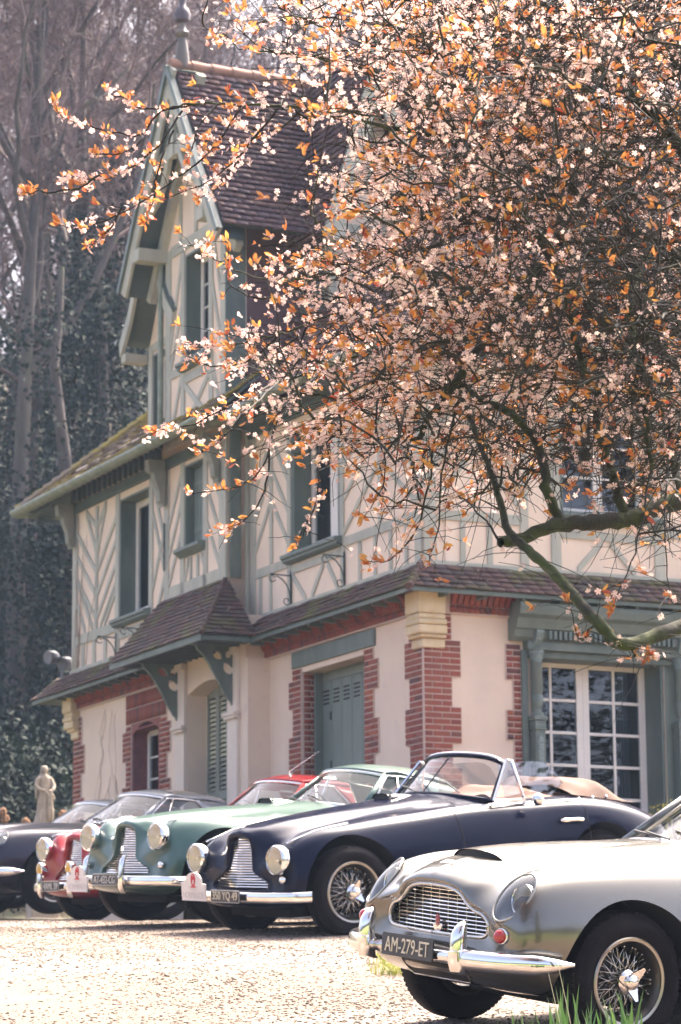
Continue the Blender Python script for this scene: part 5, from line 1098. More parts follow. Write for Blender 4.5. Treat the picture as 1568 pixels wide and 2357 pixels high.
# ---------------- sixties grand tourer body
NB = [
 [(.640, 0, .790), (.640, .13, .785), (.636, .225, .760), (.632, .280, .715), (.626, .335, .685), (.616, .405, .662), (.612, .438, .610), (.616, .412, .562), (.630, .30, .552), (.640, .15, .550), (.645, 0, .550)],
 [(.668, 0, .822), (.666, .14, .816), (.660, .245, .788), (.652, .308, .740), (.646, .362, .706), (.636, .440, .682), (.630, .476, .610), (.636, .446, .532), (.652, .31, .520), (.664, .15, .518), (.670, 0, .518)],
 [(.625, 0, .866), (.615, .155, .856), (.595, .290, .822), (.585, .385, .782), (.632, .490, .716), (.655, .575, .662), (.640, .640, .590), (.640, .620, .480), (.640, .48, .420), (.655, .25, .400), (.660, 0, .400)],
 [(.50, 0, .908), (.485, .175, .898), (.462, .325, .862), (.455, .425, .842), (.505, .545, .842), (.560, .655, .755), (.555, .722, .612), (.555, .700, .460), (.55, .58, .350), (.575, .3, .330), (.58, 0, .330)],
 [(.30, 0, .940), (.29, .195, .930), (.28, .355, .893), (.28, .450, .882), (.30, .560, .898), (.33, .690, .830), (.33, .775, .640), (.33, .765, .450), (.33, .66, .290), (.35, .33, .260), (.35, 0, .260)],
 [(-.05, 0, .962), (-.05, .215, .953), (-.05, .395, .918), (-.05, .490, .908), (-.05, .592, .914), (-.05, .722, .848), (-.05, .812, .648), (-.05, .812, .450), (-.05, .74, .240), (-.05, .38, .21), (-.05, 0, .21)],
 [(-.50, 0, .972), (-.50, .235, .964), (-.50, .435, .936), (-.50, .530, .924), (-.50, .615, .914), (-.50, .738, .844), (-.50, .828, .650), (-.50, .826, .450), (-.50, .76, .220), (-.50, .4, .2), (-.50, 0, .2)],
 [(-.95, 0, .970), (-.95, .25, .964), (-.95, .460, .944), (-.95, .550, .930), (-.95, .628, .912), (-.95, .748, .838), (-.95, .838, .650), (-.95, .834, .450), (-.95, .765, .210), (-.95, .4, .2), (-.95, 0, .2)],
 [(-1.6, 0, .92), (-1.6, .25, .92), (-1.6, .50, .915), (-1.6, .585, .905), (-1.6, .655, .890), (-1.6, .762, .82), (-1.6, .842, .64), (-1.6, .836, .45), (-1.6, .77, .2), (-1.6, .4, .19), (-1.6, 0, .19)],
 [(-2.3, 0, .92), (-2.3, .25, .92), (-2.3, .50, .915), (-2.3, .59, .905), (-2.3, .66, .892), (-2.3, .768, .82), (-2.3, .842, .64), (-2.3, .832, .45), (-2.3, .76, .21), (-2.3, .4, .2), (-2.3, 0, .2)],
 [(-2.9, 0, .91), (-2.9, .25, .905), (-2.9, .46, .89), (-2.9, .55, .88), (-2.9, .63, .862), (-2.9, .74, .79), (-2.9, .81, .63), (-2.9, .80, .46), (-2.9, .71, .26), (-2.9, .4, .24), (-2.9, 0, .24)],
 [(-3.4, 0, .83), (-3.4, .24, .825), (-3.4, .42, .81), (-3.4, .52, .80), (-3.4, .59, .785), (-3.4, .68, .72), (-3.4, .735, .60), (-3.4, .72, .47), (-3.4, .62, .33), (-3.4, .3, .3), (-3.4, 0, .3)],
 [(-3.70, 0, .66), (-3.70, .16, .66), (-3.70, .30, .655), (-3.70, .38, .65), (-3.70, .44, .64), (-3.70, .49, .61), (-3.70, .52, .56), (-3.70, .51, .49), (-3.70, .44, .42), (-3.70, .2, .41), (-3.70, 0, .41)],
]
GB = dict(base=(.64, -.84, .24, .965, .045), top=(.53, -1.40, .13, 1.275, .06), mid=(.545, -1.80, .0, 1.30, .10), rear_top=(.50, -2.35, .0, 1.24, .10), rear_base=(.60, -2.95, -.05, .90, .04), quarter=.66, seat=(-2.0, 0, 1.02), wheel=(-1.35, -.33, .93), vent=.36)
gzz = np.array([.552, .562, .61, .662, .685, .715, .760, .785, .790]); gww = np.array([.30, .412, .438, .405, .335, .280, .225, .13, .0])
def tourer(name, label, M, pm, plate_t=None, roof_m=None, group=None):
    car = empty(name, M=M); tag(car, label, 'car', group)
    H = half_grid(NB, 124, 86); cuts = []
    for x in (0.0, -2.49):
        for s in (-1, 1): cuts.append(cyl_cut((x, s * .80, .345), (0, 1, 0), .405, .62))
    HLN = Vector((.71, .24, .66)).normalized()
    HLS = {}
    for s in (-1, 1):
        nrm = Vector((HLN.x, s * HLN.y, HLN.z)); tx = Vector((-.70, 0, .71)); tx = (tx - nrm * tx.dot(nrm)).normalized(); ty = nrm.cross(tx); M3 = Matrix((tx, ty, nrm)).transposed(); HLS[s] = (M3, Vector((.552, s * .572, .757)), nrm)
        cuts.append(ell_cut(M3, HLS[s][1] - nrm * .004, (.150, .092, .075), mat('lamp_bowl', (.10, .10, .105), .3, metal=.5)))
    body = link('body', loft_mesh(H, pm, cuts), None, car)
    # headlights behind fairings
    for s in (-1, 1):
        M3, c, nrm = HLS[s]; T = np.eye(4); T[:3, :3] = np.array(M3); T[:3, 3] = c
        ring = [(np.array(c) + np.array(M3) @ np.array((.150 * math.cos(a), .092 * math.sin(a), .012 - .012 * math.cos(2 * a) * 0))) for a in np.linspace(0, 2 * math.pi, 41)]
        hl = MB().tube(ring, .0065, 7, cap=False).build('headlight', RIMM, car, smooth=True)
        G = [[np.array(c) + np.array(M3) @ np.array((.147 * r * math.cos(a), .089 * r * math.sin(a), .012 + .030 * (1 - r * r))) for a in np.linspace(0, 2 * math.pi, 33)] for r in np.linspace(0.001, 1, 8)]
        MB().grid(G).build('fairing', HGLASS, hl, recalc=False, smooth=True)
        Tl = frame(np.array(c) + np.array((-.045, 0, -.005)), (.97, s * .02, .2)); MB().lathe([(.078, -.03), (.082, .0), (.078, .012), (.074, .008)], 30, Tl).build('lamp_rim', CHROME, hl, smooth=50)
        MB().lathe([(.075, .006), (.05, .022), (.02, .03), (.001, .031)], 26, Tl).build('lens', HLENS, hl, smooth=True); MB().lathe([(.074, .002), (.06, -.03), (.03, -.05), (.001, -.055)], 26, Tl).build('reflector', REFL, hl, smooth=True)
        # side lamp
        yl = .60; xl = .665; si = MB().sphere((xl, s * yl, .583), (.034, .034, .036), 18, 12).build('indicator', REDL, car, smooth=True); MB().lathe([(.036, -.012), (.041, 0), (.036, .01), (.03, .0)], 24, frame((xl - .008, s * yl, .583), (1, s * .3, 0)), closed=True).build('bezel', CHROME, si, smooth=True)
    # grille
    gw = lambda z: float(np.interp(z, gzz, gww)); gt = lambda y: float(np.interp(abs(y), gww[2:][::-1], gzz[2:][::-1])); gx = lambda y: .618 - .10 * y * y
    mb = MB(); mb.grid([[(.575 - .06 * (t * gw(z)) ** 2, t * gw(z), z) for t in np.linspace(-1, 1, 11)] for z in np.linspace(.5525, .789, 16)]); gr = mb.build('grille', BLACK, car, recalc=False)
    for k in range(11):
        z = .569 + k * .0198; w = gw(z) - .003
        MB().tube([(gx(y), y, z) for y in np.linspace(-w, w, 9)], .0040, 5).build('grille_bar', CHROME, gr)
    for k in range(-5, 6):
        y = k * .077; z1 = gt(y) - .004; MB().tube([(gx(y) - .008, y, .553), (gx(y) - .008, y, z1)], .0030, 5).build('grille_upright', RIMM, gr)
    rg = np.array(NB[0]); full = np.concatenate([rg, (rg * [1, -1, 1])[::-1]]); full[:, 0] += .004; P_ = crom(np.concatenate([full, full[:2]]), 90); MB().tube(P_[:-4], .011, 7, cap=False).build('grille_surround', CHROME_D, car, smooth=True)
    # bumper blades, overriders
    for s in (-1, 1):
        bp = crom([(.40, s * .83, .455), (.52, s * .80, .455), (.66, s * .68, .457), (.745, s * .50, .46), (.765, s * .40, .46)], 26)
        G = sweep(bp, lambda t: ovl(.035 + .012 * math.sin(t * 3.0), max(.012, .052 * min(1, .25 + t * 2.2)), 16, .85)); MB().grid(G, cv=True).build('bumper_blade', CHROME, car, smooth=True)
        q = [(.74, .385, .030, .026), (.775, .40, .046, .042), (.785, .45, .050, .046), (.785, .50, .048, .046), (.78, .505, .043, .041), (.78, .55, .043, .041), (.775, .59, .038, .037), (.765, .62, .028, .030), (.755, .64, .014, .016), (.75, .645, .002, .003)]
        G = [[(x + a, s * .41 + b, z) for a, b in ovl(rx, ry, 18)] for x, z, rx, ry in q]; MB().grid(G, cv=True).build('overrider', CHROME, car, smooth=50)
    bp = crom([(.745, -.40, .458), (.775, -.2, .458), (.785, 0, .458), (.775, .2, .458), (.745, .40, .458)], 21); MB().grid(sweep(bp, ovl(.02, .032, 12)), cv=True).build('bumper_bar', CHROME, car, smooth=True)
    lix = lambda z: .668 - max(0, .40 - z) * .95
    mb = MB().grid([[(lix(z) - .08 * y * y, y, z) for y in np.linspace(-.27, .27, 9)] for z in (.315, .34, .37, .40)]); it = mb.build('lower_intake', BLACK, car, recalc=False)
    pts = [(-.25, .41), (.25, .41), (.27, .39), (.27, .335), (.25, .315), (-.25, .315), (-.27, .335), (-.27, .39), (-.25, .41)]; MB().tube([(lix(z) + .004 - .08 * y * y, y, z) for y, z in pts], .004, 6).build('intake_trim', CHROME_D, it)
    if plate_t: plate(car, (.805, 0.0, .483), plate_t, .455, .112, PLATET, pitch=R(-4), border=None)
    for x in (0, -2.49):
        for s in (-1, 1): wheel(car, x, s * .69, .345, .212, steer=0.0, spin=random.random() * 3)
    # badge, scoop, bonnet seam, small emblem on the grille
    zt = top_z(H, .56, 0); mb = MB(); up = .010
    mb.add([(.575, -.055, zt - .004 + up), (.56, 0, zt + up), (.575, .055, zt - .004 + up), (.545, .035, zt + .012 + up), (.54, 0, zt + .012 + up), (.545, -.035, zt + .012 + up)], [(0, 1, 4, 5), (1, 2, 3, 4)]); mb.build('badge', CHROME, car)
    em = MB().prism([(-.042, .062), (-.03, .035), (0, .022), (.03, .035), (.042, .062), (.02, .058), (-.02, .058)], (.632, .02, .53), (0, 1, 0), (0, 0, 1), (1, 0, 0), .004).build('grille_emblem', CHROME, car)
    MB().lathe([(.001, 0), (.022, 0), (.022, .004), (.001, .006)], 18, frame((.632, .02, .612), (1, 0, 0)) @ np.diag([1.4, .85, 1, 1])).build('enamel', mat('enamel_red', (.35, .02, .03), .2, coat=1.0), em)
    G = []; L0, L1 = .40, -.55
    for t in np.linspace(0, 1, 18):
        x = L0 + (L1 - L0) * t; w = .235 * (1 - .45 * t); h = .030 * (1 - t) ** .8 + .003; row = []
        for s in np.linspace(-1, 1, 19): y = s * w; row.append((x - .03 * (1 - t) * s * s, y, top_z(H, x, y) - .010 + (h + .010) * (max(0, 1 - abs(s) ** 3.2)) ** .55))
        G.append(row)
    so = MB().grid(G).build('bonnet_scoop', pm, car, recalc=False, smooth=True)
    G2 = [[(x_ - .012, y_ * .97, zb) for (x_, y_, zb) in [(r[0], r[1], top_z(H, r[0], r[1]) - .006) for r in G[0]]], [(r[0] - .012, r[1] * .97, r[2] - .006) for r in G[0]]]; MB().grid(G2).build('scoop_mouth', BLACK, so, recalc=False)
    for s in (-1, 1):
        seam = [(x, s * y, top_z(H, x, y) + .0005) for x, y in [(.52, .02), (.52, .2), (.49, .34), (.38, .41), (.2, .445), (-.2, .49), (-.6, .52), (-.8, .53)]]; MB().tube(crom(seam, 40), .0032, 4).build('bonnet_seam', BLACK, car)
        sy = lambda x, z: side_y(H, x, z) + .001
        for x0 in (-.98, -2.15): MB().tube([(x0, s * sy(x0, z), z) for z in np.linspace(.28, .88, 14)], .0045, 4).build('door_seam', BLACK, car)
        MB().box(-2.08, -1.92, s * sy(-2, .74) - .012, s * sy(-2, .74) + .018, .735, .757).build('door_handle', CHROME, car, bevel=.006)
        MB().tube([(x, s * (sy(x, .60) + .004), .60 + .02 * (x + .75)) for x in np.linspace(-.48, -.92, 8)], .008, 5).build('side_strake', CHROME, car)
    mb = MB(); mb.box(-3.1, -.42, -.56, .56, .13, .24); mb.box(-.42, .15, -.38, .38, .20, .28); mb.build('underbody_shade', WELL, car)  # dark chassis boxes added so the ground below falls into shadow
    b, t_ = greenhouse(car, GB, roof_m or pm, H, CHROME); wipers(car, [((-.80, .1, .985), (-.93, -.35, 1.0)), ((-.82, .42, .98), (-.93, .0, 1.02))])
    MB().grid(sweep(crom([(-3.3, -.77, .45), (-3.65, -.66, .45), (-3.80, 0, .45), (-3.65, .66, .45), (-3.3, .77, .45)], 25), ovl(.03, .05, 12)), cv=True).build('rear_bumper', CHROME, car, smooth=True)
    return car, H
PS = paint('paint_silver', (0.175, 0.165, 0.142), metal=0.85, rough=0.24, coat=.8); PGR = paint('paint_slate', (0.018, 0.018, 0.032), rough=0.3, metal=.1, coat=.35, spec=.2); PDG = paint('paint_dark_teal', (0.010, 0.035, 0.035), rough=0.3)
silver, HS = tourer('coupe_car', 'large silver coupe in the foreground with faired headlights, nearest to the iris leaves', pose(1433, 2257, 14.2, (0, .72, .345), 33, -.0206, .1427), PS, 'AM-279-ET', group='classic cars parked on the gravel')
grey, _ = tourer('coupe_car', 'slate grey car cut off at the left edge beside the red coupe', pose(44, 2006, 30.0, (.44, .80, .45), 35, .02, .06), PGR, roof_m=paint('paint_sky_sheen_roof', (.24, .25, .27), metal=.4), group='classic cars parked on the gravel')  # roof colour lightened to carry the sky's reflection
teal, _ = tourer('coupe_car', 'dark teal car farthest back, its pale windscreen showing below the statue', pose(168, 1880, 35.0, (-1.1, .25, 1.10), 35, .01, .05), PDG, roof_m=paint('paint_sky_sheen_roof', (.24, .25, .27), metal=.4), group='classic cars parked on the gravel')  # pale roof colour stands in for reflected sky
# ------------------------------------------------------------------ flowering plum in the foreground
BARK = mat('plum_bark', (0.016, 0.013, 0.011), 0.9, col2=(0.035, 0.03, 0.024), vs_=18, bump=0.6, bs=30, stain=(0.05, 0.06, 0.018), st_s=5, st_lo=0.42, st_hi=0.62, coords='Object')
TWIG = mat('plum_twig', (0.012, 0.009, 0.011), 0.8, col2=(0.028, 0.024, 0.017), vs_=6)
def leafmat(name, stops, tr, rough=0.5):
    m = bpy.data.materials.new(name); m.use_nodes = True; n, l = m.node_tree.nodes, m.node_tree.links; p = n['Principled BSDF']
    at = n.new('ShaderNodeAttribute'); at.attribute_name = 'tint'; oi = n.new('ShaderNodeObjectInfo'); ad = n.new('ShaderNodeMath'); ad.operation = 'ADD'; l.new(at.outputs['Fac'], ad.inputs[0]); l.new(oi.outputs['Random'], ad.inputs[1])
    fr = n.new('ShaderNodeMath'); fr.operation = 'FRACT'; l.new(ad.outputs[0], fr.inputs[0]); c = ramp(n, l, fr.outputs[0], stops)
    l.new(c, p.inputs['Base Color']); p.inputs['Roughness'].default_value = rough
    t = n.new('ShaderNodeBsdfTranslucent'); l.new(c, t.inputs[0]); mx = n.new('ShaderNodeMixShader'); mx.inputs[0].default_value = tr
    l.new(p.outputs[0], mx.inputs[1]); l.new(t.outputs[0], mx.inputs[2]); l.new(mx.outputs[0], n['Material Output'].inputs[0]); return m
PETAL = leafmat('plum_petal', [(0.0, (0.70, 0.48, 0.43)), (0.5, (0.80, 0.60, 0.54)), (1.0, (0.62, 0.39, 0.36))], 0.58)
PLEAF = leafmat('plum_leaf', [(0.0, (0.42, 0.14, 0.045)), (0.35, (0.50, 0.20, 0.06)), (0.65, (0.55, 0.29, 0.08)), (0.9, (0.42, 0.11, 0.045)), (1.0, (0.34, 0.065, 0.045))], 0.5)
STAMEN = mat('plum_stamen', (0.42, 0.06, 0.09), 0.6)
U = lambda u, v, Z: unp(u, v, Z)
limbs = [
 [(2100, 1250, 11.5, .13), (1800, 1120, 11.2, .09), (1568, 1150, 11.0, .068), (1440, 1195, 10.8, .058), (1290, 1207, 10.6, .048), (1200, 1240, 10.5, .040), (1152, 1248, 10.45, .036)],
 [(2100, 1450, 11.4, .10), (1750, 1390, 10.4, .055), (1568, 1440, 10.0, .046), (1440, 1483, 9.8, .042), (1375, 1430, 9.8, .038), (1300, 1345, 10.0, .036), (1215, 1265, 10.2, .032), (1168, 1215, 10.3, .028), (1120, 1060, 10.5, .020), (1060, 900, 10.8, .014)],
 [(1290, 1207, 10.6, .036), (1262, 1130, 10.65, .034), (1240, 1030, 10.8, .030), (1180, 955, 10.9, .027), (1100, 915, 11.0, .022), (1060, 880, 11.1, .016)],
 [(1240, 620, 11.2, .036), (1130, 760, 11.0, .034), (1070, 850, 10.9, .030), (990, 960, 10.8, .026), (965, 1010, 10.8, .020)],
 [(1440, 1195, 10.8, .036), (1400, 1060, 10.9, .032), (1365, 930, 11.0, .028), (1330, 800, 11.0, .026), (1290, 650, 11.1, .024), (1200, 480, 11.3, .018)],
 [(2100, 900, 11.5, .11), (1750, 720, 11.2, .07), (1500, 560, 11.2, .045), (1300, 420, 11.4, .032), (1080, 330, 11.6, .022), (890, 292, 11.8, .017), (760, 256, 12.0, .013), (560, 240, 12.1, .010), (440, 238, 12.2, .008), (380, 254, 12.2, .006)],
 [(1750, 720, 11.2, .06), (1560, 330, 11.0, .045), (1400, 180, 11.0, .032), (1280, 40, 11.1, .024), (1150, -80, 11.2, .018)],
 [(1800, 1120, 11.2, .06), (1600, 880, 12.0, .045), (1450, 760, 12.3, .036), (1200, 700, 12.6, .024), (1000, 760, 12.8, .016), (800, 830, 13.0, .010), (640, 880, 13.0, .006)],
 [(1750, 720, 11.2, .05), (1600, 200, 12.0, .04), (1380, 60, 12.3, .03), (1150, 120, 12.6, .020), (900, 60, 12.8, .013), (700, 40, 13.0, .009), (560, 60, 13.0, .006)],
 [(1300, 420, 11.4, .026), (1100, 520, 11.8, .020), (900, 600, 12.2, .014), (720, 640, 12.5, .010), (600, 640, 12.6, .007), (500, 600, 12.7, .005), (435, 558, 12.7, .003)],
 [(1500, 560, 11.2, .03), (1450, 700, 10.6, .024), (1480, 900, 10.4, .02), (1500, 1080, 10.4, .014)],
 [(1568, 1150, 11.0, .03), (1540, 1000, 11.4, .024), (1480, 860, 11.6, .018)],
 [(1130, 760, 11.0, .02), (950, 800, 11.4, .014), (800, 720, 11.8, .010), (640, 770, 12.0, .007), (540, 790, 12.0, .005), (430, 802, 12.0, .003)],
 [(1080, 330, 11.6, .016), (900, 180, 11.9, .011), (700, 130, 12.2, .008), (560, 110, 12.3, .005), (470, 60, 12.3, .003)],
]
fring = [
 [(440, 240, 12.2), (370, 262, 12.2), (325, 312, 12.2), (270, 305, 12.2), (200, 294, 12.2), (150, 268, 12.2), (124, 250, 12.2)], [(400, 250, 12.2), (335, 250, 12.3), (285, 228, 12.3), (243, 205, 12.3)],
 [(420, 255, 12.2), (362, 330, 12.1), (300, 372, 12.1), (230, 402, 12.0), (162, 402, 12.0)], [(560, 245, 12.1), (500, 330, 12.0), (420, 400, 12.0), (300, 470, 11.9), (210, 503, 11.9), (145, 493, 11.9)],
 [(280, 478, 11.9), (258, 530, 11.9), (235, 560, 11.9), (206, 568, 11.9)], [(400, 300, 12.1), (382, 380, 12.0), (358, 450, 12.0), (336, 505, 12.0)], [(230, 402, 12.0), (190, 430, 12.0), (130, 440, 12.0), (95, 438, 12.0), (76, 428, 12.0)],
 [(640, 250, 12.0), (560, 360, 12.0), (470, 430, 11.9), (390, 460, 11.9)], [(330, 320, 12.2), (270, 350, 12.1), (215, 350, 12.1)], [(500, 240, 12.1), (450, 310, 12.0), (420, 370, 12.0)], [(700, 250, 12), (620, 300, 12.2), (560, 330, 12.2), (500, 420, 12.2), (440, 450, 12.2)],
 [(640, 770, 12.0), (560, 830, 12.0), (490, 825, 12.0), (432, 802, 12.0)], [(640, 880, 13.0), (540, 930, 12.6), (460, 980, 12.5), (370, 998, 12.5)], [(640, 880, 12.9), (560, 950, 12.4), (505, 1010, 12.2), (462, 1045, 12.2)],
 [(760, 830, 12.6), (660, 950, 12.2), (605, 1080, 12.0), (540, 1130, 12.0), (432, 1156, 12.0)], [(620, 1030, 12.1), (612, 1130, 12.0), (575, 1182, 12.0), (526, 1218, 12.0)], [(800, 830, 12.6), (740, 1000, 12.2), (732, 1130, 12.0), (712, 1210, 11.9), (688, 1240, 11.9)],
 [(1000, 1010, 11.0), (970, 1180, 11.0), (910, 1280, 11.0), (845, 1292, 11.0)], [(1060, 900, 10.9), (1010, 1100, 10.8), (1000, 1240, 10.8), (985, 1310, 10.8)], [(1375, 1430, 9.8), (1330, 1460, 9.8), (1290, 1380, 9.8)], [(1440, 1483, 9.8), (1470, 1500, 9.8), (1500, 1520, 9.8), (1510, 1530, 9.8)], [(1440, 1483, 9.8), (1420, 1500, 9.8), (1400, 1490, 9.8)],
 [(720, 640, 12.5), (620, 690, 12.2), (540, 660, 12.2), (530, 560, 12.2)], [(1500, 1080, 10.4), (1480, 1250, 10.2), (1420, 1380, 10.1)], [(1540, 1000, 11), (1520, 1200, 10.6), (1530, 1380, 10.4)], [(900, 800, 11.5), (860, 960, 11.4), (880, 1090, 11.3), (830, 1180, 11.3)], [(1152, 1248, 10.45), (1100, 1180, 10.6), (1050, 1120, 10.8)],
]
NODE = []; FIX = []; PAR = []; chains = []
def add_chain(pts, rad, parent=-1):
    idx = []
    for p, r in zip(pts, rad):
        NODE.append(p); FIX.append(r); PAR.append(parent); parent = len(NODE) - 1; idx.append(parent)
    return idx
tubes_big = []
for L in limbs:
    P_ = np.array([U(u, v, z) for u, v, z, r in L]); n = len(L) * 7; P_ = crom(P_, n); Rr = np.interp(np.linspace(0, len(L) - 1, n), range(len(L)), [q[3] for q in L])
    P_[1:-1] += RNG.normal(0, .0035, (n - 2, 3)); Rr = Rr * .55 * (1 + RNG.normal(0, .05, n)); add_chain(P_, Rr); tubes_big.append((P_, Rr))
tips = []     # (points of a twig, u, v)
def pix(p):
    p = np.asarray(p); X = p @ np.array(c_r); Y = p @ np.array(c_d); Z = p @ np.array(c_f); return CX + FPX * X / Z, CY + FPX * Y / Z
twig_ch = []
for L in fring:
    P_ = crom(np.array([U(*q) for q in L]), len(L) * 5); P_[1:] += np.cumsum(RNG.normal(0, .004, (len(P_) - 1, 3)), 0); r = np.linspace(.0052, .0018, len(P_)); add_chain(P_, r); twig_ch.append((P_, r, 1))
def inside(poly, u, v):
    c = False; j = len(poly) - 1
    for i in range(len(poly)):
        if (poly[i][1] > v) != (poly[j][1] > v) and u < (poly[j][0] - poly[i][0]) * (v - poly[i][1]) / (poly[j][1] - poly[i][1]) + poly[i][0]: c = not c
        j = i
    return c
MASS = [(430, -80), (1750, -80), (1750, 1300), (1500, 1240), (1330, 1180), (1150, 1190), (1000, 1180), (890, 1230), (790, 1120), (720, 1010), (600, 960), (575, 880), (560, 760), (600, 660), (720, 560), (740, 430), (680, 330), (640, 250), (600, 180), (520, 130), (470, 60)]
att = []
while len(att) < 3000:
    u, v = random.uniform(420, 1750), random.uniform(-80, 1300)
    if not inside(MASS, u, v): continue
    edge = min(1.0, max(0.12, ((u - 480) / 720)) ** 1.3) * (1.0 if v < 900 else max(.3, 1 - (v - 900) / 330))
    if 620 < u < 860 and 140 < v < 570: edge *= .55
    if random.random() > edge: continue
    att.append((u, v, random.triangular(9.2, 13.8, 11.6)))
att.sort(key=lambda q: math.hypot((q[0] - 1500), (q[1] - 750)))
AP = np.array([U(*q) for q in att]); root = U(1750, 800, 11.3)
buf = np.zeros((40000, 3)); buf[:len(NODE)] = np.array(NODE); cnt = len(NODE)
rootd = np.zeros(40000); rootd[:cnt] = np.linalg.norm(buf[:cnt] - root, axis=1)
lev = np.zeros(40000)
for p in AP:
    d = np.linalg.norm(buf[:cnt] - p, axis=1); i = int(np.argmin(d + 0.05 * rootd[:cnt] + .03 * lev[:cnt])); a = buf[i]; L = d[i]
    if L < .02: continue
    k = max(3, min(9, int(L / .06) + 2)); t = np.linspace(0, 1, k + 1)[1:, None]
    side = RNG.normal(0, 1, 3); side[2] += .4; bow = side * L * .13
    pts = a + (p - a) * t + bow * np.sin(math.pi * t) + RNG.normal(0, .008, (k, 3)) * np.sin(math.pi * t); r0 = .0042 + .004 * min(L, 1.0)
    ch = np.concatenate([a[None], pts]); twig_ch.append((ch, np.linspace(r0, .0024, k + 1), 0))
    buf[cnt:cnt + k] = pts; lev[cnt:cnt + k] = lev[i] + 1; rootd[cnt:cnt + k] = rootd[i] + L; cnt += k
# fine whippy twigs springing from everything
dens = lambda u, v: 1.0
fine = []; whips = []
idx = RNG.integers(0, cnt, 8600)
for i in idx:
    a = buf[i]; u, v = pix(a)
    if u > 1720 or v < -150 or (u < 430 and random.random() < .75) or (v > 1050 and random.random() < .45): continue
    d = RNG.normal(0, 1, 3); d[2] = abs(d[2]) * .5 + (.15 if v < 900 else -.35); d[0] -= .35; d /= np.linalg.norm(d); L = random.uniform(.10, .34) * (1.0 if 560 < u else .4)
    t = np.linspace(0, 1, 5)[:, None]; g_ = np.array([0, 0, -1.0]); pts = a + d * L * t + g_ * L * .22 * t ** 2 + RNG.normal(0, .006, (5, 3)) * t; fine.append(pts)
for i in RNG.integers(0, cnt, 3000):
    a = buf[i]; u, v = pix(a)
    if u > 1720 or v < -150 or u < 720 or v > 1020 or random.random() < .45 * (u < 1050): continue
    d = RNG.normal(0, 1, 3); d[0] -= .3; d[2] += .25 if v < 850 else -.5; d /= np.linalg.norm(d); L = random.uniform(.22, .62); t = np.linspace(0, 1, 6)[:, None]; s_ = RNG.normal(0, 1, 3) * L * .12
    whips.append(a + d * L * t + s_ * np.sin(math.pi * t) + np.array([0, 0, -.16]) * L * t ** 2 + RNG.normal(0, .004, (6, 3)) * t)
def tubes_mesh(name, lst, sides, m, parent, rad=None):
    V, F = [], []; off = 0
    for q in lst:
        P_, r = (q, np.linspace(.0024, .0011, len(q))) if rad else (q[0], q[1]); n = len(P_)
        T = np.gradient(P_, axis=0); T /= np.linalg.norm(T, axis=1)[:, None] + 1e-9; a = np.cross(T, [0.3, 0.9, 0.2]); a /= np.linalg.norm(a, axis=1)[:, None] + 1e-9; b = np.cross(a, T)
        ang = np.arange(sides) * 2 * math.pi / sides; V.append((P_[:, None] + r[:, None, None] * (np.cos(ang)[None, :, None] * a[:, None] + np.sin(ang)[None, :, None] * b[:, None])).reshape(-1, 3))
        i, j = np.meshgrid(np.arange(n - 1), np.arange(sides), indexing='ij'); j2 = (j + 1) % sides; F.append((np.stack([i * sides + j, i * sides + j2, (i + 1) * sides + j2, (i + 1) * sides + j], -1).reshape(-1, 4) + off)); off += n * sides
    me = fast_mesh(name, np.concatenate(V), np.concatenate(F)); me.materials.append(m); me.polygons.foreach_set('use_smooth', [True] * len(me.polygons)); return link(name, me, None, parent)
tb = U(2100, 1450, 11.5); base = Vector((tb[0], tb[1], float(gz(tb[0], tb[1]))))
plum = empty('plum_tree', (0, 0, 0)); tag(plum, 'purple-leaved plum tree in blossom with mossy limbs reaching in from the right', 'tree')
trunk = crom([(base.x + .1, base.y, base.z - .2), (base.x + .05, base.y, base.z + .7), tuple(U(2100, 1450, 11.4)), tuple(U(2105, 1250, 11.5)), tuple(U(2100, 900, 11.5))], 24); tubes_mesh('trunk', [(trunk, np.linspace(.24, .11, 24))], 14, BARK, plum)
tubes_mesh('limbs', tubes_big, 10, BARK, plum); tubes_mesh('branches', twig_ch, 5, TWIG, plum); tubes_mesh('twigs', fine + whips, 3, TWIG, plum, rad=True)
# blossom and young leaves along the twigs
def fdens(u, v):
    dark = math.exp(-((u - 1430) / 230) ** 2 - ((v - 640) / 330) ** 2); f = 1.0 - .90 * dark
    if v > 950 and u > 950: f *= .6
    if v > 1180 and u > 1000: f *= .5
    f *= float(np.interp(u, [500, 850, 1100, 1568], [1.0, .9, .66, .5]))
    return f
FL, LF = [], []     # (pos, normal dir, size)
def frand(): return RNG.normal(0, 1, 3)
def bloom(p, k, spread):
    for _ in range(k): FL.append((p + RNG.normal(0, spread * .8, 3), frand() + np.array([-.2, -.7, -.1]), random.uniform(.0085, .0135)))
def leafs(p, d, k, sz=1.0, up=.7):
    for _ in range(k):
        q = d * 1.0 + frand() * .7; q[2] += up; q /= np.linalg.norm(q); LF.append((p + RNG.normal(0, .006, 3), q, random.triangular(.018, .05, .032) * sz))
for ch, r, fr_ in twig_ch:
    n = len(ch); u, v = pix(ch[-1]); f = fdens(u, v); d = ch[-1] - ch[-2]; d = d / (np.linalg.norm(d) + 1e-9)
    if fr_:
        for i in range(4, n):
            if random.random() < .42: bloom(ch[i], random.randint(2, 5), .015)
            if random.random() < .42: leafs(ch[i], d, random.randint(2, 4))
        leafs(ch[-1], d, 6, 1.15)
    else:
        if random.random() < f: bloom(ch[-1], random.randint(2, 7), .018)
        if random.random() < f * .85 and n > 3: bloom(ch[n // 2], random.randint(1, 4), .018)
        if random.random() < .25 + .2 * f: leafs(ch[-1], d, random.randint(3, 6))
        if random.random() < .12 * f: leafs(ch[n // 2], d, 3)
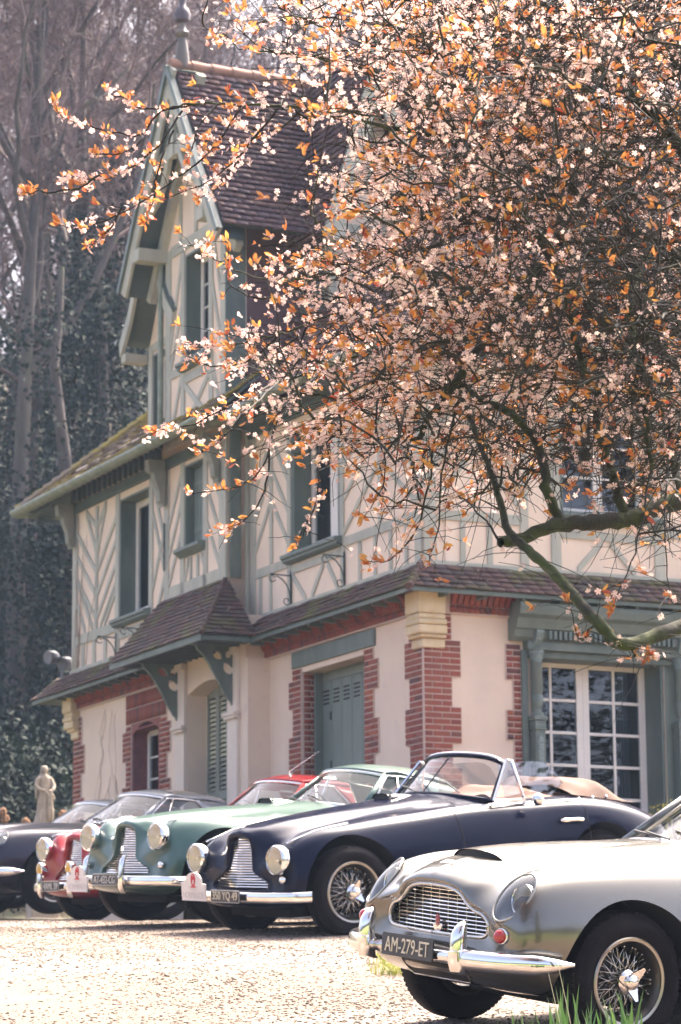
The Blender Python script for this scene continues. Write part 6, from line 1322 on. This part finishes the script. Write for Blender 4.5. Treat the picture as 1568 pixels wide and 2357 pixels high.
for pts in fine:
    u, v = pix(pts[-1]); f = fdens(u, v); d = pts[-1] - pts[-2]; d /= np.linalg.norm(d) + 1e-9
    for i in (2, 3, 4):
        if random.random() < .36 * f: bloom(pts[i], random.randint(1, 5), .013)
    if random.random() < .36 * f + .06: leafs(pts[-1], d, random.randint(3, 6))
def frames(N):
    N = N / (np.linalg.norm(N, axis=1)[:, None] + 1e-9); a = np.cross(N, RNG.normal(0, 1, N.shape)); a /= np.linalg.norm(a, axis=1)[:, None] + 1e-9; return a, np.cross(N, a), N
# unit blossom: five cupped petals; unit leaf: folded blade
bv, bf = [(0, 0, 0)], []
for k in range(5):
    a = k * 2 * math.pi / 5; w = .46
    pts_ = [(.55 * math.cos(a - w), .55 * math.sin(a - w), .16), (.95 * math.cos(a - .30), .95 * math.sin(a - .30), .24), (.98 * math.cos(a + .30), .98 * math.sin(a + .30), .24), (.55 * math.cos(a + w), .55 * math.sin(a + w), .16)]
    o = len(bv); bv += pts_; bf += [(0, o, o + 1, o + 2), (0, o + 2, o + 3, 0)]
bv = np.array(bv); bq = np.array([q for q in bf if len(set(q)) == 4]); bt = np.array([q[:3] for q in bf if len(set(q)) == 3])
lv = np.array([(0, 0, 0), (.25, .16, .05), (.60, .20, .07), (1, 0, -.06), (.60, -.20, .07), (.25, -.16, .05), (.25, 0, 0), (.60, 0, .0)]); lq = np.array([(0, 6, 1, 1), (6, 7, 2, 1), (7, 3, 2, 2), (0, 5, 6, 6), (6, 5, 4, 7), (7, 4, 3, 3)])
lt = np.array([(0, 6, 1), (7, 3, 2), (0, 5, 6), (7, 4, 3)]); lq = np.array([(6, 7, 2, 1), (6, 5, 4, 7)])
def scatter(name, tv, tq, tt, items, m, parent, leaf=False, kind='stuff'):
    P_ = np.array([q[0] for q in items]); N = np.array([q[1] for q in items]); S = np.array([q[2] for q in items]); a, b, n = frames(N)
    X, Y, Z = (n, a, b) if leaf else (a, b, n)
    V = P_[:, None] + S[:, None, None] * (tv[None, :, :1] * X[:, None] + tv[None, :, 1:2] * Y[:, None] + tv[None, :, 2:] * Z[:, None]); k = len(items); nv = len(tv)
    o = nv * np.arange(k)[:, None, None]; me = fast_mesh(name, V, (tq[None] + o).reshape(-1, 4), (tt[None] + o).reshape(-1, 3)); me.materials.append(m)
    at = me.attributes.new('tint', 'FLOAT', 'POINT'); at.data.foreach_set('value', np.repeat(RNG.random(k), nv).astype(np.float32))
    ob = link(name, me, None, parent); ob['kind'] = kind; return ob
def singles(name, tv, tq, tt, items, m, parent, leaf=False):
    me = fast_mesh(name, tv, tq, tt); me.materials.append(m)
    for p, nrm, s_ in items:
        a, b, n = frames(np.array([nrm])); X, Y, Z = (n[0], a[0], b[0]) if leaf else (a[0], b[0], n[0]); X, Y, Z = X * s_, Y * s_, Z * s_
        ob = bpy.data.objects.new(name, me); COL.objects.link(ob); ob.parent = parent; ob.matrix_local = Matrix(((X[0], Y[0], Z[0], p[0]), (X[1], Y[1], Z[1], p[1]), (X[2], Y[2], Z[2], p[2]), (0, 0, 0, 1)))
def inframe(q): u, v = pix(q[0]); return 0 < u < 1568 and 0 < v < 2356
for lst, nm, tv, tq, tt, m, lf in ((FL, 'blossom', bv, bq, bt, PETAL, False), (LF, 'leaf', lv, lq, lt, PLEAF, True)):
    lst.sort(key=lambda q: float(np.dot(q[0], np.array(c_f))) / q[2] if inframe(q) else 1e9)
    singles(nm, tv, tq, tt, lst[:290], m, plum, lf); scatter('crown_' + ('blossom' if not lf else 'foliage'), tv, tq, tt, lst[290:], m, plum, lf)
st_v = np.array([(math.cos(t) * .26, math.sin(t) * .26, .10) for t in np.arange(5) * 2 * math.pi / 5]); scatter('crown_stamens', np.concatenate([st_v, [(0, 0, .16)]]), np.zeros((0, 4), int), np.array([(i, (i + 1) % 5, 5) for i in range(5)]), FL, STAMEN, plum) if False else None
print('PLUM nodes', cnt, 'flowers', len(FL), 'leaves', len(LF))
# ------------------------------------------------------------------ woodland on the hillside
WBARK = mat('wood_bark', (0.115, 0.092, 0.083), 0.95, col2=(0.06, 0.05, 0.05), vs_=4, bump=0.9, bs=10, stretch=(1, 1, .25), stain=(0.10, 0.12, 0.06), st_s=1.2)
WTWIG = mat('wood_twig', (0.17, 0.115, 0.115), 0.9)
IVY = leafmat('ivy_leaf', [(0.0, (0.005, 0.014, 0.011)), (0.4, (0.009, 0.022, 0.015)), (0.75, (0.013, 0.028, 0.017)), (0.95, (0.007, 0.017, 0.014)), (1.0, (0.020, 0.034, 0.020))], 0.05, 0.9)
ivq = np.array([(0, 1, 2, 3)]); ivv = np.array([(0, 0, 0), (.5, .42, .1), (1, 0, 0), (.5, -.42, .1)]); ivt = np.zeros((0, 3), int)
def bare_tree(name, label, x, y, h, r0, seed, lean=(0, 0), fork=.35, twigs=6500, group='bare trees on the hillside', spread=.5, nlimb=11):
    rg = np.random.default_rng(seed); z0 = float(gz(x, y)) - .4; e_ = empty(name, (x, y, z0)); tag(e_, label, 'tree', group)
    n = 16; t = np.linspace(0, 1, n); P_ = np.stack([lean[0] * t * h + np.cumsum(rg.normal(0, .012 * h / n * 2, n)), lean[1] * t * h + np.cumsum(rg.normal(0, .01 * h / n, n)), t * h * .86], 1); P_ -= P_[0]
    rad = r0 * (1 - t * .88) * (1 + .25 * np.exp(-t * 14)); big = [(P_, rad)]; ends = []
    def limb(a, d, L, r, lv):
        k = 7; pts = [a]; dd = d / np.linalg.norm(d)
        for i in range(k): dd = dd + rg.normal(0, .16, 3) + np.array([0, 0, .10]); dd /= np.linalg.norm(dd); pts.append(pts[-1] + dd * L / k)
        pts = np.array(pts); rr = np.linspace(r, r * .25, k + 1); (big if lv < 2 else ends).append((pts, rr))
        if lv < 3:
            for _ in range(5 if lv == 1 else 6):
                i = rg.integers(2, k + 1); q = pts[i] - pts[i - 1]; q = q / np.linalg.norm(q) + rg.normal(0, .55, 3); q[2] += .25; limb(pts[i], q, L * rg.uniform(.35, .6), rr[i] * .7, lv + 1)
    for k in range(nlimb):
        i = int(n * (fork + (1 - fork) * (k + .5) / nlimb)); i = min(i, n - 1); a = rg.uniform(0, 6.28); limb(P_[i], np.array([math.cos(a) * spread, math.sin(a) * spread, rg.uniform(.5, 1.0)]), h * rg.uniform(.22, .42) * (1.1 - .5 * i / n), rad[i] * .55 + .02, 1)
    tubes_mesh('trunk', big, 7, WBARK, e_); tubes_mesh('crown', ends, 3, WTWIG, e_)
    # finest twigs as thin slivers
    E_ = np.concatenate([q[0][2:] for q in ends]); k = twigs; a = E_[rg.integers(0, len(E_), k)]; d = rg.normal(0, 1, (k, 3)); d[:, 2] = np.abs(d[:, 2]) * .8 + .25; d /= np.linalg.norm(d, axis=1)[:, None]; L = rg.uniform(.3, 1.0, (k, 1)); w = np.cross(d, rg.normal(0, 1, (k, 3))); w /= np.linalg.norm(w, axis=1)[:, None]; w *= .009
    mid = a + d * L * .5 + rg.normal(0, .06, (k, 3)); V = np.stack([a - w, a + w, mid + w * .8, mid - w * .8, a + d * L], 1).reshape(-1, 3); o = 5 * np.arange(k)[:, None]
    me = fast_mesh('twigs', V, np.array([[0, 1, 2, 3]]) + o, np.array([[3, 2, 4]]) + o); me.materials.append(WTWIG); link('twigs', me, None, e_)['kind'] = 'stuff'
    return e_
def ivy_cloud(name, e_, blobs, per, size, seed, m=IVY):
    rg = np.random.default_rng(seed); it = []
    for (cx_, cy_, cz_, rx, ry, rz) in blobs:
        k = int(per * (rx * ry * rz) ** (2 / 3)); d = rg.normal(0, 1, (k, 3)); d /= np.linalg.norm(d, axis=1)[:, None]; rr = rg.uniform(.72, 1.08, (k, 1)); p = np.array([cx_, cy_, cz_]) + d * rr * np.array([rx, ry, rz]); nn = d + rg.normal(0, .8, (k, 3))
        it += [(p[i], nn[i], size * rg.uniform(.6, 1.3)) for i in range(k)]
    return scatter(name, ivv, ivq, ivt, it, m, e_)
def ivy_tree(label, x, y, h, w, seed, name='ivy_clad_tree', group='ivy-clad trees on the hillside'):
    rg = np.random.default_rng(seed); z0 = float(gz(x, y)) - .3; e_ = empty(name, (x, y, z0)); tag(e_, label, 'tree', group)
    P_ = np.stack([np.cumsum(rg.normal(0, .1, 12)), np.cumsum(rg.normal(0, .1, 12)), np.linspace(0, h * .95, 12)], 1); tubes_mesh('trunk', [(P_, np.linspace(.28, .06, 12))], 7, WBARK, e_)
    bl = []
    for k in range(int(h * 2.6)):
        t = rg.random(); i = int(t * 11); s_ = w * rg.uniform(.35, .75) * (1.05 - .6 * t); a = rg.uniform(0, 6.28); q = rg.uniform(0, w * .6) * (1 - .5 * t); bl.append((P_[i][0] + math.cos(a) * q, P_[i][1] + math.sin(a) * q, P_[i][2] + .4, s_, s_, s_ * rg.uniform(.6, 1.0)))
    ivy_cloud('crown', e_, bl, 300, .115, seed); return e_
# (pixel column, depth, height, trunk radius)
lab = ['tall pale trunk nearest the left edge, bare branches', 'grey twin-stemmed bare tree left of the mossy roof', 'bare tree with a lopped pale stub beside the mossy wing roof', 'slim leaning bare tree behind the left trunks', 'bare tree just left of the tower gable', 'bare tree behind the tower finial']
tr = [(22, 57, 23, .25, (.01, 0)), (70, 59, 24, .27, (-.012, 0)), (122, 61, 23, .26, (.02, 0)), (190, 68, 22, .22, (-.03, 0)), (300, 74, 23, .26, (.0, 0)), (420, 80, 24, .25, (.02, 0))]
for k, (u, Z, h, r, ln) in enumerate(tr):
    p = unp(u, 1700, Z); bare_tree('bare_tree', lab[k], p[0], p[1], h, r, 100 + k, ln, fork=.38 if k < 3 else .3)
far = [(-150, 66, 22), (-40, 78, 22), (40, 90, 21), (130, 100, 22), (230, 95, 20), (340, 104, 22), (520, 92, 22), (640, 84, 21), (760, 96, 22), (900, 88, 22), (1040, 100, 22), (1180, 90, 21), (1320, 98, 22), (1470, 88, 22), (1620, 96, 22), (1750, 84, 22)]
dirs = 'first second third fourth fifth sixth seventh eighth ninth tenth eleventh twelfth thirteenth fourteenth fifteenth sixteenth'.split()
for k, (u, Z, h) in enumerate(far):
    p = unp(u, 1500, Z); bare_tree('bare_tree', 'hazy bare tree high on the wooded hill, %s of the far row from the left' % dirs[k], p[0], p[1], h, .24, 300 + k, (random.gauss(0, .015), 0), twigs=5500, nlimb=12, group='far row of bare trees')
iv = [(150, 55, 12, 2.6), (235, 60, 15, 2.9), (310, 58, 13, 2.6), (40, 64, 11, 2.8), (-60, 60, 10, 2.6), (380, 66, 14, 2.6), (100, 72, 15, 3.0), (190, 76, 17, 3.2)]
ivl = ['dark ivy mass between the trunks and the mossy roof', 'tall ivy-clad tree behind the mossy wing roof', 'ivy-clad tree close against the tower wall', 'low ivy-clad tree behind the leftmost trunks', 'ivy-clad tree half cut off by the left edge', 'ivy-clad tree rising behind the tower', 'broad ivy-clad tree higher up behind the left trunks', 'highest ivy-clad tree left of the tower']
for k, (u, Z, h, w) in enumerate(iv): p = unp(u, 1800, Z); ivy_tree(ivl[k], p[0], p[1], h, w, 500 + k)
# undergrowth and laurel covering the bank
bl = []; rg = np.random.default_rng(5)
for _ in range(420):
    y = rg.uniform(47.5, 96); x = rg.uniform(-.16 * y, .03 * y); s_ = rg.uniform(.6, 1.6); bl.append((x, y, float(gz(x, y)) + rg.uniform(.1, 2.4), s_ * 1.2, s_, s_))
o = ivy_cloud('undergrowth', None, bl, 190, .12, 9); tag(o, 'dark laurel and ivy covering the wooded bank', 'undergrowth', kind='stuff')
# far wooded slope, one mass
pts = []; rg = np.random.default_rng(8); k = 170000
yy = rg.uniform(84, 165, k); xx = rg.uniform(-.22, .24, k) * yy; zz = gz(xx, yy) + rg.random(k) ** .7 * 19; a = np.stack([xx, yy, zz], 1); d = rg.normal(0, 1, (k, 3)); d[:, 2] = np.abs(d[:, 2]) + .5; d /= np.linalg.norm(d, axis=1)[:, None]; L = rg.uniform(.5, 1.6, (k, 1)); w = np.cross(d, rg.normal(0, 1, (k, 3))); w /= np.linalg.norm(w, axis=1)[:, None]; w *= .016
V = np.stack([a - w, a + w, a + d * L], 1).reshape(-1, 3); me = fast_mesh('far_woodland', V, None, np.arange(3 * k).reshape(-1, 3)); me.materials.append(WTWIG); o = link('far_woodland', me, None); tag(o, 'hazy mauve mass of bare woodland on the far slope', 'woodland', kind='stuff')
# clipped hedge with dead flower heads
hp = unp(40, 1875, 46.5); hb = []
for k in range(70): hb.append((hp[0] - 3.2 + k * .085, 46.6 + .2 * math.sin(k), float(gz(0, 46.6)) + .95 + .04 * rg.normal(), .30, .30, .38)); hb.append((hp[0] - 3.2 + k * .085, 46.6, float(gz(0, 46.6)) + .4, .32, .32, .45))
o = ivy_cloud('clipped_hedge', None, hb, 420, .055, 21); tag(o, 'low clipped hedge behind the stone statue', 'hedge')
del o['kind']
DRY = mat('dry_flower', (0.30, 0.17, 0.09), 0.9, col2=(0.22, 0.12, 0.07), vs_=20, bump=.6, bs=40)
for k, (u, v) in enumerate(((5, 1868), (12, 1884), (60, 1892), (145, 1874), (156, 1888), (170, 1880))):
    p = unp(u, v, 45.6); mb = MB(); T_ = np.eye(4); T_[:3, :3] *= .085; T_[:3, 3] = p
    for j in range(26): q = RNG.normal(0, 1, 3); q /= np.linalg.norm(q); mb.sphere(p + q * .055, .028, 6, 4)
    e_ = empty('hydrangea', (0, 0, 0)); tag(e_, ['faded hydrangea head at the left edge, upper one', 'faded hydrangea head at the left edge, lower one', 'faded hydrangea head low between the left edge and the statue', 'faded hydrangea head touching the right side of the statue', 'faded hydrangea head low by the teal car windscreen', 'faded hydrangea head highest to the right of the statue'][k], 'flower', 'faded hydrangea heads by the statue')
    mb.build('flower_head', DRY, e_, smooth=True); MB().tube([p, (p[0] + .02, p[1] + .05, float(gz(p[0], p[1])))], .008, 5).build('stem', VINE, e_)
# ---- stone statue of a mother and child on a plinth
SST = mat('statue_stone', (0.47, 0.40, 0.33), 0.9, col2=(0.33, 0.28, 0.22), vs_=7, bump=.5, bs=30, stain=(0.20, 0.18, 0.12), st_s=3, st_lo=.55, st_hi=.75)
sp_ = unp(101, 1896, 45.0); sg = float(gz(sp_[0], sp_[1])); S_ = .92 / 1.72
stt = empty('statue', (sp_[0], sp_[1], sp_[2]), R(20)); tag(stt, 'weathered stone statue of a robed woman with a child', 'statue')
def skin(name, verts, edges, rads, m, parent, sub=2, root=0):
    me = bpy.data.meshes.new(name); me.from_pydata([tuple(np.array(v) * S_) for v in verts], edges, []); o = bpy.data.objects.new(name, me); COL.objects.link(o)
    md = o.modifiers.new('skin', 'SKIN'); md.use_smooth_shade = True
    for i, r in enumerate(rads): me.skin_vertices[0].data[i].radius = tuple(np.array(r if hasattr(r, '__len__') else (r, r)) * S_); me.skin_vertices[0].data[i].use_root = i == root
    s2 = o.modifiers.new('sub', 'SUBSURF'); s2.levels = sub; s2.render_levels = sub
    o.parent = parent; me.materials.append(m); return o
body = MB(); G = []
prof = [(0.0, .27, .24), (.05, .26, .23), (.3, .23, .2), (.6, .205, .18), (.85, .20, .17), (1.0, .185, .15), (1.08, .17, .135), (1.2, .185, .14), (1.32, .20, .13), (1.40, .17, .11), (1.45, .09, .085), (1.5, .055, .06)]
for z, rx, ry in prof:
    row = []
    for a in np.arange(40) * 2 * math.pi / 40:
        fold = 1 + (.13 * math.sin(a * 7 + z * 2.2) + .06 * math.sin(a * 13 - z * 3)) * max(0, min(1, (1.15 - z) * 1.4)); row.append(((rx * fold * math.cos(a) + .03 * math.sin(z * 2)) * S_, ry * fold * math.sin(a) * S_, z * S_))
    G.append(row)
body.grid(G, cv=True); body.build('robed_body', SST, stt, smooth=True)
hd = MB(); hd.sphere(np.array((.02, -.02, 1.60)) * S_, np.array((.080, .092, .112)) * S_, 18, 12); hd.sphere(np.array((.035, -.108, 1.59)) * S_, np.array((.016, .022, .02)) * S_, 8, 6); hd.build('head', SST, stt, smooth=True)
G = []   # veil falling from head over the shoulders
for z, rx, ry, oy in ((1.72, .02, .02, .0), (1.71, .075, .08, .01), (1.64, .105, .11, .02), (1.54, .105, .11, .035), (1.44, .14, .10, .05), (1.34, .215, .13, .05), (1.15, .25, .15, .04), (.95, .26, .15, .03), (.75, .25, .13, .04)):
    G.append([((rx * (1 + .05 * math.sin(9 * a)) * math.cos(a)) * S_, (oy + ry * (1 + .05 * math.sin(9 * a)) * math.sin(a)) * S_, z * S_) for a in np.linspace(-.55, math.pi + .55, 26)])
o = MB().grid(G).build('veil', SST, stt, recalc=False, smooth=True); o.modifiers.new('t', 'SOLIDIFY').thickness = .018
skin('arms', [(-.19, -.02, 1.33), (-.27, -.06, 1.10), (-.14, -.20, .98), (-.02, -.24, .97), (.19, -.02, 1.33), (.28, -.08, 1.12), (.22, -.20, 1.0), (.12, -.25, .93), (0, 0, 1.36)], [(8, 0), (0, 1), (1, 2), (2, 3), (8, 4), (4, 5), (5, 6), (6, 7)], [.075, .07, .05, .035, .075, .07, .05, .035, .08], SST, stt, root=8)
skin('child', [(.14, -.22, .62), (.14, -.22, .82), (.14, -.22, .92), (.14, -.24, 1.0), (.06, -.25, .84), (.0, -.27, .92), (.22, -.24, .82), (.26, -.24, .70), (.10, -.22, .40), (.10, -.22, .08), (.19, -.22, .40), (.19, -.22, .08)], [(0, 1), (1, 2), (2, 3), (1, 4), (4, 5), (1, 6), (6, 7), (0, 8), (8, 9), (0, 10), (10, 11)], [(.10, .09), (.09, .075), .045, .078, .045, .032, .045, .032, .075, .06, .075, .06], SST, stt)
pl = MB(); hgt = sp_[2] - sg + .1; pl.box(-.22, .22, -.2, .2, -hgt, -.06); pl.box(-.26, .26, -.24, .24, -.06, 0.0); pl.box(-.28, .28, -.26, .26, -hgt, -hgt + .15); pl.build('plinth', SST, stt, bevel=.012)
# ---- trees and hedge around the garden behind the viewer (mirrored in the bodywork)
src_t = [o for o in bpy.data.objects if o.name.startswith('ivy_clad_tree') and o.parent is None]
spots = [(-8, -46), (9, -46), (24, -36), (34, -16), (33, 4), (27, 13), (30, 20), (23, 21)]
for k, (x, y) in enumerate(spots):
    s0 = src_t[k % len(src_t)]; c_ = s0.copy(); COL.objects.link(c_); c_.location = (x, y, float(gz(x, y)) - .3); c_.rotation_euler = (0, 0, k * 1.3); c_.scale = (1.9, 1.9, .8)
    c_['label'] = 'leafy garden tree out of the picture, %s of eight around the lawn' % dirs[k]; c_['group'] = 'garden trees mirrored in the cars'
    for ch in s0.children: q = ch.copy(); COL.objects.link(q); q.parent = c_
# ------------------------------------------------------------------ small things on the ground
def stones(name, k, x0, x1, y0, y1, smin, smax, m, seed, fx=None, parent=None):
    rg = np.random.default_rng(seed); y = y0 + (y1 - y0) * rg.random(k) ** 1.25; x = rg.uniform(-1, 1, k) * (y * .135 + .25) + .0 * y
    if fx is not None: x, y = fx(rg, k)
    keep = (np.sin(x * 1.1 + .4 * y) + np.sin(.8 * y - x * .5 + 2) + np.sin(2.3 * x + 1.7 * y) * .6 + rg.normal(0, .9, k)) > -1.2; x, y = x[keep], y[keep]; k = len(x); s = smin + (smax - smin) * rg.random(k) ** 2.2; base = np.array([(1, 0, 0), (-1, 0, 0), (0, 1, 0), (0, -1, 0), (0, 0, 1), (0, 0, -1)], float)
    V = base[None] * (s[:, None, None] * rg.uniform(.55, 1.1, (k, 6, 1))) + rg.normal(0, .12, (k, 6, 3)) * s[:, None, None]; V[:, :, 2] *= .40
    a = rg.uniform(0, 6.28, k); c, s_ = np.cos(a), np.sin(a); V[:, :, 0], V[:, :, 1] = V[:, :, 0] * c[:, None] - V[:, :, 1] * s_[:, None], V[:, :, 0] * s_[:, None] + V[:, :, 1] * c[:, None]
    z = gz(x, y) + .012 * (np.sin(x * 1.7 + y * .9) + np.sin(x * .6 - y * 1.3 + 1) + np.sin(x * 3.1 + 2 * y)) / 3 + s * .08
    V += np.stack([x, y, z], 1)[:, None]
    F = np.array([(0, 2, 4), (2, 1, 4), (1, 3, 4), (3, 0, 4), (2, 0, 5), (1, 2, 5), (3, 1, 5), (0, 3, 5)]); me = fast_mesh(name, V, None, (F[None] + 6 * np.arange(k)[:, None, None]).reshape(-1, 3)); me.materials.append(m)
    at = me.attributes.new('tint', 'FLOAT', 'POINT'); at.data.foreach_set('value', np.repeat(rg.random(k), 6).astype(np.float32)); return link(name, me, None, parent)
GST = attr_mat('gravel_stone', [(0.0, (0.13, 0.093, 0.07)), (0.25, (0.20, 0.15, 0.114)), (0.5, (0.25, 0.195, 0.15)), (0.75, (0.155, 0.113, 0.087)), (0.92, (0.055, 0.043, 0.04)), (1.0, (0.32, 0.265, 0.215))], rough=.9, bump=.2)
o = stones('gravel', 62000, 0, 0, 11.8, 27.5, .006, .019, GST, 4); tag(o, 'pale loose gravel covering the forecourt', 'gravel', kind='stuff')
# grass tufts beyond the bumper of the silver coupe, iris leaves at the lower edge, box shrub
GRASS = leafmat('grass_blade', [(0.0, (0.12, 0.17, 0.03)), (0.5, (0.20, 0.22, 0.04)), (1.0, (0.28, 0.26, 0.06))], .35)
IRIS = leafmat('iris_leaf', [(0.0, (0.035, 0.085, 0.022)), (0.6, (0.055, 0.115, 0.03)), (1.0, (0.085, 0.145, 0.04))], .4, .4)
def blade(p, d, L, w, bend, n=7):
    """flat tapered blade with a midrib fold"""
    d = np.array(d, float); d /= np.linalg.norm(d); s = np.cross(d, (0, 0, 1)); s = s / (np.linalg.norm(s) + 1e-9); V, F = [], []
    for i in range(n):
        t = i / (n - 1); c = np.array(p) + np.array((d[0] * bend * t * t, d[1] * bend * t * t, 0)) * L + np.array((0, 0, 1)) * L * t * (1 - .25 * bend * t); ww = w * (1 - t ** 2.2) + .0003; f = np.cross(s, (0, 0, 1)) * ww * .35; V += [c - s * ww, c + f, c + s * ww]
    for i in range(n - 1): F += [(3 * i, 3 * i + 1, 3 * i + 4, 3 * i + 3), (3 * i + 1, 3 * i + 2, 3 * i + 5, 3 * i + 4)]
    return V, F
mb = MB()
for k in range(900):
    u, v = random.gauss(915, 26), random.uniform(2188, 2245); q = ray(u, v); t = 15.9; p = q * (1.0 * t); lo, hi = 12.0, 24.0
    for _ in range(30):
        t = (lo + hi) / 2; p = q * t
        if p[2] > float(gz(p[0], p[1])): lo = t
        else: hi = t
    mb.add(*blade(p, RNG.normal(0, 1, 3) * [1, 1, 0] + [.01, 0, 0], random.uniform(.03, .085), .003, random.uniform(.2, .9), 4))
o = mb.build('grass', GRASS, None, recalc=False, smooth=True); tag(o, 'yellow-green grass growing through the gravel by the silver coupe', 'grass', kind='stuff')
irs = [(1185, .16), (1205, .20), (1222, .13), (1262, .22), (1290, .33), (1308, .40), (1330, .30), (1352, .34), (1378, .28), (1400, .24), (1422, .38), (1440, .30), (1300, .46), (1345, .24), (1468, .20), (1250, .12), (1412, .18), (1460, .42)]
names = 'far-left,second,third,fourth,fifth,sixth,seventh,eighth'.split(',')
groups_ = [irs[0:4], irs[4:10], irs[10:18]]
ilab = ['short iris clump at the lower edge left of the silver car wheel', 'tall central iris clump in front of the silver car front tyre', 'iris clump in front of the silver car wire wheel']
for gi, gl in enumerate(groups_):
    e_ = empty('iris_plant'); tag(e_, ilab[gi], 'plant', 'iris clumps along the lower edge')
    for u, L in gl:
        Z = random.uniform(11.6, 12.3); p0 = unp(u, 2420, Z); p = (p0[0], p0[1], float(gz(p0[0], p0[1])))
        for _ in range(3):
            V, F = blade((p[0] + random.gauss(0, .02), p[1] + random.gauss(0, .03), p[2] - .0), (random.gauss(0, 1), random.gauss(0, .5), 0), L * .40 * random.uniform(.7, 1.15) + (float(ray(u, 2356)[2] * Z) - p[2]), random.uniform(.018, .028), random.uniform(.02, .18), 9)
            MB().add(V, F).build('leaf', IRIS, e_, recalc=False, smooth=True)
ST = mat('dry_stalk', (.45, .42, .28), .7)
for u, L, b in ((1270, .50, -.3), (1292, .58, .05)):
    p0 = unp(u + 40, 2420, 12.0); p = np.array((p0[0], p0[1], float(gz(p0[0], p0[1])))); top = unp(u - 8, 2356 - L * 240, 12.0); e_ = empty('grass_stalk'); tag(e_, 'thin pale stalk leaning left above the iris leaves' if b < 0 else 'thin upright stalk above the iris leaves', 'plant', 'stalks among the iris leaves'); MB().tube(crom([p, (p * .5 + top * .5) + (.02, 0, 0), top], 10), np.linspace(.004, .001, 10), 5).build('stem', ST, e_)
bx = unp(1545, 1850, 30.2); e_ = empty('box_shrub', (bx[0], bx[1], float(gz(bx[0], bx[1])))); tag(e_, 'small yellow-green shrub by the villa at the right edge', 'shrub'); YG = leafmat('shrub_leaf', [(0, (.24, .24, .03)), (1, (.34, .30, .05))], .4)
hz = bx[2] - e_.location.z; ivy_cloud('crown', e_, [(0, 0, hz - .15, .28, .25, .2), (.18, 0, hz - .3, .3, .3, .35), (-.1, 0, hz - .45, .3, .3, .4)], 2200, .03, 77, YG); MB().tube([(0, 0, 0), (.02, 0, hz - .2)], [.03, .015], 6).build('trunk', VINE, e_)
# ------------------------------------------------------------------ haze
hm = bpy.data.materials.new('haze'); hm.use_nodes = True; n, l = hm.node_tree.nodes, hm.node_tree.links; n.remove(n['Principled BSDF'])
pv = n.new('ShaderNodeVolumePrincipled'); pv.inputs['Color'].default_value = (.55, .72, 1.0, 1); pv.inputs['Density'].default_value = .0005; pv.inputs['Anisotropy'].default_value = .0
l.new(pv.outputs[0], n['Material Output'].inputs['Volume'])
hz_ = MB().box(-125, 125, -64, 175, -8, 66).build('haze', hm); tag(hz_, 'pale spring haze in the air', 'haze', kind='stuff')
